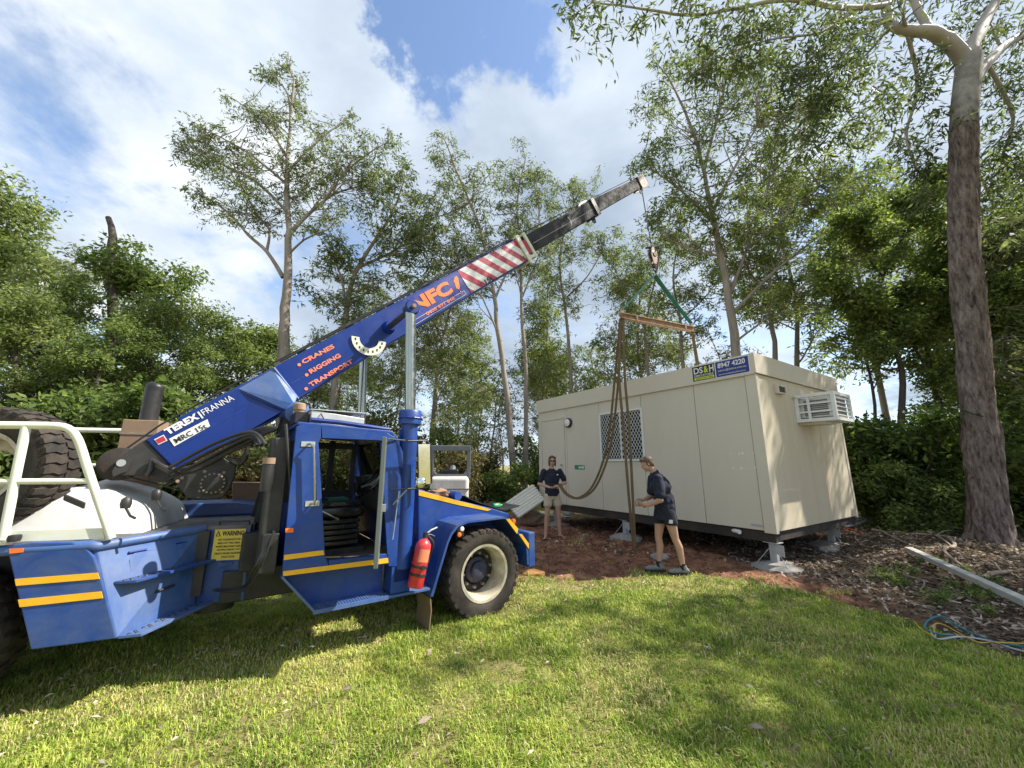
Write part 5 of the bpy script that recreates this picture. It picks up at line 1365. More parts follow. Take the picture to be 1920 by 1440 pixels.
MB().lathe(axx * EL * .42 + R_w * .085, R_w, [(.022, 0), (.022, .02)], 12).build('strap_buckle', M['black'], ext)
lb = MB()
for k in range(9):
    a0 = -.75 + k * 1.5 / 9 + math.atan2(R_w.dot(y_o), R_w.dot(x_o)); a1 = a0 + 1.5 / 9
    lb.add([axx * EL * z_ + (x_o * math.cos(a_) + y_o * math.sin(a_)) * .0775 for a_, z_ in ((a0, .52), (a1, .52), (a1, .78), (a0, .78))], [(0, 1, 2, 3)])
lb.build('label_band', M['salmonprint'], ext)
# things on the bonnet
def hpt(u, v): 
    s, z = KF.sz(u, v, .2); return KF.world(s, .2, z)
def bon_z(s):
    ss = [p[0] for p in hp_[:4]]; zz = [p[1] for p in hp_[:4]]; return float(np.interp(s, ss, zz)) + .003
def on_bonnet(u, r_):
    s = KF.sz(u, 930, r_)[0]; return KF.world(s, r_, bon_z(s)), s
p, s_ = on_bonnet(822, .30); lump('work_rag', p + Vector((0, 0, .035)), .12, .10, .04, M['cloth_rag'], 'crumpled tan rag lying on the crane bonnet', 'rag', 3.3, rough=.8)
p, s_ = on_bonnet(852, .40)
tag(MB().lathe(p + KF.R * .1 + Vector((0, 0, .05)), -KF.R, [(.05, 0), (.052, .005), (.052, .38), (.05, .385)], 18).build('foam_roll', M['bluefoam'], smooth=True), 'blue rolled mat lying across the crane bonnet', 'mat')
mt_ = MB(); 
sm0 = KF.sz(862, 930, .3)[0]; sm1 = KF.sz(962, 940, .3)[0]
rows = []
for k in range(15):
    f_ = k / 14; s_ = sm0 + (sm1 - sm0) * f_; z_ = bon_z(min(s_, hp_[3][0])) + .012 + .05 * (1 - f_) ** 4 + .10 * max(0, (f_ - .6)) ** 1.5 * 2.2 - .0
    rows.append((s_, z_))
for th_ in (0, .012):
    for s_, z_ in rows:
        mt_.v += [tuple(KF.world(s_, .45, z_ + th_)), tuple(KF.world(s_, -.25, z_ + th_))]
n2_ = 2 * len(rows)
for k in range(len(rows) - 1):
    i = 2 * k
    mt_.f += [(i, i + 1, i + 3, i + 2), (n2_ + i, n2_ + i + 2, n2_ + i + 3, n2_ + i + 1), (i, i + 2, n2_ + i + 2, n2_ + i), (i + 1, n2_ + i + 1, n2_ + i + 3, i + 3)]
mt_.f += [(0, n2_, n2_ + 1, 1), (n2_ - 2, n2_ - 1, 2 * n2_ - 1, 2 * n2_ - 2)]
tag(mt_.build('rubber_mat', M['black'], smooth=True), 'black rubber mat with curled end draped over the crane bonnet', 'mat')
sB_ = KF.sz(929, 938, .35)[0]; zB_ = float(np.interp(sB_, [a_[0] for a_ in rows], [a_[1] for a_ in rows])) + .012 + .032
tag(MB().lathe(KF.world(sB_, .35, zB_) + KF.F * -.04, KF.F, [(.03, 0), (.032, .005), (.032, .10), (.015, .125), (.015, .14)], 14).build('green_bottle', M['greenplastic'], smooth=True), 'small green bottle lying on the black mat', 'bottle')
# ------------------------------------------------------------------ people
def blob_mesh(name, caps, ells, voxel, material, parent, smooth_it=6, cut=None, folds=0.0):
    """one continuous skin: tapered capsules and ellipsoids fused by a voxel remesh"""
    bm = bmesh.new()
    sph = bmesh.new(); bmesh.ops.create_icosphere(sph, subdivisions=2, radius=1)
    sv = [v.co.copy() for v in sph.verts]; sf = [[v.index for v in f.verts] for f in sph.faces]; sph.free()
    V = []; Fc = []
    def ball(c, rx, ry, rz_, rot=None):
        b0 = len(V)
        for v in sv:
            q = Vector((v.x * rx, v.y * ry, v.z * rz_))
            if rot: q = rot @ q
            V.append(q + c)
        Fc.extend([tuple(b0 + i for i in f) for f in sf])
    for (a_, b_, r0, r1, *fl_) in caps:
        a_ = Vector(a_); b_ = Vector(b_); n = max(2, int((b_ - a_).length / (min(r0, r1) * .33)) + 1)
        fx, fy = (fl_[0] if fl_ else (1, 1))
        for k in range(n + 1):
            t_ = k / n; r_ = r0 + (r1 - r0) * t_
            ball(a_.lerp(b_, t_), r_ * fx, r_ * fy, r_)
    for (c, rx, ry, rz_, *rt) in ells:
        ball(Vector(c), rx, ry, rz_, rt[0] if rt else None)
    me = bpy.data.meshes.new(name); me.from_pydata(V, [], Fc)
    o = bpy.data.objects.new(name, me); col.objects.link(o)
    md = o.modifiers.new('fuse', 'REMESH'); md.mode = 'VOXEL'; md.voxel_size = voxel; md.use_smooth_shade = True
    ms = o.modifiers.new('relax', 'SMOOTH'); ms.iterations = smooth_it; ms.factor = .5
    dg = bpy.context.evaluated_depsgraph_get()
    m2 = bpy.data.meshes.new_from_object(o.evaluated_get(dg))
    bpy.data.objects.remove(o); bpy.data.meshes.remove(me)
    if cut:
        bm = bmesh.new(); bm.from_mesh(m2)
        for (co, no) in cut:
            bmesh.ops.bisect_plane(bm, geom=bm.verts[:] + bm.edges[:] + bm.faces[:], plane_co=co, plane_no=no, clear_outer=True)
        bm.to_mesh(m2); bm.free()
    if folds:
        m2.update()
        for v in m2.vertices:
            q = Vector((v.co.x * 9, v.co.y * 9, v.co.z * 5.5)); a_ = mnoise.noise(q + Vector((3, 1, 0))) + .5 * mnoise.noise(q * 2.1)
            v.co += v.normal * folds * a_
    m2.name = name; m2.materials.clear(); m2.materials.append(material)
    m2.polygons.foreach_set('use_smooth', [True] * len(m2.polygons))
    ob = bpy.data.objects.new(name, m2); col.objects.link(ob); ob.parent = parent
    return ob
M['skin'] = mat('skin', (.47, .27, .19), .55, var=.08, scale=18)
M['hair_brown'] = mat('brown_hair', (.10, .052, .028), .6, var=.35, scale=40, scl=(1, 1, .25))
M['hair_dark'] = mat('dark_brown_hair', (.12, .07, .04), .6, var=.3, scale=40)
M['navy'] = mat('navy_shirt', (.013, .016, .034), .85, var=.25, scale=9, bump=.25, bscale=14)
M['khaki'] = mat('khaki_shorts', (.48, .41, .30), .85, var=.12, scale=12, bump=.3, bscale=18)
M['darkshorts'] = mat('dark_shorts', (.016, .017, .026), .85, var=.2, scale=12)
M['boot'] = mat('grey_work_shoe', (.20, .20, .19), .8, var=.2, scale=20)
M['sole'] = mat('dark_sole', (.03, .03, .03), .9)
M['sock'] = mat('black_sock', (.02, .02, .025), .9)
M['lens'] = mat('sunglass_lens', (.006, .006, .008), .12)
M['glove'] = mat('work_glove', (.25, .13, .07), .8, var=.2)
def hand(caps, ells, wrist, d, palm_n, side_v, curl=.9, s=1.0):
    """palm, four unequal bent fingers and a thumb from the side of the palm; d points to the fingertips"""
    d = Vector(d).normalized(); n_ = Vector(palm_n); n_ = (n_ - d * n_.dot(d)).normalized(); sv_ = Vector(side_v); sv_ = (sv_ - d * sv_.dot(d) - n_ * sv_.dot(n_)).normalized()
    w_ = Vector(wrist)
    rot = Matrix((sv_, n_, d)).transposed()
    ells.append((w_ + d * .05 * s, .038 * s, .018 * s, .052 * s, rot))
    for k, (off, ln) in enumerate(((-.030, .066), (-.010, .078), (.010, .074), (.029, .058))):
        b0 = w_ + d * .088 * s + sv_ * off * s
        d1 = (d * math.cos(curl * .6) + n_ * math.sin(curl * .6)); d2 = (d * math.cos(curl * 1.7) + n_ * math.sin(curl * 1.7)); d3 = (d * math.cos(curl * 2.5) + n_ * math.sin(curl * 2.5))
        p1 = b0 + d1 * ln * .5 * s; p2 = p1 + d2 * ln * .35 * s; p3 = p2 + d3 * ln * .25 * s
        caps += [(b0 - d * .02 * s, p1, .0105 * s, .0095 * s), (p1, p2, .0095 * s, .0088 * s), (p2, p3, .0088 * s, .0075 * s)]
    t0 = w_ + d * .03 * s - sv_ * .032 * s; t1 = t0 + (d * .6 - sv_ * .6 + n_ * .4).normalized() * .045 * s; t2 = t1 + (d * .8 + n_ * .6 + sv_ * .2).normalized() * .03 * s
    caps += [(t0, t1, .014 * s, .012 * s), (t1, t2, .011 * s, .009 * s)]
def head(caps, ells, c, rz_, tilt=0.0):
    """skull, jaw, nose, ears; the face looks along -Y before rotation"""
    Rm = Matrix.Rotation(rz_, 3, 'Z') @ Matrix.Rotation(tilt, 3, 'X')
    c = Vector(c); g_ = lambda x, y, z: c + Rm @ Vector((x, y, z))
    ells += [(g_(0, .012, .03), .074, .092, .088, Rm), (g_(0, -.022, -.035), .058, .068, .078, Rm), (g_(0, -.045, -.085), .032, .030, .024, Rm), (g_(0, -.088, -.02), .012, .018, .024, Rm), (g_(0, -.080, .012), .05, .014, .012, Rm),
             (g_(.076, .01, -.01), .010, .02, .03, Rm), (g_(-.076, .01, -.01), .010, .02, .03, Rm), (g_(0, -.078, -.058), .022, .010, .008, Rm), (g_(0, -.076, -.070), .018, .010, .007, Rm)]
    return g_, Rm
def foot(caps, ells, a_, d, flat=True):
    d = Vector(d).normalized(); a_ = Vector(a_); g_ = a_.z
    caps += [(a_, a_ + Vector((0, 0, -.02)), .04, .04), (a_ - d * .03 + Vector((0, 0, -.04)), a_ + d * .12 + Vector((0, 0, -.052)), .034, .028), (a_ + d * .10 + Vector((0, 0, -.055)), a_ + d * .17 + Vector((0, 0, -.06)), .032, .022)]
    for k in range(5):
        sd = Vector((-d.y, d.x, 0)) * (-.03 + .015 * k); caps.append((a_ + d * .16 + sd + Vector((0, 0, -.062)), a_ + d * (.195 - .007 * abs(k - 1)) + sd + Vector((0, 0, -.066)), .011, .009))

# person by the door: faces the camera, holds the end of the sling with both hands
p1 = GP(1037, 1006); p1.z = gz(p1.x, p1.y)
pe = empty('person', p1, 0.12, 'long-haired man in sunglasses, navy polo and khaki shorts holding the sling', 'person', 'men rigging the cabin')
K1 = 1.04
inv1 = Matrix.Translation(p1) @ Matrix.Rotation(.12, 4, 'Z')
hw1 = inv1.inverted() @ HANDS1
hz_ = hw1.z
caps, ells = [], []
pel, chest, neck, hd1 = Vector((0, 0, .96)), Vector((0, .0, 1.34)), Vector((0, .01, 1.56)), Vector((.015, -.015, 1.725))
hipL, hipR = Vector((-.095, 0, .93)), Vector((.095, 0, .93)); kL, kR = Vector((-.13, -.02, .52)), Vector((.135, -.02, .52)); aL, aR = Vector((-.165, .02, .095)), Vector((.165, .02, .095))
shL, shR = Vector((-.195, .01, 1.475)), Vector((.195, .01, 1.475)); eL, eR = Vector((-.30, .03, 1.20)), Vector((.325, .0, 1.235))
wL, wR = Vector((-.09, -.20, 1.13)), Vector((.13, -.19, 1.165))
ells += [((0, 0, 1.02), .155, .10, .13), ((0, 0, 1.16), .15, .10, .15), ((0, 0, 1.32), .168, .11, .16), ((0, .01, 1.45), .15, .075, .06)]
caps += [(chest + Vector((0, 0, .1)), neck, .07, .055), (neck, hd1 + Vector((0, .0, -.05)), .055, .052)]
for sh, el, wr in ((shL, eL, wL), (shR, eR, wR)):
    caps += [(sh, sh.lerp(el, .3), .046, .046), (sh.lerp(el, .3), el, .046, .042), (el, el.lerp(wr, .35), .042, .041), (el.lerp(wr, .35), wr, .041, .027)]
for hp, kn, an in ((hipL, kL, aL), (hipR, kR, aR)):
    caps += [(hp, hp.lerp(kn, .5), .088, .076), (hp.lerp(kn, .5), kn, .076, .054), (kn, kn.lerp(an, .3) + Vector((0, .02, 0)), .054, .056), (kn.lerp(an, .3) + Vector((0, .02, 0)), an, .056, .035)]
foot(caps, ells, aL, (-.35, -1, 0)); foot(caps, ells, aR, (.4, -1, 0))
hand(caps, ells, wL, (.85, -.25, -.05), (0, .5, .6), (0, -.5, 1), 1.0)
hand(caps, ells, wR, (-.9, -.2, .0), (0, .5, -.6), (0, -.5, 1), 1.0)
g1, R1m = head(caps, ells, hd1, -.10, .05)
body = blob_mesh('body', caps, ells, .0075, M['skin'], pe)
# clothes
caps, ells = [], []
ells += [((0, .0, .90), .182, .130, .20), ((0, 0, 1.02), .178, .128, .20), ((0, 0, 1.14), .178, .128, .17), ((0, 0, 1.32), .192, .132, .18), ((0, .01, 1.46), .18, .10, .075)]
caps += [(shL + Vector((0, 0, .004)), shL.lerp(eL, .30), .074, .070), (shR + Vector((0, 0, .004)), shR.lerp(eR, .30), .074, .070), (shL.lerp(eL, .30), shL.lerp(eL, .72), .070, .068), (shR.lerp(eR, .30), shR.lerp(eR, .72), .070, .068), (chest + Vector((0, 0, .13)), neck + Vector((0, 0, -.035)), .085, .068)]
blob_mesh('polo_shirt', caps, ells, .010, M['navy'], pe, 5, [((0, 0, .935), (0, 0, -1)), ((0, -.02, 1.555), (0, -.35, 1))], .016)
caps, ells = [], []
ells += [((0, 0, .93), .165, .115, .11)]
caps += [(hipL, hipL.lerp(kL, .46), .098, .104), (hipR, hipR.lerp(kR, .46), .098, .104)]
blob_mesh('shorts', caps, ells, .010, M['khaki'], pe, 4, [((0, 0, .70), (0, 0, -1))], .012)
caps, ells = [], []
ells += [(g1(0, .028, .050), .088, .098, .080, R1m), (g1(.068, .035, -.02), .026, .06, .085, R1m), (g1(-.068, .035, -.02), .026, .06, .085, R1m), (g1(0, .075, -.04), .07, .035, .10, R1m), (g1(.06, -.035, .075), .03, .035, .03, R1m), (g1(-.055, -.04, .078), .035, .03, .028, R1m), (g1(.0, -.04, .095), .05, .035, .025, R1m),
         (g1(.07, .02, -.085), .024, .04, .04, R1m), (g1(-.07, .02, -.085), .024, .04, .04, R1m)]
blob_mesh('hair', caps, ells, .008, M['hair_brown'], pe, 2)
caps, ells = [], []
for sx in (-1, 1): ells.append((g1(sx * .034, -.094, .006), .029, .008, .020, R1m))
caps += [(g1(-.02, -.098, .012), g1(.02, -.098, .012), .005, .005), (g1(.062, -.085, .012), g1(.082, .0, .01), .005, .005), (g1(-.062, -.085, .012), g1(-.082, .0, .01), .005, .005)]
blob_mesh('sunglasses', caps, ells, .004, M['lens'], pe, 1)
for an, dv in ((aL, (-.35, -1, 0)), (aR, (.4, -1, 0))):
    d = Vector(dv).normalized(); q = Vector((-d.y, d.x, 0)); c_ = Vector((an.x, an.y, .008))
    MB().extr([c_ - d * .06 - q * .035, c_ + d * .10 - q * .045, c_ + d * .20 - q * .04, c_ + d * .22 + q * .01, c_ + d * .17 + q * .045, c_ - d * .06 + q * .035], (0, 0, .014)).build('thong_sandal', M['sole'], pe)
cr_ = MB().lathe(wR + Vector((-.01, 0, 0)), (wR - eR), [(.031, -.012), (.033, 0), (.031, .012)], 14).build('wrist_watch', M['sole'], pe)
MB().extr([(.085, -.134, 1.40), (.125, -.128, 1.40), (.125, -.128, 1.425), (.085, -.134, 1.425)], (0, -.006, 0)).build('chest_logo', M['silverprint'], pe)

# walking man: strides to the left, head bowed, hands together holding a shackle
p2 = GP(1252, 1074); p2.z = gz(p2.x, p2.y)
pw = empty('person', p2, -.10, 'man in navy polo and dark shorts walking past the cabin with bowed head', 'person', 'men rigging the cabin')
caps, ells = [], []
X = -1      # faces -x
pel, chest, neck, hd2 = Vector((.02, 0, .90)), Vector((-.03, 0, 1.28)), Vector((-.10, 0, 1.49)), Vector((-.195, -.01, 1.61))
hF, hB = Vector((-.01, .09, .88)), Vector((.05, -.09, .88)); kF, kB = Vector((-.075, .09, .49)), Vector((.125, -.09, .50)); aF, aB = Vector((-.10, .08, .095)), Vector((.20, -.10, .105))
shN, shF = Vector((-.075, -.17, 1.385)), Vector((-.075, .17, 1.385)); eN, eF = Vector((-.085, -.22, 1.075)), Vector((-.10, .20, 1.10)); wN, wF = Vector((-.25, -.10, .98)), Vector((-.27, .08, 1.05))
ells += [((.025, 0, .95), .115, .155, .13), ((.02, 0, 1.08), .11, .15, .15), ((-.02, 0, 1.26), .125, .17, .17), ((-.06, 0, 1.39), .09, .17, .075)]
caps += [(chest + Vector((-.03, 0, .08)), neck, .075, .056), (neck, hd2 + Vector((.03, 0, -.03)), .056, .052)]
for sh, el, wr in ((shN, eN, wN), (shF, eF, wF)):
    caps += [(sh, el, .058, .047), (el, el.lerp(wr, .35), .042, .041), (el.lerp(wr, .35), wr, .041, .027)]
for hp, kn, an in ((hF, kF, aF), (hB, kB, aB)):
    caps += [(hp, hp.lerp(kn, .5), .092, .078), (hp.lerp(kn, .5), kn, .078, .055), (kn, kn.lerp(an, .3) + Vector((.022, 0, 0)), .055, .057), (kn.lerp(an, .3) + Vector((.022, 0, 0)), an, .057, .036)]
hand(caps, ells, wN, (-.85, .3, .15), (.1, .6, .4), (0, -.3, 1), 1.0)
hand(caps, ells, wF, (-.8, -.35, -.15), (.1, -.6, -.3), (0, -.3, 1), 1.0)
for an in (aF, aB): caps.append((an, an + Vector((-.04, 0, -.055)), .034, .028))
g2, R2m = head(caps, ells, hd2, -math.pi / 2, .42)
blob_mesh('body', caps, ells, .0075, M['skin'], pw)
caps, ells = [], []
ells += [((.04, 0, .80), .155, .185, .22), ((.035, 0, .94), .155, .184, .22), ((.03, 0, 1.05), .155, .18, .18), ((-.01, 0, 1.26), .160, .195, .18), ((-.06, 0, 1.40), .105, .18, .08)]
caps += [(shN, shN.lerp(eN, .74), .078, .084), (shF, shF.lerp(eF, .74), .078, .084), (chest + Vector((-.03, 0, .10)), neck + Vector((.008, 0, -.01)), .085, .07)]
blob_mesh('polo_shirt', caps, ells, .010, M['navy'], pw, 5, [((0, 0, .775), (0, 0, -1)), ((-.14, 0, 1.47), (-.5, 0, 1))], .016)
caps, ells = [], []
ells += [((.03, 0, .90), .125, .165, .12)]
caps += [(hF, hF.lerp(kF, .36), .104, .108), (hB, hB.lerp(kB, .36), .104, .108)]
blob_mesh('shorts', caps, ells, .010, M['darkshorts'], pw, 4, [((0, 0, .705), (0, 0, -1))])
MB().extr([(.02, -.2005, .74), (.075, -.2005, .735), (.08, -.2005, .785), (.03, -.2005, .79)], (0, .012, 0)).build('shorts_logo', M['silverprint'], pw)
caps, ells = [], []
ells += [(g2(0, .026, .046), .084, .094, .078, R2m), (g2(0, .07, -.01), .066, .034, .075, R2m), (g2(.066, .03, .005), .018, .05, .055, R2m), (g2(-.066, .03, .005), .018, .05, .055, R2m), (g2(0, -.045, .085), .058, .04, .03, R2m)]
blob_mesh('hair', caps, ells, .008, M['hair_dark'], pw, 2)
for an, kn in ((aF, kF), (aB, kB)):
    gy_ = .012 if an is aF else .02
    MB().cyl(an + Vector((0, 0, -.03)), an + Vector((.004, 0, .055)), .045, 14, .041).build('sock', M['sock'], pw, smooth=True)
    c_ = Vector((an.x, an.y, 0)); caps, ells = [], []
    caps += [(c_ + Vector((.045, 0, .045 + gy_)), c_ + Vector((-.14, 0, .036 + gy_)), .044, .036), (c_ + Vector((-.12, 0, .036 + gy_)), c_ + Vector((-.19, 0, .03 + gy_)), .040, .028), (c_ + Vector((.015, 0, .05 + gy_)), c_ + Vector((.008, 0, .105 + gy_)), .05, .046)]
    sh_ = blob_mesh('work_shoe', caps, ells, .009, M['boot'], pw, 3)
    MB().extr([c_ + Vector((x, y, .0)) for x, y in ((.085, -.03), (.04, -.048), (-.14, -.048), (-.215, -.03), (-.225, .0), (-.215, .03), (-.14, .048), (.04, .048), (.085, .03))], (0, 0, .022)).build('shoe_sole', M['sole'], sh_)
shp = Matrix.Translation(p2) @ Matrix.Rotation(-.10, 4, 'Z') @ Vector((-.355, -.0, 1.01))
mb = MB().tube([shp + Vector((.05 * math.cos(q), .01, .06 * math.sin(q))) for q in np.linspace(-.6, math.pi + .6, 12)], .012, 8)
mb.cyl(shp + Vector((-.055, .01, -.04)), shp + Vector((.055, .01, -.04)), .013, 8)
tag(mb.build('shackle', M['stick'], smooth=True), "steel bow shackle held in the walking man's hands", 'shackle')
# ------------------------------------------------------------------ trees
M['bark_gum'] = mat('pale_gum_bark', (.36, .31, .26), .85, var=.28, scale=3.0, dirt=(.14, .11, .09), dirt_amt=.6, dscale=2.2, bump=.5, bscale=18, scl=(1, 1, .25))
m, t, b = newmat('rough_grey_bark')
nb1 = tnoise(t, 5.5, 10, .72, scl=(1.5, 1.5, .35), dist=.6); nb2 = tnoise(t, 2.2, 6, .6, scl=(1, 1, .6))
cb_ = tramp(t, nb1, [(.34, (.022, .015, .012)), (.47, (.085, .060, .050)), (.58, (.17, .135, .115)), (.72, (.30, .25, .22))])
t.links.new(tmix(t, .35, cb_, tramp(t, nb2, [(.35, (.07, .05, .045)), (.65, (.20, .165, .145))])), b.inputs['Base Color'])
b.inputs['Roughness'].default_value = .95; b.inputs['Specular IOR Level'].default_value = .1
tbump(t, b, nb1, 1.0, .12)
M['bark_rough'] = m
m, t, b = newmat('rough_bark_shedding_to_white')
nb1 = tnoise(t, 8.5, 10, .75, scl=(1.5, 1.5, .42), dist=.4); nb3 = tnoise(t, 2.6, 6, .65, scl=(1.6, 1.6, .5)); nb4 = tnoise(t, 3, 5, .6)
rough_c = tramp(t, nb1, [(.36, (.045, .033, .028)), (.46, (.17, .13, .115)), (.56, (.28, .23, .205)), (.70, (.42, .365, .335))])
white_c = tramp(t, nb4, [(.3, (.24, .20, .175)), (.6, (.48, .44, .39))])
tc_ = t.nodes.new('ShaderNodeTexCoord'); sx_ = t.nodes.new('ShaderNodeSeparateXYZ'); t.links.new(tc_.outputs['Object'], sx_.inputs[0])
ma = t.nodes.new('ShaderNodeMath'); ma.operation = 'MULTIPLY_ADD'; t.links.new(nb3, ma.inputs[0]); ma.inputs[1].default_value = 4.5; t.links.new(sx_.outputs[2], ma.inputs[2])
mr_ = t.nodes.new('ShaderNodeMapRange'); t.links.new(ma.outputs[0], mr_.inputs[0]); mr_.inputs[1].default_value = 11.0; mr_.inputs[2].default_value = 11.8
t.links.new(tmix(t, mr_.outputs[0], rough_c, white_c), b.inputs['Base Color'])
b.inputs['Roughness'].default_value = .9; b.inputs['Specular IOR Level'].default_value = .15
tbump(t, b, nb1, .8, .10)
M['bark_two'] = m
M['bark_white'] = mat('smooth_white_bark', (.42, .38, .33), .7, var=.14, scale=2.5, dirt=(.22, .18, .15), dirt_amt=.5, dscale=2)
M['bark_dark'] = mat('dark_bark', (.075, .06, .05), .9, var=.3, scale=6, bump=.6, bscale=24, scl=(1, 1, .3))
M['gumleaf'] = leafmat('gum_leaf', (.065, .090, .045), (.175, .215, .105), (.36, .40, .21), .46, .42)
M['gumleaf2'] = leafmat('bright_gum_leaf', (.075, .105, .035), (.195, .245, .085), (.38, .43, .16), .48, .45)
M['broadleaf'] = leafmat('broad_leaf', (.055, .090, .028), (.180, .240, .080), (.42, .47, .17), .48, .40)
M['darkleaf'] = leafmat('dark_shrub_leaf', (.030, .055, .016), (.090, .140, .038), (.25, .33, .09), .46, .40)
M['dryleaf'] = leafmat('dry_undergrowth_leaf', (.075, .065, .03), (.17, .155, .07), (.30, .25, .12), .32, .5)

class Tree:
    def __init__(self, seed):
        self.mb = MB(); self.cl = []; self.r = random.Random(seed); self.nodes = []
    def tube(self, path, radii, n): self.mb.tube(path, radii, n, caps=False)
    def limb(self, path, r0, r1, n=8, kids=8, klen=(1.0, 2.2), lvl=1, start=.25, up=.3, spread=1.0, cs=.45):
        """a limb along given points, with branches that leave it at random"""
        pts = catmull(path, 4); m_ = len(pts)
        jit = r0 * .12
        pts = [p + Vector((self.r.uniform(-jit, jit), self.r.uniform(-jit, jit), 0)) if 0 < i < m_ - 1 else p for i, p in enumerate(pts)]
        rad_ = [r0 + (r1 - r0) * (i / (m_ - 1)) ** .8 for i in range(m_)]
        self.tube(pts, rad_, n)
        self.nodes += pts[len(pts) // 4:]
        for k in range(kids):
            f_ = start + (1 - start) * (k + self.r.random()) / kids
            i = min(m_ - 2, int(f_ * (m_ - 1))); p = pts[i].lerp(pts[i + 1], self.r.random()); d = (pts[i + 1] - pts[i]).normalized()
            self.branch(p, d, self.r.uniform(*klen) * (1.15 - .5 * f_), max(.012, rad_[i] * .42), lvl, up, spread, cs)
        self.branch(pts[-1], (pts[-1] - pts[-2]).normalized(), klen[0], r1, lvl, up, .5, cs)
    def branch(self, p, d, ln, r0, lvl, up=.3, spread=1.0, cs=.45):
        rv = Vector((self.r.gauss(0, 1), self.r.gauss(0, 1), self.r.gauss(0, .6)))
        rv = (rv - d * rv.dot(d))
        if rv.length < 1e-4: rv = d.orthogonal()
        rv.normalize(); a_ = self.r.uniform(.5, 1.15) * spread
        d = (d * math.cos(a_) + rv * math.sin(a_) + Vector((0, 0, up * .5))).normalized()
        n = 5; path = [p.copy()]; dirs = [d.copy()]
        for i in range(n):
            d = (d + Vector((self.r.gauss(0, .16), self.r.gauss(0, .16), self.r.gauss(0, .12) + up * .10))).normalized()
            path.append(path[-1] + d * ln / n); dirs.append(d.copy())
        r1 = max(.004, r0 * .35)
        self.tube(path, [r0 + (r1 - r0) * i / n for i in range(n + 1)], 5 if lvl > 0 else 3)
        if lvl > 0:
            for k in range(4 if lvl > 1 else 5):
                f_ = .25 + .75 * (k + self.r.random()) / 5; i = min(n - 1, int(f_ * n))
                self.branch(path[i].lerp(path[i + 1], f_ * n - i), dirs[i], ln * self.r.uniform(.38, .62), r0 * .5, lvl - 1, up * .7, 1.0, cs)
            self.cl.append((path[-1], cs * .8))
        else:
            for f_ in (.45, .75, 1.0):
                i = min(n - 1, int(f_ * n)); self.cl.append((path[i].lerp(path[i + 1], min(1, f_ * n - i)), cs * self.r.uniform(.6, 1.15)))
    def fill(self, c, rx, ry, rz_, n, cs=.17, gap=-.12):
        """sprays of leaves spread through a volume, some of them carried by a visible branch"""
        c = Vector(c); sd = self.r.random() * 50
        for k in range(n):
            while True:
                q = Vector((self.r.uniform(-1, 1), self.r.uniform(-1, 1), self.r.uniform(-1, 1)))
                if .02 < q.length <= 1: break
            q = q.normalized() * q.length ** .6
            p = c + Vector((q.x * rx, q.y * ry, q.z * rz_))
            if mnoise.noise(p * 1.15 + Vector((sd, 0, 0))) < gap: continue
            d = Vector((self.r.gauss(0, .6) + q.x * .5, self.r.gauss(0, .6) + q.y * .5, self.r.uniform(-.7, .35))).normalized(); ln = self.r.uniform(.3, .65)
            for f_ in (0, .5, 1.0): self.cl.append((p + d * ln * f_ - Vector((0, 0, .12 * f_ * f_)), cs * self.r.uniform(.8, 1.3)))
            self.mb.tube([p - d * .25, p + d * ln * .5, p + d * ln], [.008, .005, .003], 3, caps=False)
            if self.nodes and self.r.random() < .30:
                nd_ = min(self.r.sample(self.nodes, min(14, len(self.nodes))), key=lambda a_: (a_ - p).length + max(0, a_.z - p.z) * 2)
                L_ = (p - nd_).length
                if L_ < 3.2:
                    m1 = nd_.lerp(p, .4) + Vector((self.r.uniform(-.12, .12), self.r.uniform(-.12, .12), -.06)) * L_; m2_ = nd_.lerp(p, .75) + Vector((self.r.uniform(-.08, .08), self.r.uniform(-.08, .08), .02)) * L_
                    self.mb.tube([nd_, m1, m2_, p], [.010 + .008 * L_, .009 + .004 * L_, .008, .005], 4, caps=False)
    def fillpx(self, blobs, Y, dens=1.0, rd=.8, cs=.17, gap=-.12):
        for (u, v, ru, rv) in blobs:
            k_ = Y / FPX * 1.02; A_ = math.pi * ru * rv * k_ * k_
            yy_ = Y + self.r.uniform(-.5, .5)
            self.fill(YP(u, v, yy_), ru * k_, max(ru, rv) * k_ * rd, rv * k_, int(27 * A_ * dens) + 3, cs, gap)
    def leaves(self, n_per, L, W, droop=.6, seed=0, flat=.7, lo=.0):
        r = np.random.default_rng(seed); c = np.array([tuple(a_) for a_, b_ in self.cl]); s = np.array([b_ for a_, b_ in self.cl])
        N = len(c) * n_per; ci = np.repeat(np.arange(len(c)), n_per)
        off = r.normal(size=(N, 3)); off /= np.maximum(np.linalg.norm(off, axis=1, keepdims=True), 1e-6); off *= (r.random((N, 1)) ** .55)
        off[:, 2] *= flat; p = c[ci] + off * s[ci][:, None]
        p[:, 2] -= .25 * s[ci] * droop
        d = r.normal(size=(N, 3)); d[:, 2] = d[:, 2] * (1 - droop) - droop * 1.2; d += off * .5; d /= np.linalg.norm(d, axis=1, keepdims=True)
        q = r.normal(size=(N, 3)); wv = np.cross(d, q); wv /= np.maximum(np.linalg.norm(wv, axis=1, keepdims=True), 1e-6)
        nrm = np.cross(d, wv)
        Ls = L * r.uniform(.6, 1.25, (N, 1)); Ws = W * r.uniform(.7, 1.25, (N, 1))
        v0 = p; v1 = p + d * Ls * .42 + wv * Ws * .5; v2 = p + d * Ls + nrm * Ls * r.uniform(-.18, .18, (N, 1)); v3 = p + d * Ls * .42 - wv * Ws * .5
        V = np.stack([v0, v1, v2, v3], 1).reshape(-1, 3)
        cv = r.random(len(c)); ti = np.clip(.55 * r.random(N) + .45 * cv[ci] , 0, 1) ** 1.2
        return V, np.repeat(ti, 4)
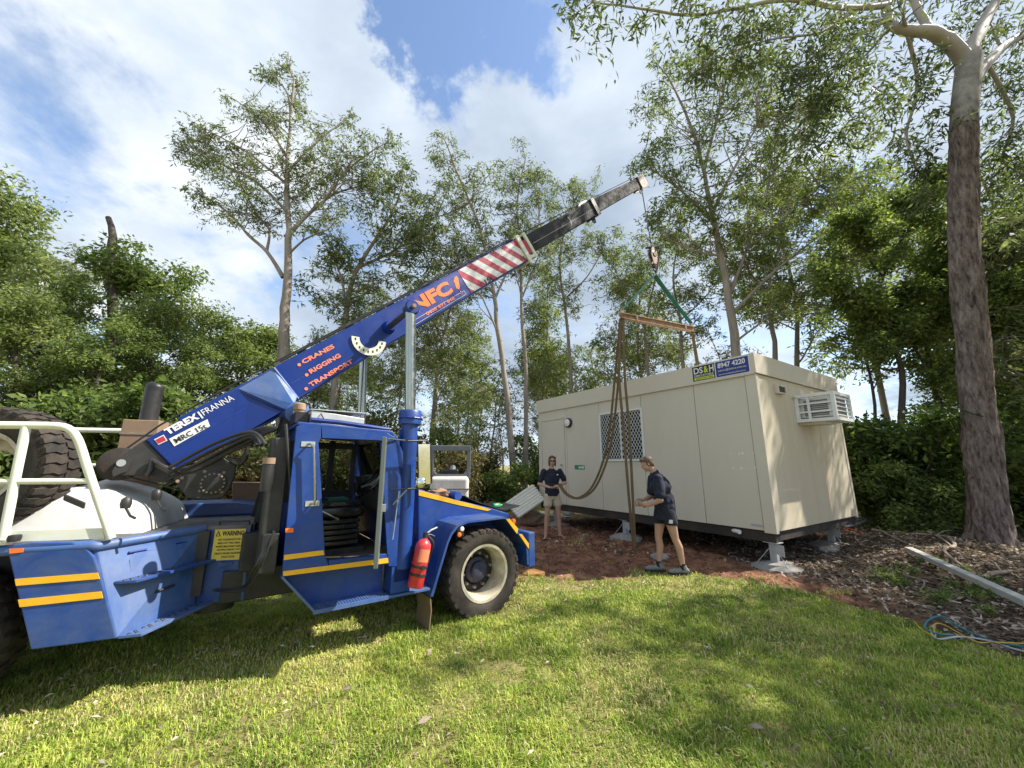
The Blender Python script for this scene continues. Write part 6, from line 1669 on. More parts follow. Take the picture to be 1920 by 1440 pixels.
    def make(self, name, loc, bark, leaf, n_per, L, W, droop, seed, label, cat='tree', group=None, flat=.7, trunk_name='trunk'):
        e_ = empty(name, loc, 0, label, cat, group)
        o = Vector(loc)
        self.mb.v = [tuple(Vector(v) - o) for v in self.mb.v]
        self.mb.build(trunk_name, M[bark], e_, smooth=True, angle=80)
        if self.cl:
            V, ti = self.leaves(n_per, L, W, droop, seed, flat)
            V = V - np.array(tuple(o))
            arr_mesh('crown', V, 4, np.arange(len(V)), M[leaf], {'tint': ti}, e_)
        return e_
def ypath(px, y0, y1=None):
    y1 = y0 if y1 is None else y1; n = max(1, len(px) - 1)
    return [YP(u, v, y0 + (y1 - y0) * i / n) for i, (u, v) in enumerate(px)]
def copy_tree(o, loc, rz, sc_, label=None, group=None, sz=None):
    c = o.copy(); col.objects.link(c); c.location = loc; c.rotation_euler = (0, 0, rz); c.scale = (sc_, sc_, sc_ if sz is None else sz)
    if label: c['label'] = label
    if group: c['group'] = group
    for ch in list(o.children):
        k = ch.copy(); col.objects.link(k); k.parent = c
    return c

# tall gum beyond the crane
T1 = Tree(5); Y = 14.0
base_p = YP(528, 955, Y); base_p.z = 0
T1.limb([base_p] + ypath([(530, 690), (534, 600), (540, 510), (541, 430), (537, 340), (544, 250), (551, 150)], Y), .27, .035, 10, 4, (1.0, 1.8), 1, .62, .5, .9, .22)
for px, y0, y1, r0, kd in (([(531, 520), (500, 472), (465, 440), (435, 405), (395, 375)], Y, Y - .8, .10, 7), ([(500, 472), (505, 430), (480, 400), (455, 350)], Y, Y + .6, .06, 5), ([(536, 445), (575, 405), (625, 365), (690, 345)], Y, Y + .8, .11, 8),
                           ([(600, 388), (650, 320), (710, 275)], Y, Y - .6, .06, 6), ([(541, 400), (480, 340), (420, 310), (360, 275)], Y, Y + .3, .08, 8), ([(537, 345), (470, 290), (400, 250)], Y, Y - .6, .06, 6),
                           ([(540, 300), (500, 235), (445, 190)], Y, Y + .4, .06, 6), ([(541, 320), (590, 270), (640, 230)], Y, Y + .5, .06, 6), ([(538, 480), (570, 450), (615, 430)], Y, Y - .9, .06, 5), ([(545, 240), (540, 180), (520, 150)], Y, Y, .05, 5)):
    T1.limb(ypath(px, y0, y1), r0, .022, 6, max(2, kd - 4), (.8, 1.5), 1, .35, .3, 1.0, .22)
T1.fillpx([(535, 160, 36, 42), (548, 215, 36, 40), (455, 195, 36, 22), (500, 225, 30, 30), (375, 275, 46, 42), (425, 300, 46, 36), (465, 335, 52, 46), (405, 390, 36, 26), (490, 385, 44, 36), (622, 265, 46, 40), (690, 285, 46, 42), (645, 355, 62, 40), (600, 310, 45, 40), (630, 420, 44, 26), (545, 290, 40, 45), (700, 350, 40, 26), (560, 370, 34, 40)], Y, 1.0)
T1.make('gum_tree', base_p, 'bark_gum', 'gumleaf', 6, .20, .050, .5, 1, 'tallest gum tree, open crown standing alone above the crane')
# leaning forked gum right of it, behind the boom
T2 = Tree(8); Y = 15.5
b2_ = YP(622, 950, Y); b2_.z = 0
T2.limb([b2_] + ypath([(625, 740), (645, 620), (660, 530), (690, 470), (735, 400), (760, 330)], Y), .20, .03, 8, 4, (1.0, 2.0), 1, .5, .4, 1.0, .22)
T2.limb(ypath([(650, 600), (640, 520), (610, 460)], Y, Y - .5), .08, .02, 6, 3, (.8, 1.3), 1, .3, .3, 1.0, .22)
T2.limb(ypath([(675, 500), (740, 470), (800, 430)], Y, Y + .5), .08, .02, 6, 3, (.8, 1.3), 1, .3, .3, 1.0, .22)
T2.fillpx([(755, 345, 42, 36), (725, 395, 42, 36), (790, 400, 38, 42), (800, 460, 42, 46), (745, 460, 45, 40), (660, 470, 45, 36), (620, 500, 38, 34), (700, 545, 46, 36), (640, 570, 44, 34), (765, 530, 36, 36), (580, 540, 34, 30)], Y, .9)
T2.make('gum_tree', b2_, 'bark_gum', 'gumleaf', 6, .26, .062, .5, 2, 'forked gum tree leaning right behind the middle of the boom')
# pair of slender gums behind the boom head
def gum(px, Y, r0, seed, label, limbs=(), kids=12, start=.35, n_per=6, leaf='gumleaf', klen=(1.0, 2.0), cs=.22, blobs=(), dens=1.0, bark='bark_gum', L=.21, W=.05, lvl=1, group=None, droop=.62):
    t_ = Tree(seed); v_ground = 720 + FPX * math.tan(math.atan2(CAMH, Y) + TH)
    b_ = YP(px[0][0], px[0][1], Y); b_.z = 0
    t_.limb([b_] + ypath(px, Y), r0, .028, 8, max(3, kids // 3), klen, lvl, max(start, .5), .45, .95, cs)
    for lp_, y1, r_ in limbs:
        t_.limb(ypath(lp_, Y, y1), r_, .018, 6, 3, (.8, 1.5), 1, .4, .35, 1.0, cs)
    t_.fillpx(blobs, Y, dens)
    return t_.make('gum_tree', b_, bark, leaf, n_per, L, W, droop, seed, label, group=group)
gum([(962, 880), (950, 740), (932, 610), (925, 540), (900, 430), (860, 330), (835, 265)], 15, .16, 21, 'slender gum with curved trunk rising left of the boom head',
    (([(928, 560), (960, 480), (965, 400)], 15.4, .06), ([(940, 640), (905, 560), (870, 500)], 14.6, .06), ([(880, 380), (840, 400), (805, 410)], 15.2, .05)), 12, .52, blobs=((840, 290, 30, 42), (850, 365, 44, 46), (822, 440, 42, 46), (880, 440, 42, 52), (890, 520, 46, 38), (905, 345, 38, 40), (930, 430, 36, 44), (840, 510, 36, 34)))
gum([(985, 880), (986, 700), (978, 590), (976, 480), (970, 380), (985, 300)], 15.8, .13, 22, 'straight slender gum beside the curved one, left of the cabin',
    (([(978, 560), (1010, 480), (1040, 400)], 16.2, .05), ([(978, 500), (1010, 420), (1005, 340)], 15.4, .05)), 11, .5, blobs=((962, 335, 38, 44), (985, 405, 42, 48), (1005, 350, 32, 38), (960, 470, 38, 40), (1010, 480, 34, 40), (1000, 560, 30, 30)))
gum([(1075, 860), (1070, 700), (1062, 600), (1050, 500), (1062, 420), (1090, 350)], 17.5, .13, 23, 'thin gum whose crown ends behind the grey boom sections',
    (([(1060, 560), (1100, 520), (1130, 470)], 17.0, .05),), 12, .45, blobs=((1060, 370, 32, 42), (1080, 450, 38, 46), (1050, 520, 36, 38), (1098, 375, 22, 36), (1090, 560, 32, 32), (1030, 440, 28, 38)))
gum([(812, 860), (818, 720), (830, 640), (850, 560), (880, 500)], 18.5, .17, 24, 'pale leaning gum trunk right of the chrome ram', (([(830, 640), (800, 580), (770, 540)], 18, .06),), 11, .45, blobs=((800, 560, 46, 36), (850, 600, 46, 36), (780, 625, 38, 34), (880, 540, 34, 30), (830, 660, 36, 28)))
# gums behind the cabin
gum([(1386, 700), (1368, 570), (1350, 470), (1335, 400), (1315, 300), (1285, 210), (1250, 140)], 12.5, .19, 31, 'leaning gum with dense crown rising behind the cabin sign',
    (([(1372, 590), (1440, 520), (1500, 470), (1580, 410)], 12.2, .08), ([(1365, 560), (1410, 440), (1450, 320)], 13.0, .08), ([(1340, 420), (1280, 360), (1225, 320)], 12.6, .07), ([(1335, 400), (1390, 290), (1440, 200)], 12.0, .08),
     ([(1320, 320), (1350, 200), (1370, 110)], 12.6, .07), ([(1380, 640), (1420, 610), (1450, 590)], 12.2, .05), ([(1355, 480), (1300, 470), (1240, 440)], 12.0, .05), ([(1400, 470), (1480, 400), (1550, 340)], 12.8, .05)), 12, .40, 6, 'gumleaf2', (1.0, 2.0), .22, blobs=((1225, 185, 32, 55), (1238, 280, 42, 46), (1310, 130, 44, 52), (1330, 225, 54, 62), (1400, 170, 54, 60), (1420, 290, 62, 54), (1300, 335, 54, 46), (1380, 395, 62, 50), (1480, 240, 54, 60), (1500, 345, 54, 54), (1560, 400, 54, 38), (1450, 455, 54, 36), (1330, 465, 54, 38), (1255, 395, 46, 36), (1590, 330, 44, 40), (1400, 90, 44, 36), (1620, 420, 46, 40), (1540, 180, 50, 50), (1610, 240, 44, 44), (1450, 130, 44, 40), (1270, 120, 30, 40), (1660, 360, 40, 44)))
gum([(1456, 740), (1452, 640), (1440, 560), (1455, 480), (1490, 400)], 13.6, .13, 32, 'second gum trunk right of the sign, crown against the sky', (([(1450, 600), (1500, 540), (1550, 500)], 13.2, .06), ([(1445, 560), (1400, 500), (1390, 440)], 13.8, .06)), 11, .42, 6, 'gumleaf2', blobs=((1480, 430, 50, 44), (1540, 500, 50, 36), (1400, 490, 40, 36), (1470, 560, 42, 32), (1600, 470, 44, 36), (1420, 570, 36, 30)))
gum([(1220, 840), (1215, 700), (1210, 620), (1225, 540), (1240, 460)], 17, .12, 33, 'thin gum standing between spreader beam and hook', (([(1212, 620), (1180, 560), (1150, 500)], 17, .05),), 12, .35, 6, 'gumleaf2', blobs=((1230, 465, 44, 44), (1170, 510, 40, 42), (1210, 570, 42, 36), (1140, 455, 28, 38), (1180, 620, 34, 30)))
gum([(1290, 800), (1280, 680), (1275, 600), (1262, 520), (1275, 440)], 16, .12, 34, 'gum behind the green slings with low crown', (([(1276, 600), (1320, 560), (1350, 520)], 16, .05),), 12, .3, 6, 'gumleaf2', blobs=((1290, 465, 44, 46), (1330, 540, 42, 38), (1260, 560, 38, 36), (1310, 610, 38, 30)))

# big rough-barked tree on the right, with smooth white limbs
TB = Tree(41)
tb0 = GP(1862, 1030); tb0.z = gz(tb0.x, tb0.y) - .08
yB = tb0.y
trk = [tb0, YP(1842, 860, yB - .05), YP(1828, 700, yB - .15), YP(1812, 520, yB - .3), YP(1806, 340, yB - .5), YP(1808, 215, yB - .65), YP(1818, 110, yB - .65)]
pts = catmull(trk, 9)
rr_ = [float(np.interp(i / (len(pts) - 1), [0, .04, .10, .3, .6, .85, 1.0], [.37, .30, .262, .238, .222, .225, .22])) for i in range(len(pts))]
TB.mb.tube(pts, rr_, 40, caps=True)
nb = 40
for i in range(len(pts)):          # bark plates and root flare
    for k in range(nb):
        v = Vector(TB.mb.v[i * nb + k]); c_ = pts[i]; d = (v - c_); hgt_ = max(0, min(1, (len(pts) * .84 - i) / 8))
        q = (.055 * mnoise.noise(Vector((math.cos(k / nb * 6.283) * 2.6, math.sin(k / nb * 6.283) * 2.6, i * .22))) + .04 * mnoise.noise(Vector((k * 1.1, i * .7, 9.0)))) * hgt_
        fl_ = (1 + .25 * max(0, math.cos(k / nb * 2 * math.pi * 5 + 1)) * max(0, 1 - i / 4)) if i < 4 else 1
        TB.mb.v[i * nb + k] = tuple(c_ + d * (1 + q / max(d.length, .1)) * fl_)
big = empty('gum_tree', tb0, 0, 'big rough-barked tree with smooth white upper limbs at the right', 'tree')
TB.mb.v = [tuple(Vector(v) - tb0) for v in TB.mb.v]
TB.mb.build('trunk', M['bark_two'], big, smooth=True, angle=60)
TW = Tree(42)
yt = yB - .65
top = YP(1806, 215, yt)
TW.limb([YP(1810, 190, yt), YP(1812, 150, yt), YP(1820, 95, yt), YP(1850, 30, yt + .3), YP(1900, -60, yt + .6), YP(1930, -160, yt + 1)], .225, .06, 16, 4, (.8, 1.4), 1, .6, .2, 1, .4)
TW.limb([YP(1815, 120, yt), YP(1775, 75, yt - .1), YP(1735, 58, yt - .2), YP(1700, 58, yt - .2), YP(1668, 40, yt - .2), YP(1662, -20, yt), YP(1640, -110, yt + .3), YP(1600, -180, yt + .3)], .17, .05, 12, 8, (.8, 1.5), 1, .4, .1, 1, .38)
TW.limb([YP(1745, 62, yt - .2), YP(1715, 5, yt), YP(1680, -60, yt + .4), YP(1660, -160, yt + .8)], .10, .03, 10, 7, (.8, 1.4), 1, .3, .1, 1, .38)
TW.limb([YP(1818, 170, yt), YP(1850, 118, yt + .2), YP(1900, 75, yt + .5), YP(1990, 20, yt + .9), YP(2080, -60, yt + 1.2)], .14, .05, 12, 6, (.8, 1.4), 1, .4, .1, 1, .4)
TW.limb([YP(1668, 35, yt - .2), YP(1600, 70, yt - .3), YP(1530, 100, yt - .4), YP(1500, 160, yt - .5), YP(1492, 235, yt - .5)], .05, .012, 7, 7, (.5, .9), 1, .25, -.2, 1, .30)
TW.limb([YP(1662, 10, yt - .1), YP(1580, 15, yt - .5), YP(1480, 0, yt - .8), YP(1380, 15, yt - 1.0), YP(1290, 28, yt - 1.2), YP(1180, 12, yt - 1.3), YP(1110, 5, yt - 1.3)], .07, .012, 7, 12, (.5, .85), 1, .2, -.1, .9, .24)
TW.limb([YP(1600, 15, yt - .4), YP(1540, 60, yt - .6), YP(1440, 75, yt - .8), YP(1340, 110, yt - .9)], .04, .01, 6, 8, (.5, .9), 1, .25, -.2, .9, .28)
TW.limb([YP(1700, 58, yt - .2), YP(1720, 160, yt + .4), YP(1700, 250, yt + .7), YP(1715, 310, yt + .8), YP(1740, 345, yt + .8)], .05, .012, 7, 6, (.4, .8), 1, .35, -.2, 1, .28)
TW.limb([YP(1605, 70, yt - .3), YP(1575, 110, yt - .2), YP(1550, 190, yt - .2)], .03, .01, 6, 4, (.4, .7), 1, .4, -.3, 1, .25)
TW.limb([YP(1850, 118, yt + .2), YP(1900, 220, yt + .8), YP(1880, 300, yt + 1), YP(1930, 330, yt + 1.2)], .05, .015, 7, 7, (.5, .9), 1, .3, -.1, 1, .3)
TW.mb.v = [tuple(Vector(v) - tb0) for v in TW.mb.v]
TW.mb.build('limb', M['bark_white'], big, smooth=True, angle=80)
for yy_, bl_ in ((yt - 1.2, [(1150, 30, 70, 36), (1230, 45, 70, 36), (1320, 60, 70, 46), (1410, 60, 70, 50), (1105, 10, 40, 25)]), (yt - .6, [(1490, 90, 70, 60), (1560, 120, 70, 66), (1500, 30, 90, 36), (1620, 170, 64, 66), (1600, 40, 60, 40), (1500, 190, 50, 50), (1560, 240, 46, 46)]),
                  (yt + .4, [(1690, 150, 56, 80), (1740, 260, 50, 70), (1700, 20, 60, 40), (1770, 20, 46, 40)]), (yt + .9, [(1880, 190, 44, 90), (1890, 60, 40, 50), (1870, 300, 44, 50), (1960, 120, 60, 90), (1840, 20, 60, 34), (1900, 130, 50, 60), (1780, 110, 40, 50), (1860, 390, 40, 50)])):
    TW.fillpx(bl_, yy_, 1.15, .7, .15, -.05)
V, ti = TW.leaves(5, .19, .042, .75, 5, .9)
arr_mesh('crown', V - np.array(tuple(tb0)), 4, np.arange(len(V)), M['gumleaf'], {'tint': ti * .6}, big)

# twisted small tree right of the cabin
def bush_tree(px, Y, r0, seed, label, limbs, leaf='darkleaf', n_per=30, cs=.45, kids=9, L=.13, W=.06, droop=.35, name='small_tree', bark='bark_dark', start=.35, klen=(.6, 1.2)):
    t_ = Tree(seed); b_ = YP(px[0][0], px[0][1], Y); b_.z = 0
    t_.limb([b_] + ypath(px, Y), r0, .02, 7, kids, klen, 1, start, .3, 1.0, cs)
    for lp_, y1, r_ in limbs: t_.limb(ypath(lp_, Y, y1), r_, .014, 6, kids, (.5, 1.1), 1, .3, .25, 1.0, cs)
    return t_.make(name, b_, bark, leaf, n_per, L, W, droop, seed, label)
bush_tree([(1690, 860), (1692, 720), (1685, 670), (1665, 630), (1650, 590), (1655, 520), (1690, 450), (1700, 390)], 10.5, .10, 51, 'twisted dark-stemmed tree between cabin and big trunk',
          (([(1665, 630), (1620, 580), (1590, 555), (1560, 530)], 10.2, .05), ([(1690, 690), (1650, 690), (1645, 640), (1625, 600)], 10.8, .04), ([(1690, 450), (1730, 400), (1745, 350)], 10.5, .04), ([(1655, 520), (1620, 470), (1600, 420)], 10.4, .04)), 'broadleaf', 26, .40, 10)
bush_tree([(1770, 900), (1765, 780), (1745, 700), (1735, 600), (1745, 500), (1770, 430)], 11, .12, 52, 'vine-covered tree just left of the big rough trunk',
          (([(1745, 700), (1710, 640), (1700, 560)], 10.8, .05), ([(1738, 600), (1780, 540), (1790, 470)], 11, .05)), 'broadleaf', 34, .48, 14, start=.15)
bush_tree([(1640, 860), (1640, 760), (1625, 680), (1600, 640), (1560, 625)], 11.5, .06, 53, 'thin bare-stemmed sapling leaning over the air conditioner', (([(1630, 700), (1660, 660), (1640, 600)], 11.3, .03),), 'broadleaf', 10, .3, 5)
bush_tree([(1905, 900), (1905, 760), (1890, 640), (1880, 540), (1885, 430)], 10, .14, 54, 'leafy tree half cut off by the right edge', (([(1895, 680), (1870, 620), (1862, 560)], 9.8, .05), ([(1885, 560), (1930, 480), (1960, 420)], 10, .05), ([(1890, 620), (1950, 600), (2010, 560)], 9.5, .05)), 'broadleaf', 34, .5, 14, start=.2)

ORD = ['first', 'second', 'third', 'fourth', 'fifth', 'sixth', 'seventh', 'eighth', 'ninth', 'tenth', 'eleventh', 'twelfth', 'thirteenth', 'fourteenth', 'fifteenth', 'sixteenth', 'seventeenth', 'eighteenth']
# ---- prototypes for the forest behind, then individual copies
def proto_broad(seed, h, rad_, leaf, label, n_per=14, L=.22, W=.10, name='bushy_tree'):
    t_ = Tree(seed); r = random.Random(seed)
    t_.limb([Vector((0, 0, 0)), Vector((r.uniform(-.2, .2), 0, h * .35)), Vector((r.uniform(-.4, .4), r.uniform(-.3, .3), h * .7)), Vector((r.uniform(-.4, .4), 0, h * .93))], h * .022, .03, 7, 14, (rad_ * .55, rad_ * .95), 2, .18, .25, 1.05, rad_ * .17)
    return t_.make(name, (0, 0, 0), 'bark_dark', leaf, n_per, L, W, .35, seed, label)
def proto_shrub(seed, h, rad_, leaf, label, n_per=13, L=.15, W=.065, name='shrub'):
    t_ = Tree(seed); r = random.Random(seed)
    for k in range(7):
        a_ = k * 2 * math.pi / 7 + r.uniform(-.3, .3); q = rad_ * r.uniform(.3, .75)
        t_.limb([Vector((0, 0, 0)), Vector((q * .4 * math.cos(a_), q * .4 * math.sin(a_), h * .4)), Vector((q * math.cos(a_), q * math.sin(a_), h * r.uniform(.65, 1.0)))], .03, .012, 5, 6, (rad_ * .3, rad_ * .6), 1, .12, .2, 1.0, rad_ * .26)
    return t_.make(name, (0, 0, 0), 'bark_dark', leaf, n_per, L, W, .3, seed, label, 'shrub')
def proto_gum(seed, h, leaf, label, n_per=6, nf=46):
    t_ = Tree(seed); r = random.Random(seed)
    t_.limb([Vector((0, 0, 0)), Vector((r.uniform(-.3, .3), 0, h * .3)), Vector((r.uniform(-.7, .7), r.uniform(-.3, .3), h * .6)), Vector((r.uniform(-1, 1), 0, h))], h * .011, .03, 7, 5, (1.3, 2.5), 1, .45, .4, .95, .25)
    for k in range(11):
        a_ = r.uniform(0, 6.28); z_ = h * r.uniform(.42, 1.0); q = r.uniform(.2, 1.9) * (1.25 - z_ / h)
        t_.fill(Vector((q * math.cos(a_) * 1.3, q * math.sin(a_) * 1.3, z_)), .95, .95, .75, nf)
    return t_.make('gum_tree', (0, 0, 0), 'bark_gum', leaf, n_per, .24, .06, .6, seed, label)
def place(protos, spots, label, group, used=set()):
    order = sorted(range(len(spots)), key=lambda i: spots[i][0]); rank = {i: ORD[j] for j, i in enumerate(order)}
    for k, (u, vtop, Y, which) in enumerate(spots):
        o, h0 = protos[which]
        top_ = YP(u, vtop, Y); loc = Vector((top_.x, Y, -.02)); s_ = top_.z / h0
        rz_ = random.uniform(0, 6.28); wob = random.uniform(.9, 1.15)
        lab = label % rank[k]
        if o.name not in used:
            used.add(o.name); o.location = loc; o.rotation_euler = (0, 0, rz_); o.scale = (s_ * wob, s_ * wob, s_); o['label'] = lab; o['group'] = group
        else: copy_tree(o, loc, rz_, s_ * wob, lab, group, s_)
BR_ = [(proto_broad(61, 8, 3.0, 'broadleaf', 'x', 13, .18, .08), 8.3), (proto_broad(62, 7, 3.2, 'gumleaf2', 'x', 13, .17, .06), 7.4), (proto_broad(63, 9, 2.8, 'broadleaf', 'x', 10, .18, .075), 9.3)]
place(BR_, [(30, 420, 15, 1), (-90, 440, 12.5, 0), (105, 545, 13, 2), (280, 520, 16, 0), (60, 590, 11.5, 1), (310, 600, 13.5, 1), (215, 620, 12, 2)], '%s bushy tree from the left in the dense stand left of the crane', 'bushy trees at the left')
place(BR_, [(395, 610, 16, 1), (465, 625, 17.5, 0), (360, 660, 13, 2), (520, 650, 18.5, 1), (590, 690, 17.5, 2)], '%s rounded bushy tree from the left behind the crane cab and boom base', 'bushy trees behind the crane')
place(BR_, [(1780, 560, 15, 1), (1900, 560, 12.5, 0), (2030, 500, 11.5, 1), (1840, 720, 12, 0)], '%s bushy tree from the left in the green wall around the big trunk', 'bushy trees at the right')
GU = [(proto_gum(71, 12, 'gumleaf2', 'x'), 13), (proto_gum(72, 13, 'gumleaf', 'x'), 14), (proto_gum(73, 11, 'gumleaf2', 'x'), 12)]
place(GU, [(700, 520, 22, 0), (760, 560, 20, 1), (865, 560, 23, 2), (900, 620, 26, 0), (1010, 590, 22, 1), (1040, 640, 25, 2), (1110, 640, 24, 0), (650, 600, 25, 2), (820, 500, 21, 1), (1250, 580, 20, 0)]+[ (1190, 480, 19, 1), (1010, 490, 20, 0)],
      '%s thin gum from the left in the far forest behind boom and slings', 'forest gums between crane and cabin')
place(GU, [(60, 410, 20, 2), (-60, 380, 18, 0), (150, 470, 21, 1)], '%s gum from the left showing above the left-hand bushy stand', 'gums above the left stand')
place(GU, [(1430, 300, 16, 1), (1560, 290, 17, 2), (1690, 330, 16, 0), (1880, 260, 14, 0), (1990, 220, 12, 1)], '%s gum crown from the left filling the sky above the cabin end', 'gums at the right')
SH = [(proto_shrub(81, 2.4, 1.5, 'darkleaf', 'x', 16), 2.7), (proto_shrub(82, 2.0, 1.4, 'broadleaf', 'x', 10), 2.3), (proto_shrub(83, 2.2, 1.5, 'dryleaf', 'x', 8), 2.5)]
def proto_sapling(seed, h, label):
    t_ = Tree(seed); r = random.Random(seed)
    t_.limb([Vector((0, 0, 0)), Vector((r.uniform(-.25, .25), 0, h * .35)), Vector((r.uniform(-.5, .5), 0, h * .7)), Vector((r.uniform(-.8, .8), 0, h))], h * .0075, .015, 6, 5, (.7, 1.4), 1, .3, .4, .9, .2)
    for k in range(5):
        z_ = h * r.uniform(.5, 1.0); t_.fill(Vector((r.uniform(-.9, .9), r.uniform(-.7, .7), z_)), .8, .8, .6, 16)
    return t_.make('sapling', (0, 0, 0), 'bark_gum', 'gumleaf2', 6, .20, .05, .6, seed, label)
SA = [(proto_sapling(86, 7, 'x'), 7.4), (proto_sapling(87, 6, 'x'), 6.4), (proto_sapling(88, 8, 'x'), 8.4)]
place(SA, [(575, 690, 15, 0), (608, 640, 17, 1), (655, 660, 16, 2), (700, 640, 18, 0), (735, 690, 15.5, 1), (790, 660, 17, 2), (845, 690, 16, 0), (870, 650, 19, 1), (893, 720, 15, 2), (915, 660, 18, 1), (942, 700, 17, 0), (1010, 680, 17, 2), (1035, 650, 19, 1), (1090, 640, 18, 0), (1130, 620, 17, 2), (1155, 640, 19, 1), (1340, 610, 16, 0)],
      '%s thin pale sapling from the left in the forest behind crane and cabin', 'saplings behind crane and cabin')
place(SH, [(690, 825, 13, 2), (640, 810, 14.5, 1), (740, 810, 15, 2), (860, 840, 13.5, 2), (905, 840, 15, 2), (955, 870, 14, 1), (560, 800, 13, 2), (500, 800, 12, 1), (450, 810, 11, 2), (840, 800, 17, 1), (720, 770, 17, 2), (1010, 820, 18, 1)],
      '%s undergrowth shrub from the left in the forest edge behind crane and digger', 'shrubs behind the crane')
place(SH, [(60, 740, 10, 1), (150, 730, 10.5, 1), (240, 735, 11, 0), (320, 745, 11.5, 1), (390, 755, 12, 1), (-30, 740, 9, 1)], '%s leafy shrub from the left at the foot of the left-hand trees', 'shrubs at the left')
place(SH, [(1650, 780, 9.6, 0), (1715, 775, 10, 0), (1775, 820, 9.8, 1), (1685, 870, 9.0, 1), (1890, 830, 10, 1), (1950, 800, 9.5, 1), (1615, 830, 10.6, 0)], '%s dark dense shrub from the left beyond the cabin end', 'shrubs at the right')
# trees further right, outside the picture, whose shade dapples the lawn and the cabin end
GS = [(proto_gum(91, 9, 'gumleaf', 'x', 6, 34), 9.5)]
for k, (x, y, s_) in enumerate(((12.0, 4.6, 1.22), (14.8, 6.4, 1.35), (11.2, 2.9, 1.12), (14.0, 9.6, .95))):
    lab = ('first', 'second', 'third', 'fourth')[k] + ' open-crowned gum standing out of view right of the lawn'
    if k == 0: GS[0][0].location = (x, y, 0); GS[0][0].scale = (s_,) * 3; GS[0][0]['label'] = lab; GS[0][0]['group'] = 'gums right of the lawn'
    else: copy_tree(GS[0][0], (x, y, 0), k * 1.7, s_, lab, 'gums right of the lawn')
# broken dead trunk at the left
ds = Tree(95); Yd_ = 14.6; db = YP(212, 700, Yd_); db.z = 0
ds.mb.tube([db] + ypath([(212, 600), (209, 520), (208, 470), (212, 445), (209, 425), (203, 408)], Yd_), [.17, .165, .16, .15, .14, .115, .10], 10)
ds.make('dead_trunk', db, 'bark_dark', 'gumleaf', 1, .1, .1, .5, 1, 'bare broken-off dead trunk sticking out of the left trees', 'dead tree')
# ------------------------------------------------------------------ mini digger, timber, debris
dgp = YP(842, 950, 9.4); dg0 = Vector((dgp.x, 9.4, 0))
dgr = empty('mini_excavator', dg0, rad(8), 'small white and grey mini digger parked behind the crane bonnet', 'digger')
zc0 = YP(842, 893, 9.4).z; zc1 = YP(842, 836, 9.4).z
hwid = .44
MB().box(-hwid, hwid, -.45, .55, .55, zc0).build('engine_hood', M['digger_white'], dgr, bevel=.08, seg=4, smooth=True)
MB().box(-hwid - .004, hwid + .004, -.454, .3, zc0 - .28, zc0 - .265).build('hood_seam', M['black'], dgr)
ro = MB()
for sx in (-1, 1):
    ro.box(sx * hwid - .045, sx * hwid + .045, .0, .09, zc0 - .05, zc1 - .08)
    ro.extr([(sx * (hwid - .046), .0, zc0 + .02), (sx * (hwid - .16), .0, zc0 + .02), (sx * (hwid - .046), .0, zc0 + .14)], (0, .05, 0))
ro.box(-hwid - .045, hwid + .045, -.01, .10, zc1 - .12, zc1 + .01)
ro.build('roll_frame', M['digger_grey'], dgr, bevel=.015)
MB().box(-hwid, hwid, .0, .06, zc0 + .001, zc0 + .05).build('frame_foot', M['digger_grey'], dgr)
MB().box(-.20, .20, .25, .36, zc0 - .1, zc0 + .16).build('seat_back', M['vinyl'], dgr, bevel=.04, seg=3, smooth=True)
MB().tube([(-.33, .35, zc0), (-.33, .33, zc0 + .2)], .02, 8).build('control_lever', M['black'], dgr)
for sx in (-.36, .36):
    tr_ = [(.55 * math.cos(q) * 1.15, .20 + .20 * math.sin(q)) for q in np.linspace(0, 2 * math.pi, 25)[:-1]]
    MB().extr([(sx - .12, y, z) for y, z in tr_], (.24, 0, 0)).build('track', M['rubber'], dgr)
MB().box(-.3, .3, -.4, .4, .3, .56).build('undercarriage', M['black'], dgr)
bmA = MB().tube([(.05, .5, .8), (.05, 1.1, 1.5), (.05, 1.7, 1.2)], .09, 8).build('dig_arm', M['digger_grey'], dgr)

# pile of white boards left of the cabin
bc = YP(985, 955, 10.6)
for k in range(7):
    a_ = YP(950 + k * 3.4, 944 + k * 4.2, 10.9 - .09 * k); b_ = YP(1000 + k * 3.2, 910 + k * 4.2, 11.3 - .09 * k)
    pass
    d_ = (b_ - a_).normalized(); sd = d_.cross(Vector((0, 0, 1))).normalized() * .07; up_ = sd.cross(d_).normalized() * .022
    mb = MB().hexa([a_ - sd - up_, b_ - sd - up_, b_ + sd - up_, a_ + sd - up_, a_ - sd + up_, b_ - sd + up_, b_ + sd + up_, a_ + sd + up_])
    tag(mb.build('timber_board', M['timber'], bevel=.004), '%s white-painted board from the bottom of the sloping pile' % ('first', 'second', 'third', 'fourth', 'fifth', 'sixth', 'seventh')[k], 'board', 'boards in the pile')
lump('earth_mound', YP(985, 970, 11.2) - Vector((0, 0, .05)), .7, .5, .22, mat('loose_soil', (.17, .09, .055), .95, var=.4, scale=9, dirt=(.33, .24, .17), dirt_amt=.7, dscale=12, bump=.8, bscale=30), 'low mound of earth and debris under the white boards', 'mound', 8.1, rough=.5)
for (u, v, u2, v2, h_, lab) in ((1003, 962, 1065, 972, .05, 'flat grey board lying behind the long-haired man'), (1046, 957, 1072, 966, .09, 'short pale batten lying against the cabin pier')):
    a_, b_ = GP(u, v), GP(u2, v2)
    d_ = (b_ - a_).normalized(); sd = d_.cross(Vector((0, 0, 1))) * .08; z_ = Vector((0, 0, h_))
    tag(MB().hexa([a_ - sd, b_ - sd, b_ + sd, a_ + sd, a_ - sd + z_, b_ - sd + z_, b_ + sd + z_, a_ + sd + z_]).build('board', M['plank'], bevel=.004), lab, 'board')
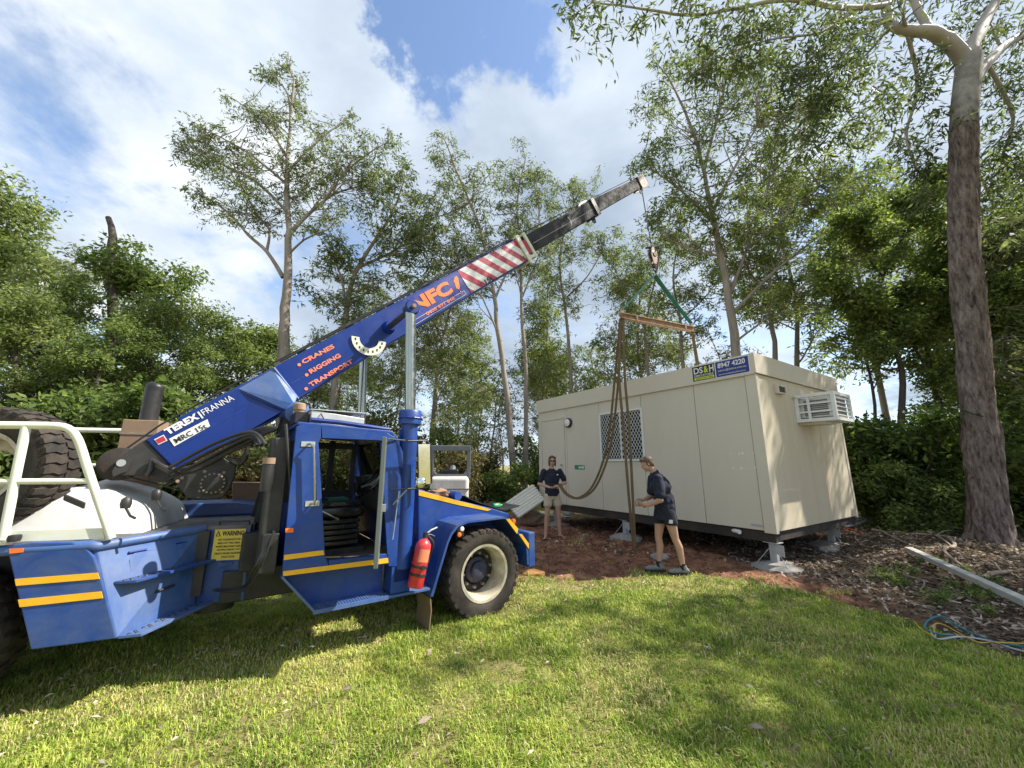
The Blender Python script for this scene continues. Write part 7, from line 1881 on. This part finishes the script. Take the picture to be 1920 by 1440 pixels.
# long plank on the right bank
a_, b_ = GP(1705, 1034, .16), GP(1935, 1140, .10)
d_ = (b_ - a_).normalized(); sd = d_.cross(Vector((0, 0, 1))).normalized() * .055; z_ = Vector((0, 0, .07))
tag(MB().hexa([a_ - sd, b_ - sd, b_ + sd, a_ + sd, a_ - sd + z_, b_ - sd + z_, b_ + sd + z_, a_ + sd + z_]).build('long_plank', M['plank'], bevel=.004), 'long pale weathered plank lying on the litter at right', 'plank')
# pale conduit from the cabin end
tag(MB().tube(catmull([GP(1584, 988, .18), GP(1600, 984, .22), GP(1640, 972, .22), GP(1670, 960, .22)]), .028, 10).build('conduit_pipe', M['galv'], smooth=True), 'grey conduit pipe running from the cabin end to the bushes', 'pipe')
tag(MB().tube(catmull([GP(1532, 996, .12), GP(1535, 1004, .08), GP(1550, 1006, .05), GP(1570, 1007, .05), GP(1580, 1000, .10), GP(1590, 992, .14), GP(1606, 996, .14), GP(1610, 1004, .1), GP(1600, 1006, .06), GP(1622, 1012, .05)]), .014, 8).build('orange_hose', M['orangecord'], smooth=True), 'orange hose looped on the soil at the cabin end', 'hose')
# cables on the lawn
def gpath(px, h_): 
    out = []
    for u, v in px:
        p = GP(u, v); p.z = gz(p.x, p.y) + h_; out.append(p)
    return catmull(out)
tag(MB().tube(gpath([(1790, 1200), (1755, 1196), (1736, 1186), (1742, 1172), (1768, 1170), (1800, 1185), (1840, 1200), (1880, 1212), (1960, 1236)], .05), .009, 8).build('teal_cable', M['tealcable'], smooth=True), 'dark teal cable looped on the grass at right', 'cable')
tag(MB().tube(gpath([(1745, 1190), (1760, 1205), (1800, 1202), (1850, 1206), (1900, 1222), (1960, 1240)], .045), .008, 8).build('grey_cable', M['galv'], smooth=True), 'pale grey cable beside the teal one on the grass', 'cable')
tag(MB().tube(gpath([(1716, 1172), (1730, 1188), (1755, 1200), (1752, 1180), (1770, 1178), (1830, 1210), (1870, 1214), (1960, 1222)], .045), .005, 6).build('yellow_cord', M['yellowcable'], smooth=True), 'thin yellow cord tangled with the cables on the grass', 'cord')
# fallen branches on the litter
sticks = [((1600, 1012), (1622, 1040), .02, 'short broken stick behind the concrete lump'), ((1760, 1015), (1790, 1048), .03, 'thin fallen branch left of the long plank end'), ((1785, 1035), (1830, 1085), .035, 'curved dead branch crossing the hollow by the big tree'),
          ((1845, 1092), (1925, 1076), .035, 'smooth branch lying across the plank at the right edge'), ((1720, 1025), (1800, 1030), .018, 'grey twig lying level in front of the hollow'), ((1640, 970), (1720, 1005), .018, 'thin twig behind the orange hose'),
          ((1690, 960), (1760, 1010), .022, 'fallen twig under the dark shrubs'), ((1730, 985), (1810, 1010), .018, 'forked grey twig near the big trunk'), ((1855, 980), (1930, 940), .02, 'dead branch leaning right of the big trunk'), ((1680, 1075), (1728, 1120), .014, 'black twig in the weeds before the plank'),
          ((1640, 1010), (1705, 1035), .03, 'grey fallen limb reaching toward the plank end'), ((1745, 955), (1812, 972), .02, 'pale stick behind the trunk base hollow')]
for k, ((u, v), (u2, v2), r_, lab) in enumerate(sticks):
    a_, b_ = GP(u, v), GP(u2, v2); a_.z = gz(a_.x, a_.y) + r_ + .03; b_.z = gz(b_.x, b_.y) + r_ + .02
    r = random.Random(k); ln = (b_ - a_).length
    path = catmull([a_, a_.lerp(b_, .33) + Vector((r.uniform(-.08, .08) * ln, r.uniform(-.08, .08) * ln, .05 * ln * r.random())), a_.lerp(b_, .66) + Vector((r.uniform(-.08, .08) * ln, r.uniform(-.08, .08) * ln, .06 * ln * r.random())), b_])
    mb = MB().tube(path, [r_ * (1 - .55 * i / (len(path) - 1)) for i in range(len(path))], 7)
    q = path[len(path) // 2]; e2 = q + (b_ - a_) * .35 + Vector((r.uniform(-.2, .2), r.uniform(-.2, .2), .10)); mb.tube([q, q.lerp(e2, .5) + Vector((0, 0, .03)), e2], [r_ * .5, r_ * .4, r_ * .2], 6)
    tag(mb.build('fallen_branch', M['stick'], smooth=True), lab, 'branch', 'fallen branches')
# orange soil clod by the wheel
p = GP(1000, 1078); lump('clay_lump', p + Vector((0, 0, .02)), .16, .12, .05, mat('orange_clay', (.50, .25, .09), .9, var=.15), 'flat orange clay lump on the soil by the bumper', 'clay', 4.0)
for k, (u, v) in enumerate(((950, 1185), (805, 1235), (650, 1305), (1284, 1165), (1420, 1380), (795, 1368))):
    p = GP(u, v); p.z = .05
    r = random.Random(k + 50); a0 = r.uniform(0, 6); X_ = Vector((math.cos(a0), math.sin(a0), .2)) * .045; Y_ = Vector((-math.sin(a0), math.cos(a0), .25)) * .018
    mb = MB(); mb.add([p - X_, p + Y_ * .9 + Vector((0, 0, .012)), p + X_, p - Y_], [(0, 1, 2, 3)]); mb.add([p - X_ - Vector((0, 0, .003)), p + Y_ * .9 + Vector((0, 0, .009)), p + X_ - Vector((0, 0, .003)), p - Y_ - Vector((0, 0, .003))], [(3, 2, 1, 0)])
    tag(mb.build('fallen_leaf', M['stick']), ('grey curled leaf on the lawn in front of the wheel', 'pale dry leaf on the lawn below the mud flap', 'pale dry leaf on the lawn below the cab step', 'pale dry leaf on the lawn below the walking man', 'pale dry leaf near the bottom right of the lawn', 'pale dry leaf near the bottom middle of the lawn')[k], 'leaf', 'dry leaves on the lawn')

# ------------------------------------------------------------------ grass
def blades(N, ymin, ymax, xk, Lr, Wd, seed, dens):
    r = np.random.default_rng(seed)
    y = r.uniform(ymin, ymax, N * 2); x = r.uniform(-1, 1, N * 2) * (xk * y + .8)
    keep = (r.random(N * 2) < dens(x, y))
    x, y = x[keep][:N], y[keep][:N]; n = len(x)
    z = ground_z(x, y)
    patch = vnoise(x, y, .5, 21); fine = vnoise(x, y, .16, 22)
    L = Lr * r.uniform(.55, 1.3, n) * (.55 + .6 * patch + .9 * np.clip(vnoise(x, y, .13, 26) - .72, 0, 1) * 3)
    az = r.uniform(0, 2 * np.pi, n) + 1.2 * (vnoise(x, y, .35, 23) - .5); lean = r.uniform(.15, 1.15, n)
    dx, dy = np.cos(az), np.sin(az)
    wx, wy = -dy, dx; W = Wd * r.uniform(.7, 1.3, n)
    b = np.stack([x, y, z - .005], 1); d = np.stack([dx, dy, np.zeros(n)], 1); wv = np.stack([wx, wy, np.zeros(n)], 1)
    mid = b + d * (L * .35 * lean)[:, None] + np.array([0, 0, 1])[None] * (L * .58 * np.cos(lean * .5))[:, None]
    tip = b + d * (L * lean * .9)[:, None] + np.array([0, 0, 1])[None] * (L * np.cos(lean) * .9)[:, None]
    V = np.stack([b - wv * W[:, None] * .5, b + wv * W[:, None] * .5, mid + wv * W[:, None] * .42, mid - wv * W[:, None] * .42, tip], 1).reshape(-1, 3)
    ti = np.clip(.25 + .5 * r.random(n) + .55 * (fine - .5) + .5 * (vnoise(x, y, 1.1, 24) - .5), 0, 1)
    dry = r.random(n) < (.10 + .25 * (vnoise(x, y, .8, 25) > .62)); ti[dry] = 1.3
    return V, np.repeat(ti, 5), n
m, t, b = newmat('grass_blade')
a = t.nodes.new('ShaderNodeAttribute'); a.attribute_name = 'tint'
mr = t.nodes.new('ShaderNodeMath'); mr.operation = 'DIVIDE'; mr.inputs[1].default_value = 1.3; t.links.new(a.outputs['Fac'], mr.inputs[0])
gc = tramp(t, mr.outputs[0], [(0.0, (.09, .155, .020)), (.34, (.27, .38, .050)), (.74, (.57, .62, .12)), (1.0, (.62, .54, .24))])
t.links.new(gc, b.inputs['Base Color']); b.inputs['Roughness'].default_value = .55; b.inputs['Specular IOR Level'].default_value = .3
tr = t.nodes.new('ShaderNodeBsdfTranslucent'); t.links.new(gc, tr.inputs[0])
mx = t.nodes.new('ShaderNodeMixShader'); mx.inputs[0].default_value = .3
t.links.new(b.outputs[0], mx.inputs[1]); t.links.new(tr.outputs[0], mx.inputs[2]); t.links.new(mx.outputs[0], t.nodes['Material Output'].inputs[0])
M['grass'] = m
def dens_l(x, y):
    s = soil_mask(x, y); bare = np.clip((vnoise(x, y, .42, 31) * .6 + vnoise(x, y, .14, 32) * .4 - .62) / .08, 0, 1)
    lit_ = np.clip(1 - s * 1.15, 0, 1)
    tufts = (vnoise(x, y, .28, 33) > .80) * (x < 4.5) * .35
    # worn rut beside the front wheel
    return np.clip(np.maximum(lit_ * (1 - .6 * bare), tufts * s), 0, 1)
parts = [blades(170000, 1.5, 3.6, 1.5, .050, .0058, 1, dens_l), blades(110000, 3.6, 5.4, 1.5, .054, .0078, 2, dens_l), blades(60000, 5.4, 9.5, 1.3, .060, .011, 3, dens_l)]
V = np.concatenate([p_[0] for p_ in parts]); ti = np.concatenate([p_[1] for p_ in parts]); n = sum(p_[2] for p_ in parts)
base_i = np.arange(n, dtype=np.int32)[:, None] * 5
tri = np.concatenate([base_i + np.array([[0, 1, 2]]), base_i + np.array([[0, 2, 3]]), base_i + np.array([[3, 2, 4]])], 1).reshape(-1)
g = arr_mesh('lawn_grass', V, 3, tri, m, {'tint': ti})
tag(g, 'short sunlit lawn grass covering the foreground', 'grass', kind='stuff')

# leaf litter on the right bank and under the trees
M['litter'] = leafmat('dead_leaf', (.085, .058, .042), (.26, .195, .145), (.56, .48, .40), .1, .8)
def litter(N, xr, yr, dens, L, W, seed):
    r = np.random.default_rng(seed); x = r.uniform(*xr, N); y = r.uniform(*yr, N); k = r.random(N) < dens(x, y); x, y = x[k], y[k]; n = len(x)
    z = ground_z(x, y) + r.uniform(.004, .035, n); az = r.uniform(0, 6.28, n); p = np.stack([x, y, z], 1)
    d = np.stack([np.cos(az), np.sin(az), r.normal(0, .3, n)], 1); wv = np.stack([-np.sin(az), np.cos(az), r.normal(0, .35, n)], 1)
    Ls = (L * r.uniform(.5, 1.3, n))[:, None]; Ws = (W * r.uniform(.6, 1.4, n))[:, None]
    V = np.stack([p - d * Ls / 2, p + wv * Ws / 2, p + d * Ls / 2, p - wv * Ws / 2 + np.array([0, 0, .01])], 1).reshape(-1, 3)
    return V, np.repeat(np.clip(r.random(n) ** 1.5 + .25 * (vnoise(x, y, .5, 41) - .5), 0, 1), 4)
V1, t1_ = litter(90000, (3.8, 13), (3.0, 12.5), lambda x, y: litter_mask(x, y) * (.35 + .65 * vnoise(x, y, .35, 42)), .085, .026, 51)
V2, t2_ = litter(30000, (-9, 5), (7, 16), lambda x, y: soil_mask(x, y) * .45 * (vnoise(x, y, .7, 43) > .45), .09, .03, 52)
V3, t3_ = litter(6000, (-6, 7), (1.6, 6.5), lambda x, y: (1 - soil_mask(x, y)) * (.15 + .85 * (vnoise(x, y, .5, 44) > .6)), .05, .008, 53)
V = np.concatenate([V1, V2, V3]); ti = np.concatenate([t1_, t2_, np.clip(t3_ + .3, 0, 1)])
g = arr_mesh('leaf_litter', V, 4, np.arange(len(V)), M['litter'], {'tint': ti})
tag(g, 'brown dead leaves and bark scattered over the soil', 'litter', kind='stuff')
# soil crumbs on the bare earth
r = np.random.default_rng(77); N = 26000
x = r.uniform(-1, 7.5, N); y = r.uniform(4.6, 10, N); k = r.random(N) < soil_mask(x, y) * (.3 + .7 * vnoise(x, y, .4, 61)) * (1 - .7 * litter_mask(x, y)); x, y = x[k], y[k]; n = len(x)
z = ground_z(x, y); s = .007 + .040 * r.random(n) ** 3.2
tet = np.array([[1, 0, -.4], [-.5, .87, -.4], [-.5, -.87, -.4], [.2, .1, .8]])
an = r.uniform(0, 6.28, n); ca, sa_ = np.cos(an), np.sin(an)
V = np.stack([np.stack([x + s * (q[0] * ca - q[1] * sa_) * r.uniform(.7, 1.3, n), y + s * (q[0] * sa_ + q[1] * ca), z + s * q[2] * .8], 1) for q in tet], 1).reshape(-1, 3)
bi = np.arange(n)[:, None] * 4; tri = np.concatenate([bi + np.array([[0, 1, 3]]), bi + np.array([[1, 2, 3]]), bi + np.array([[2, 0, 3]])], 1).reshape(-1)
M['crumb'] = leafmat('soil_crumb', (.06, .03, .02), (.17, .08, .05), (.33, .18, .12), 0.0, .95)
g = arr_mesh('soil_crumbs', V, 3, tri, M['crumb'], {'tint': np.repeat(r.random(n), 4)})
tag(g, 'loose red-brown clods on the bare earth before the cabin', 'soil', kind='stuff')
# weeds on the litter bank
wd = Tree(97)
for k in range(20):
    u, v = random.uniform(1640, 1860), random.uniform(1070, 1150)
    p = GP(u, v); p.z = gz(p.x, p.y)
    wd.limb([p, p + Vector((random.uniform(-.05, .05), random.uniform(-.05, .05), .06)), p + Vector((random.uniform(-.1, .1), random.uniform(-.1, .1), .10))], .004, .002, 4, 3, (.06, .12), 0, .2, .3, 1, .07)
wo = wd.make('weeds', GP(1750, 1105), 'bark_dark', 'broadleaf', 9, .05, .018, .2, 9, 'low green weeds growing through the litter before the plank', 'weeds')
wo['kind'] = 'stuff'
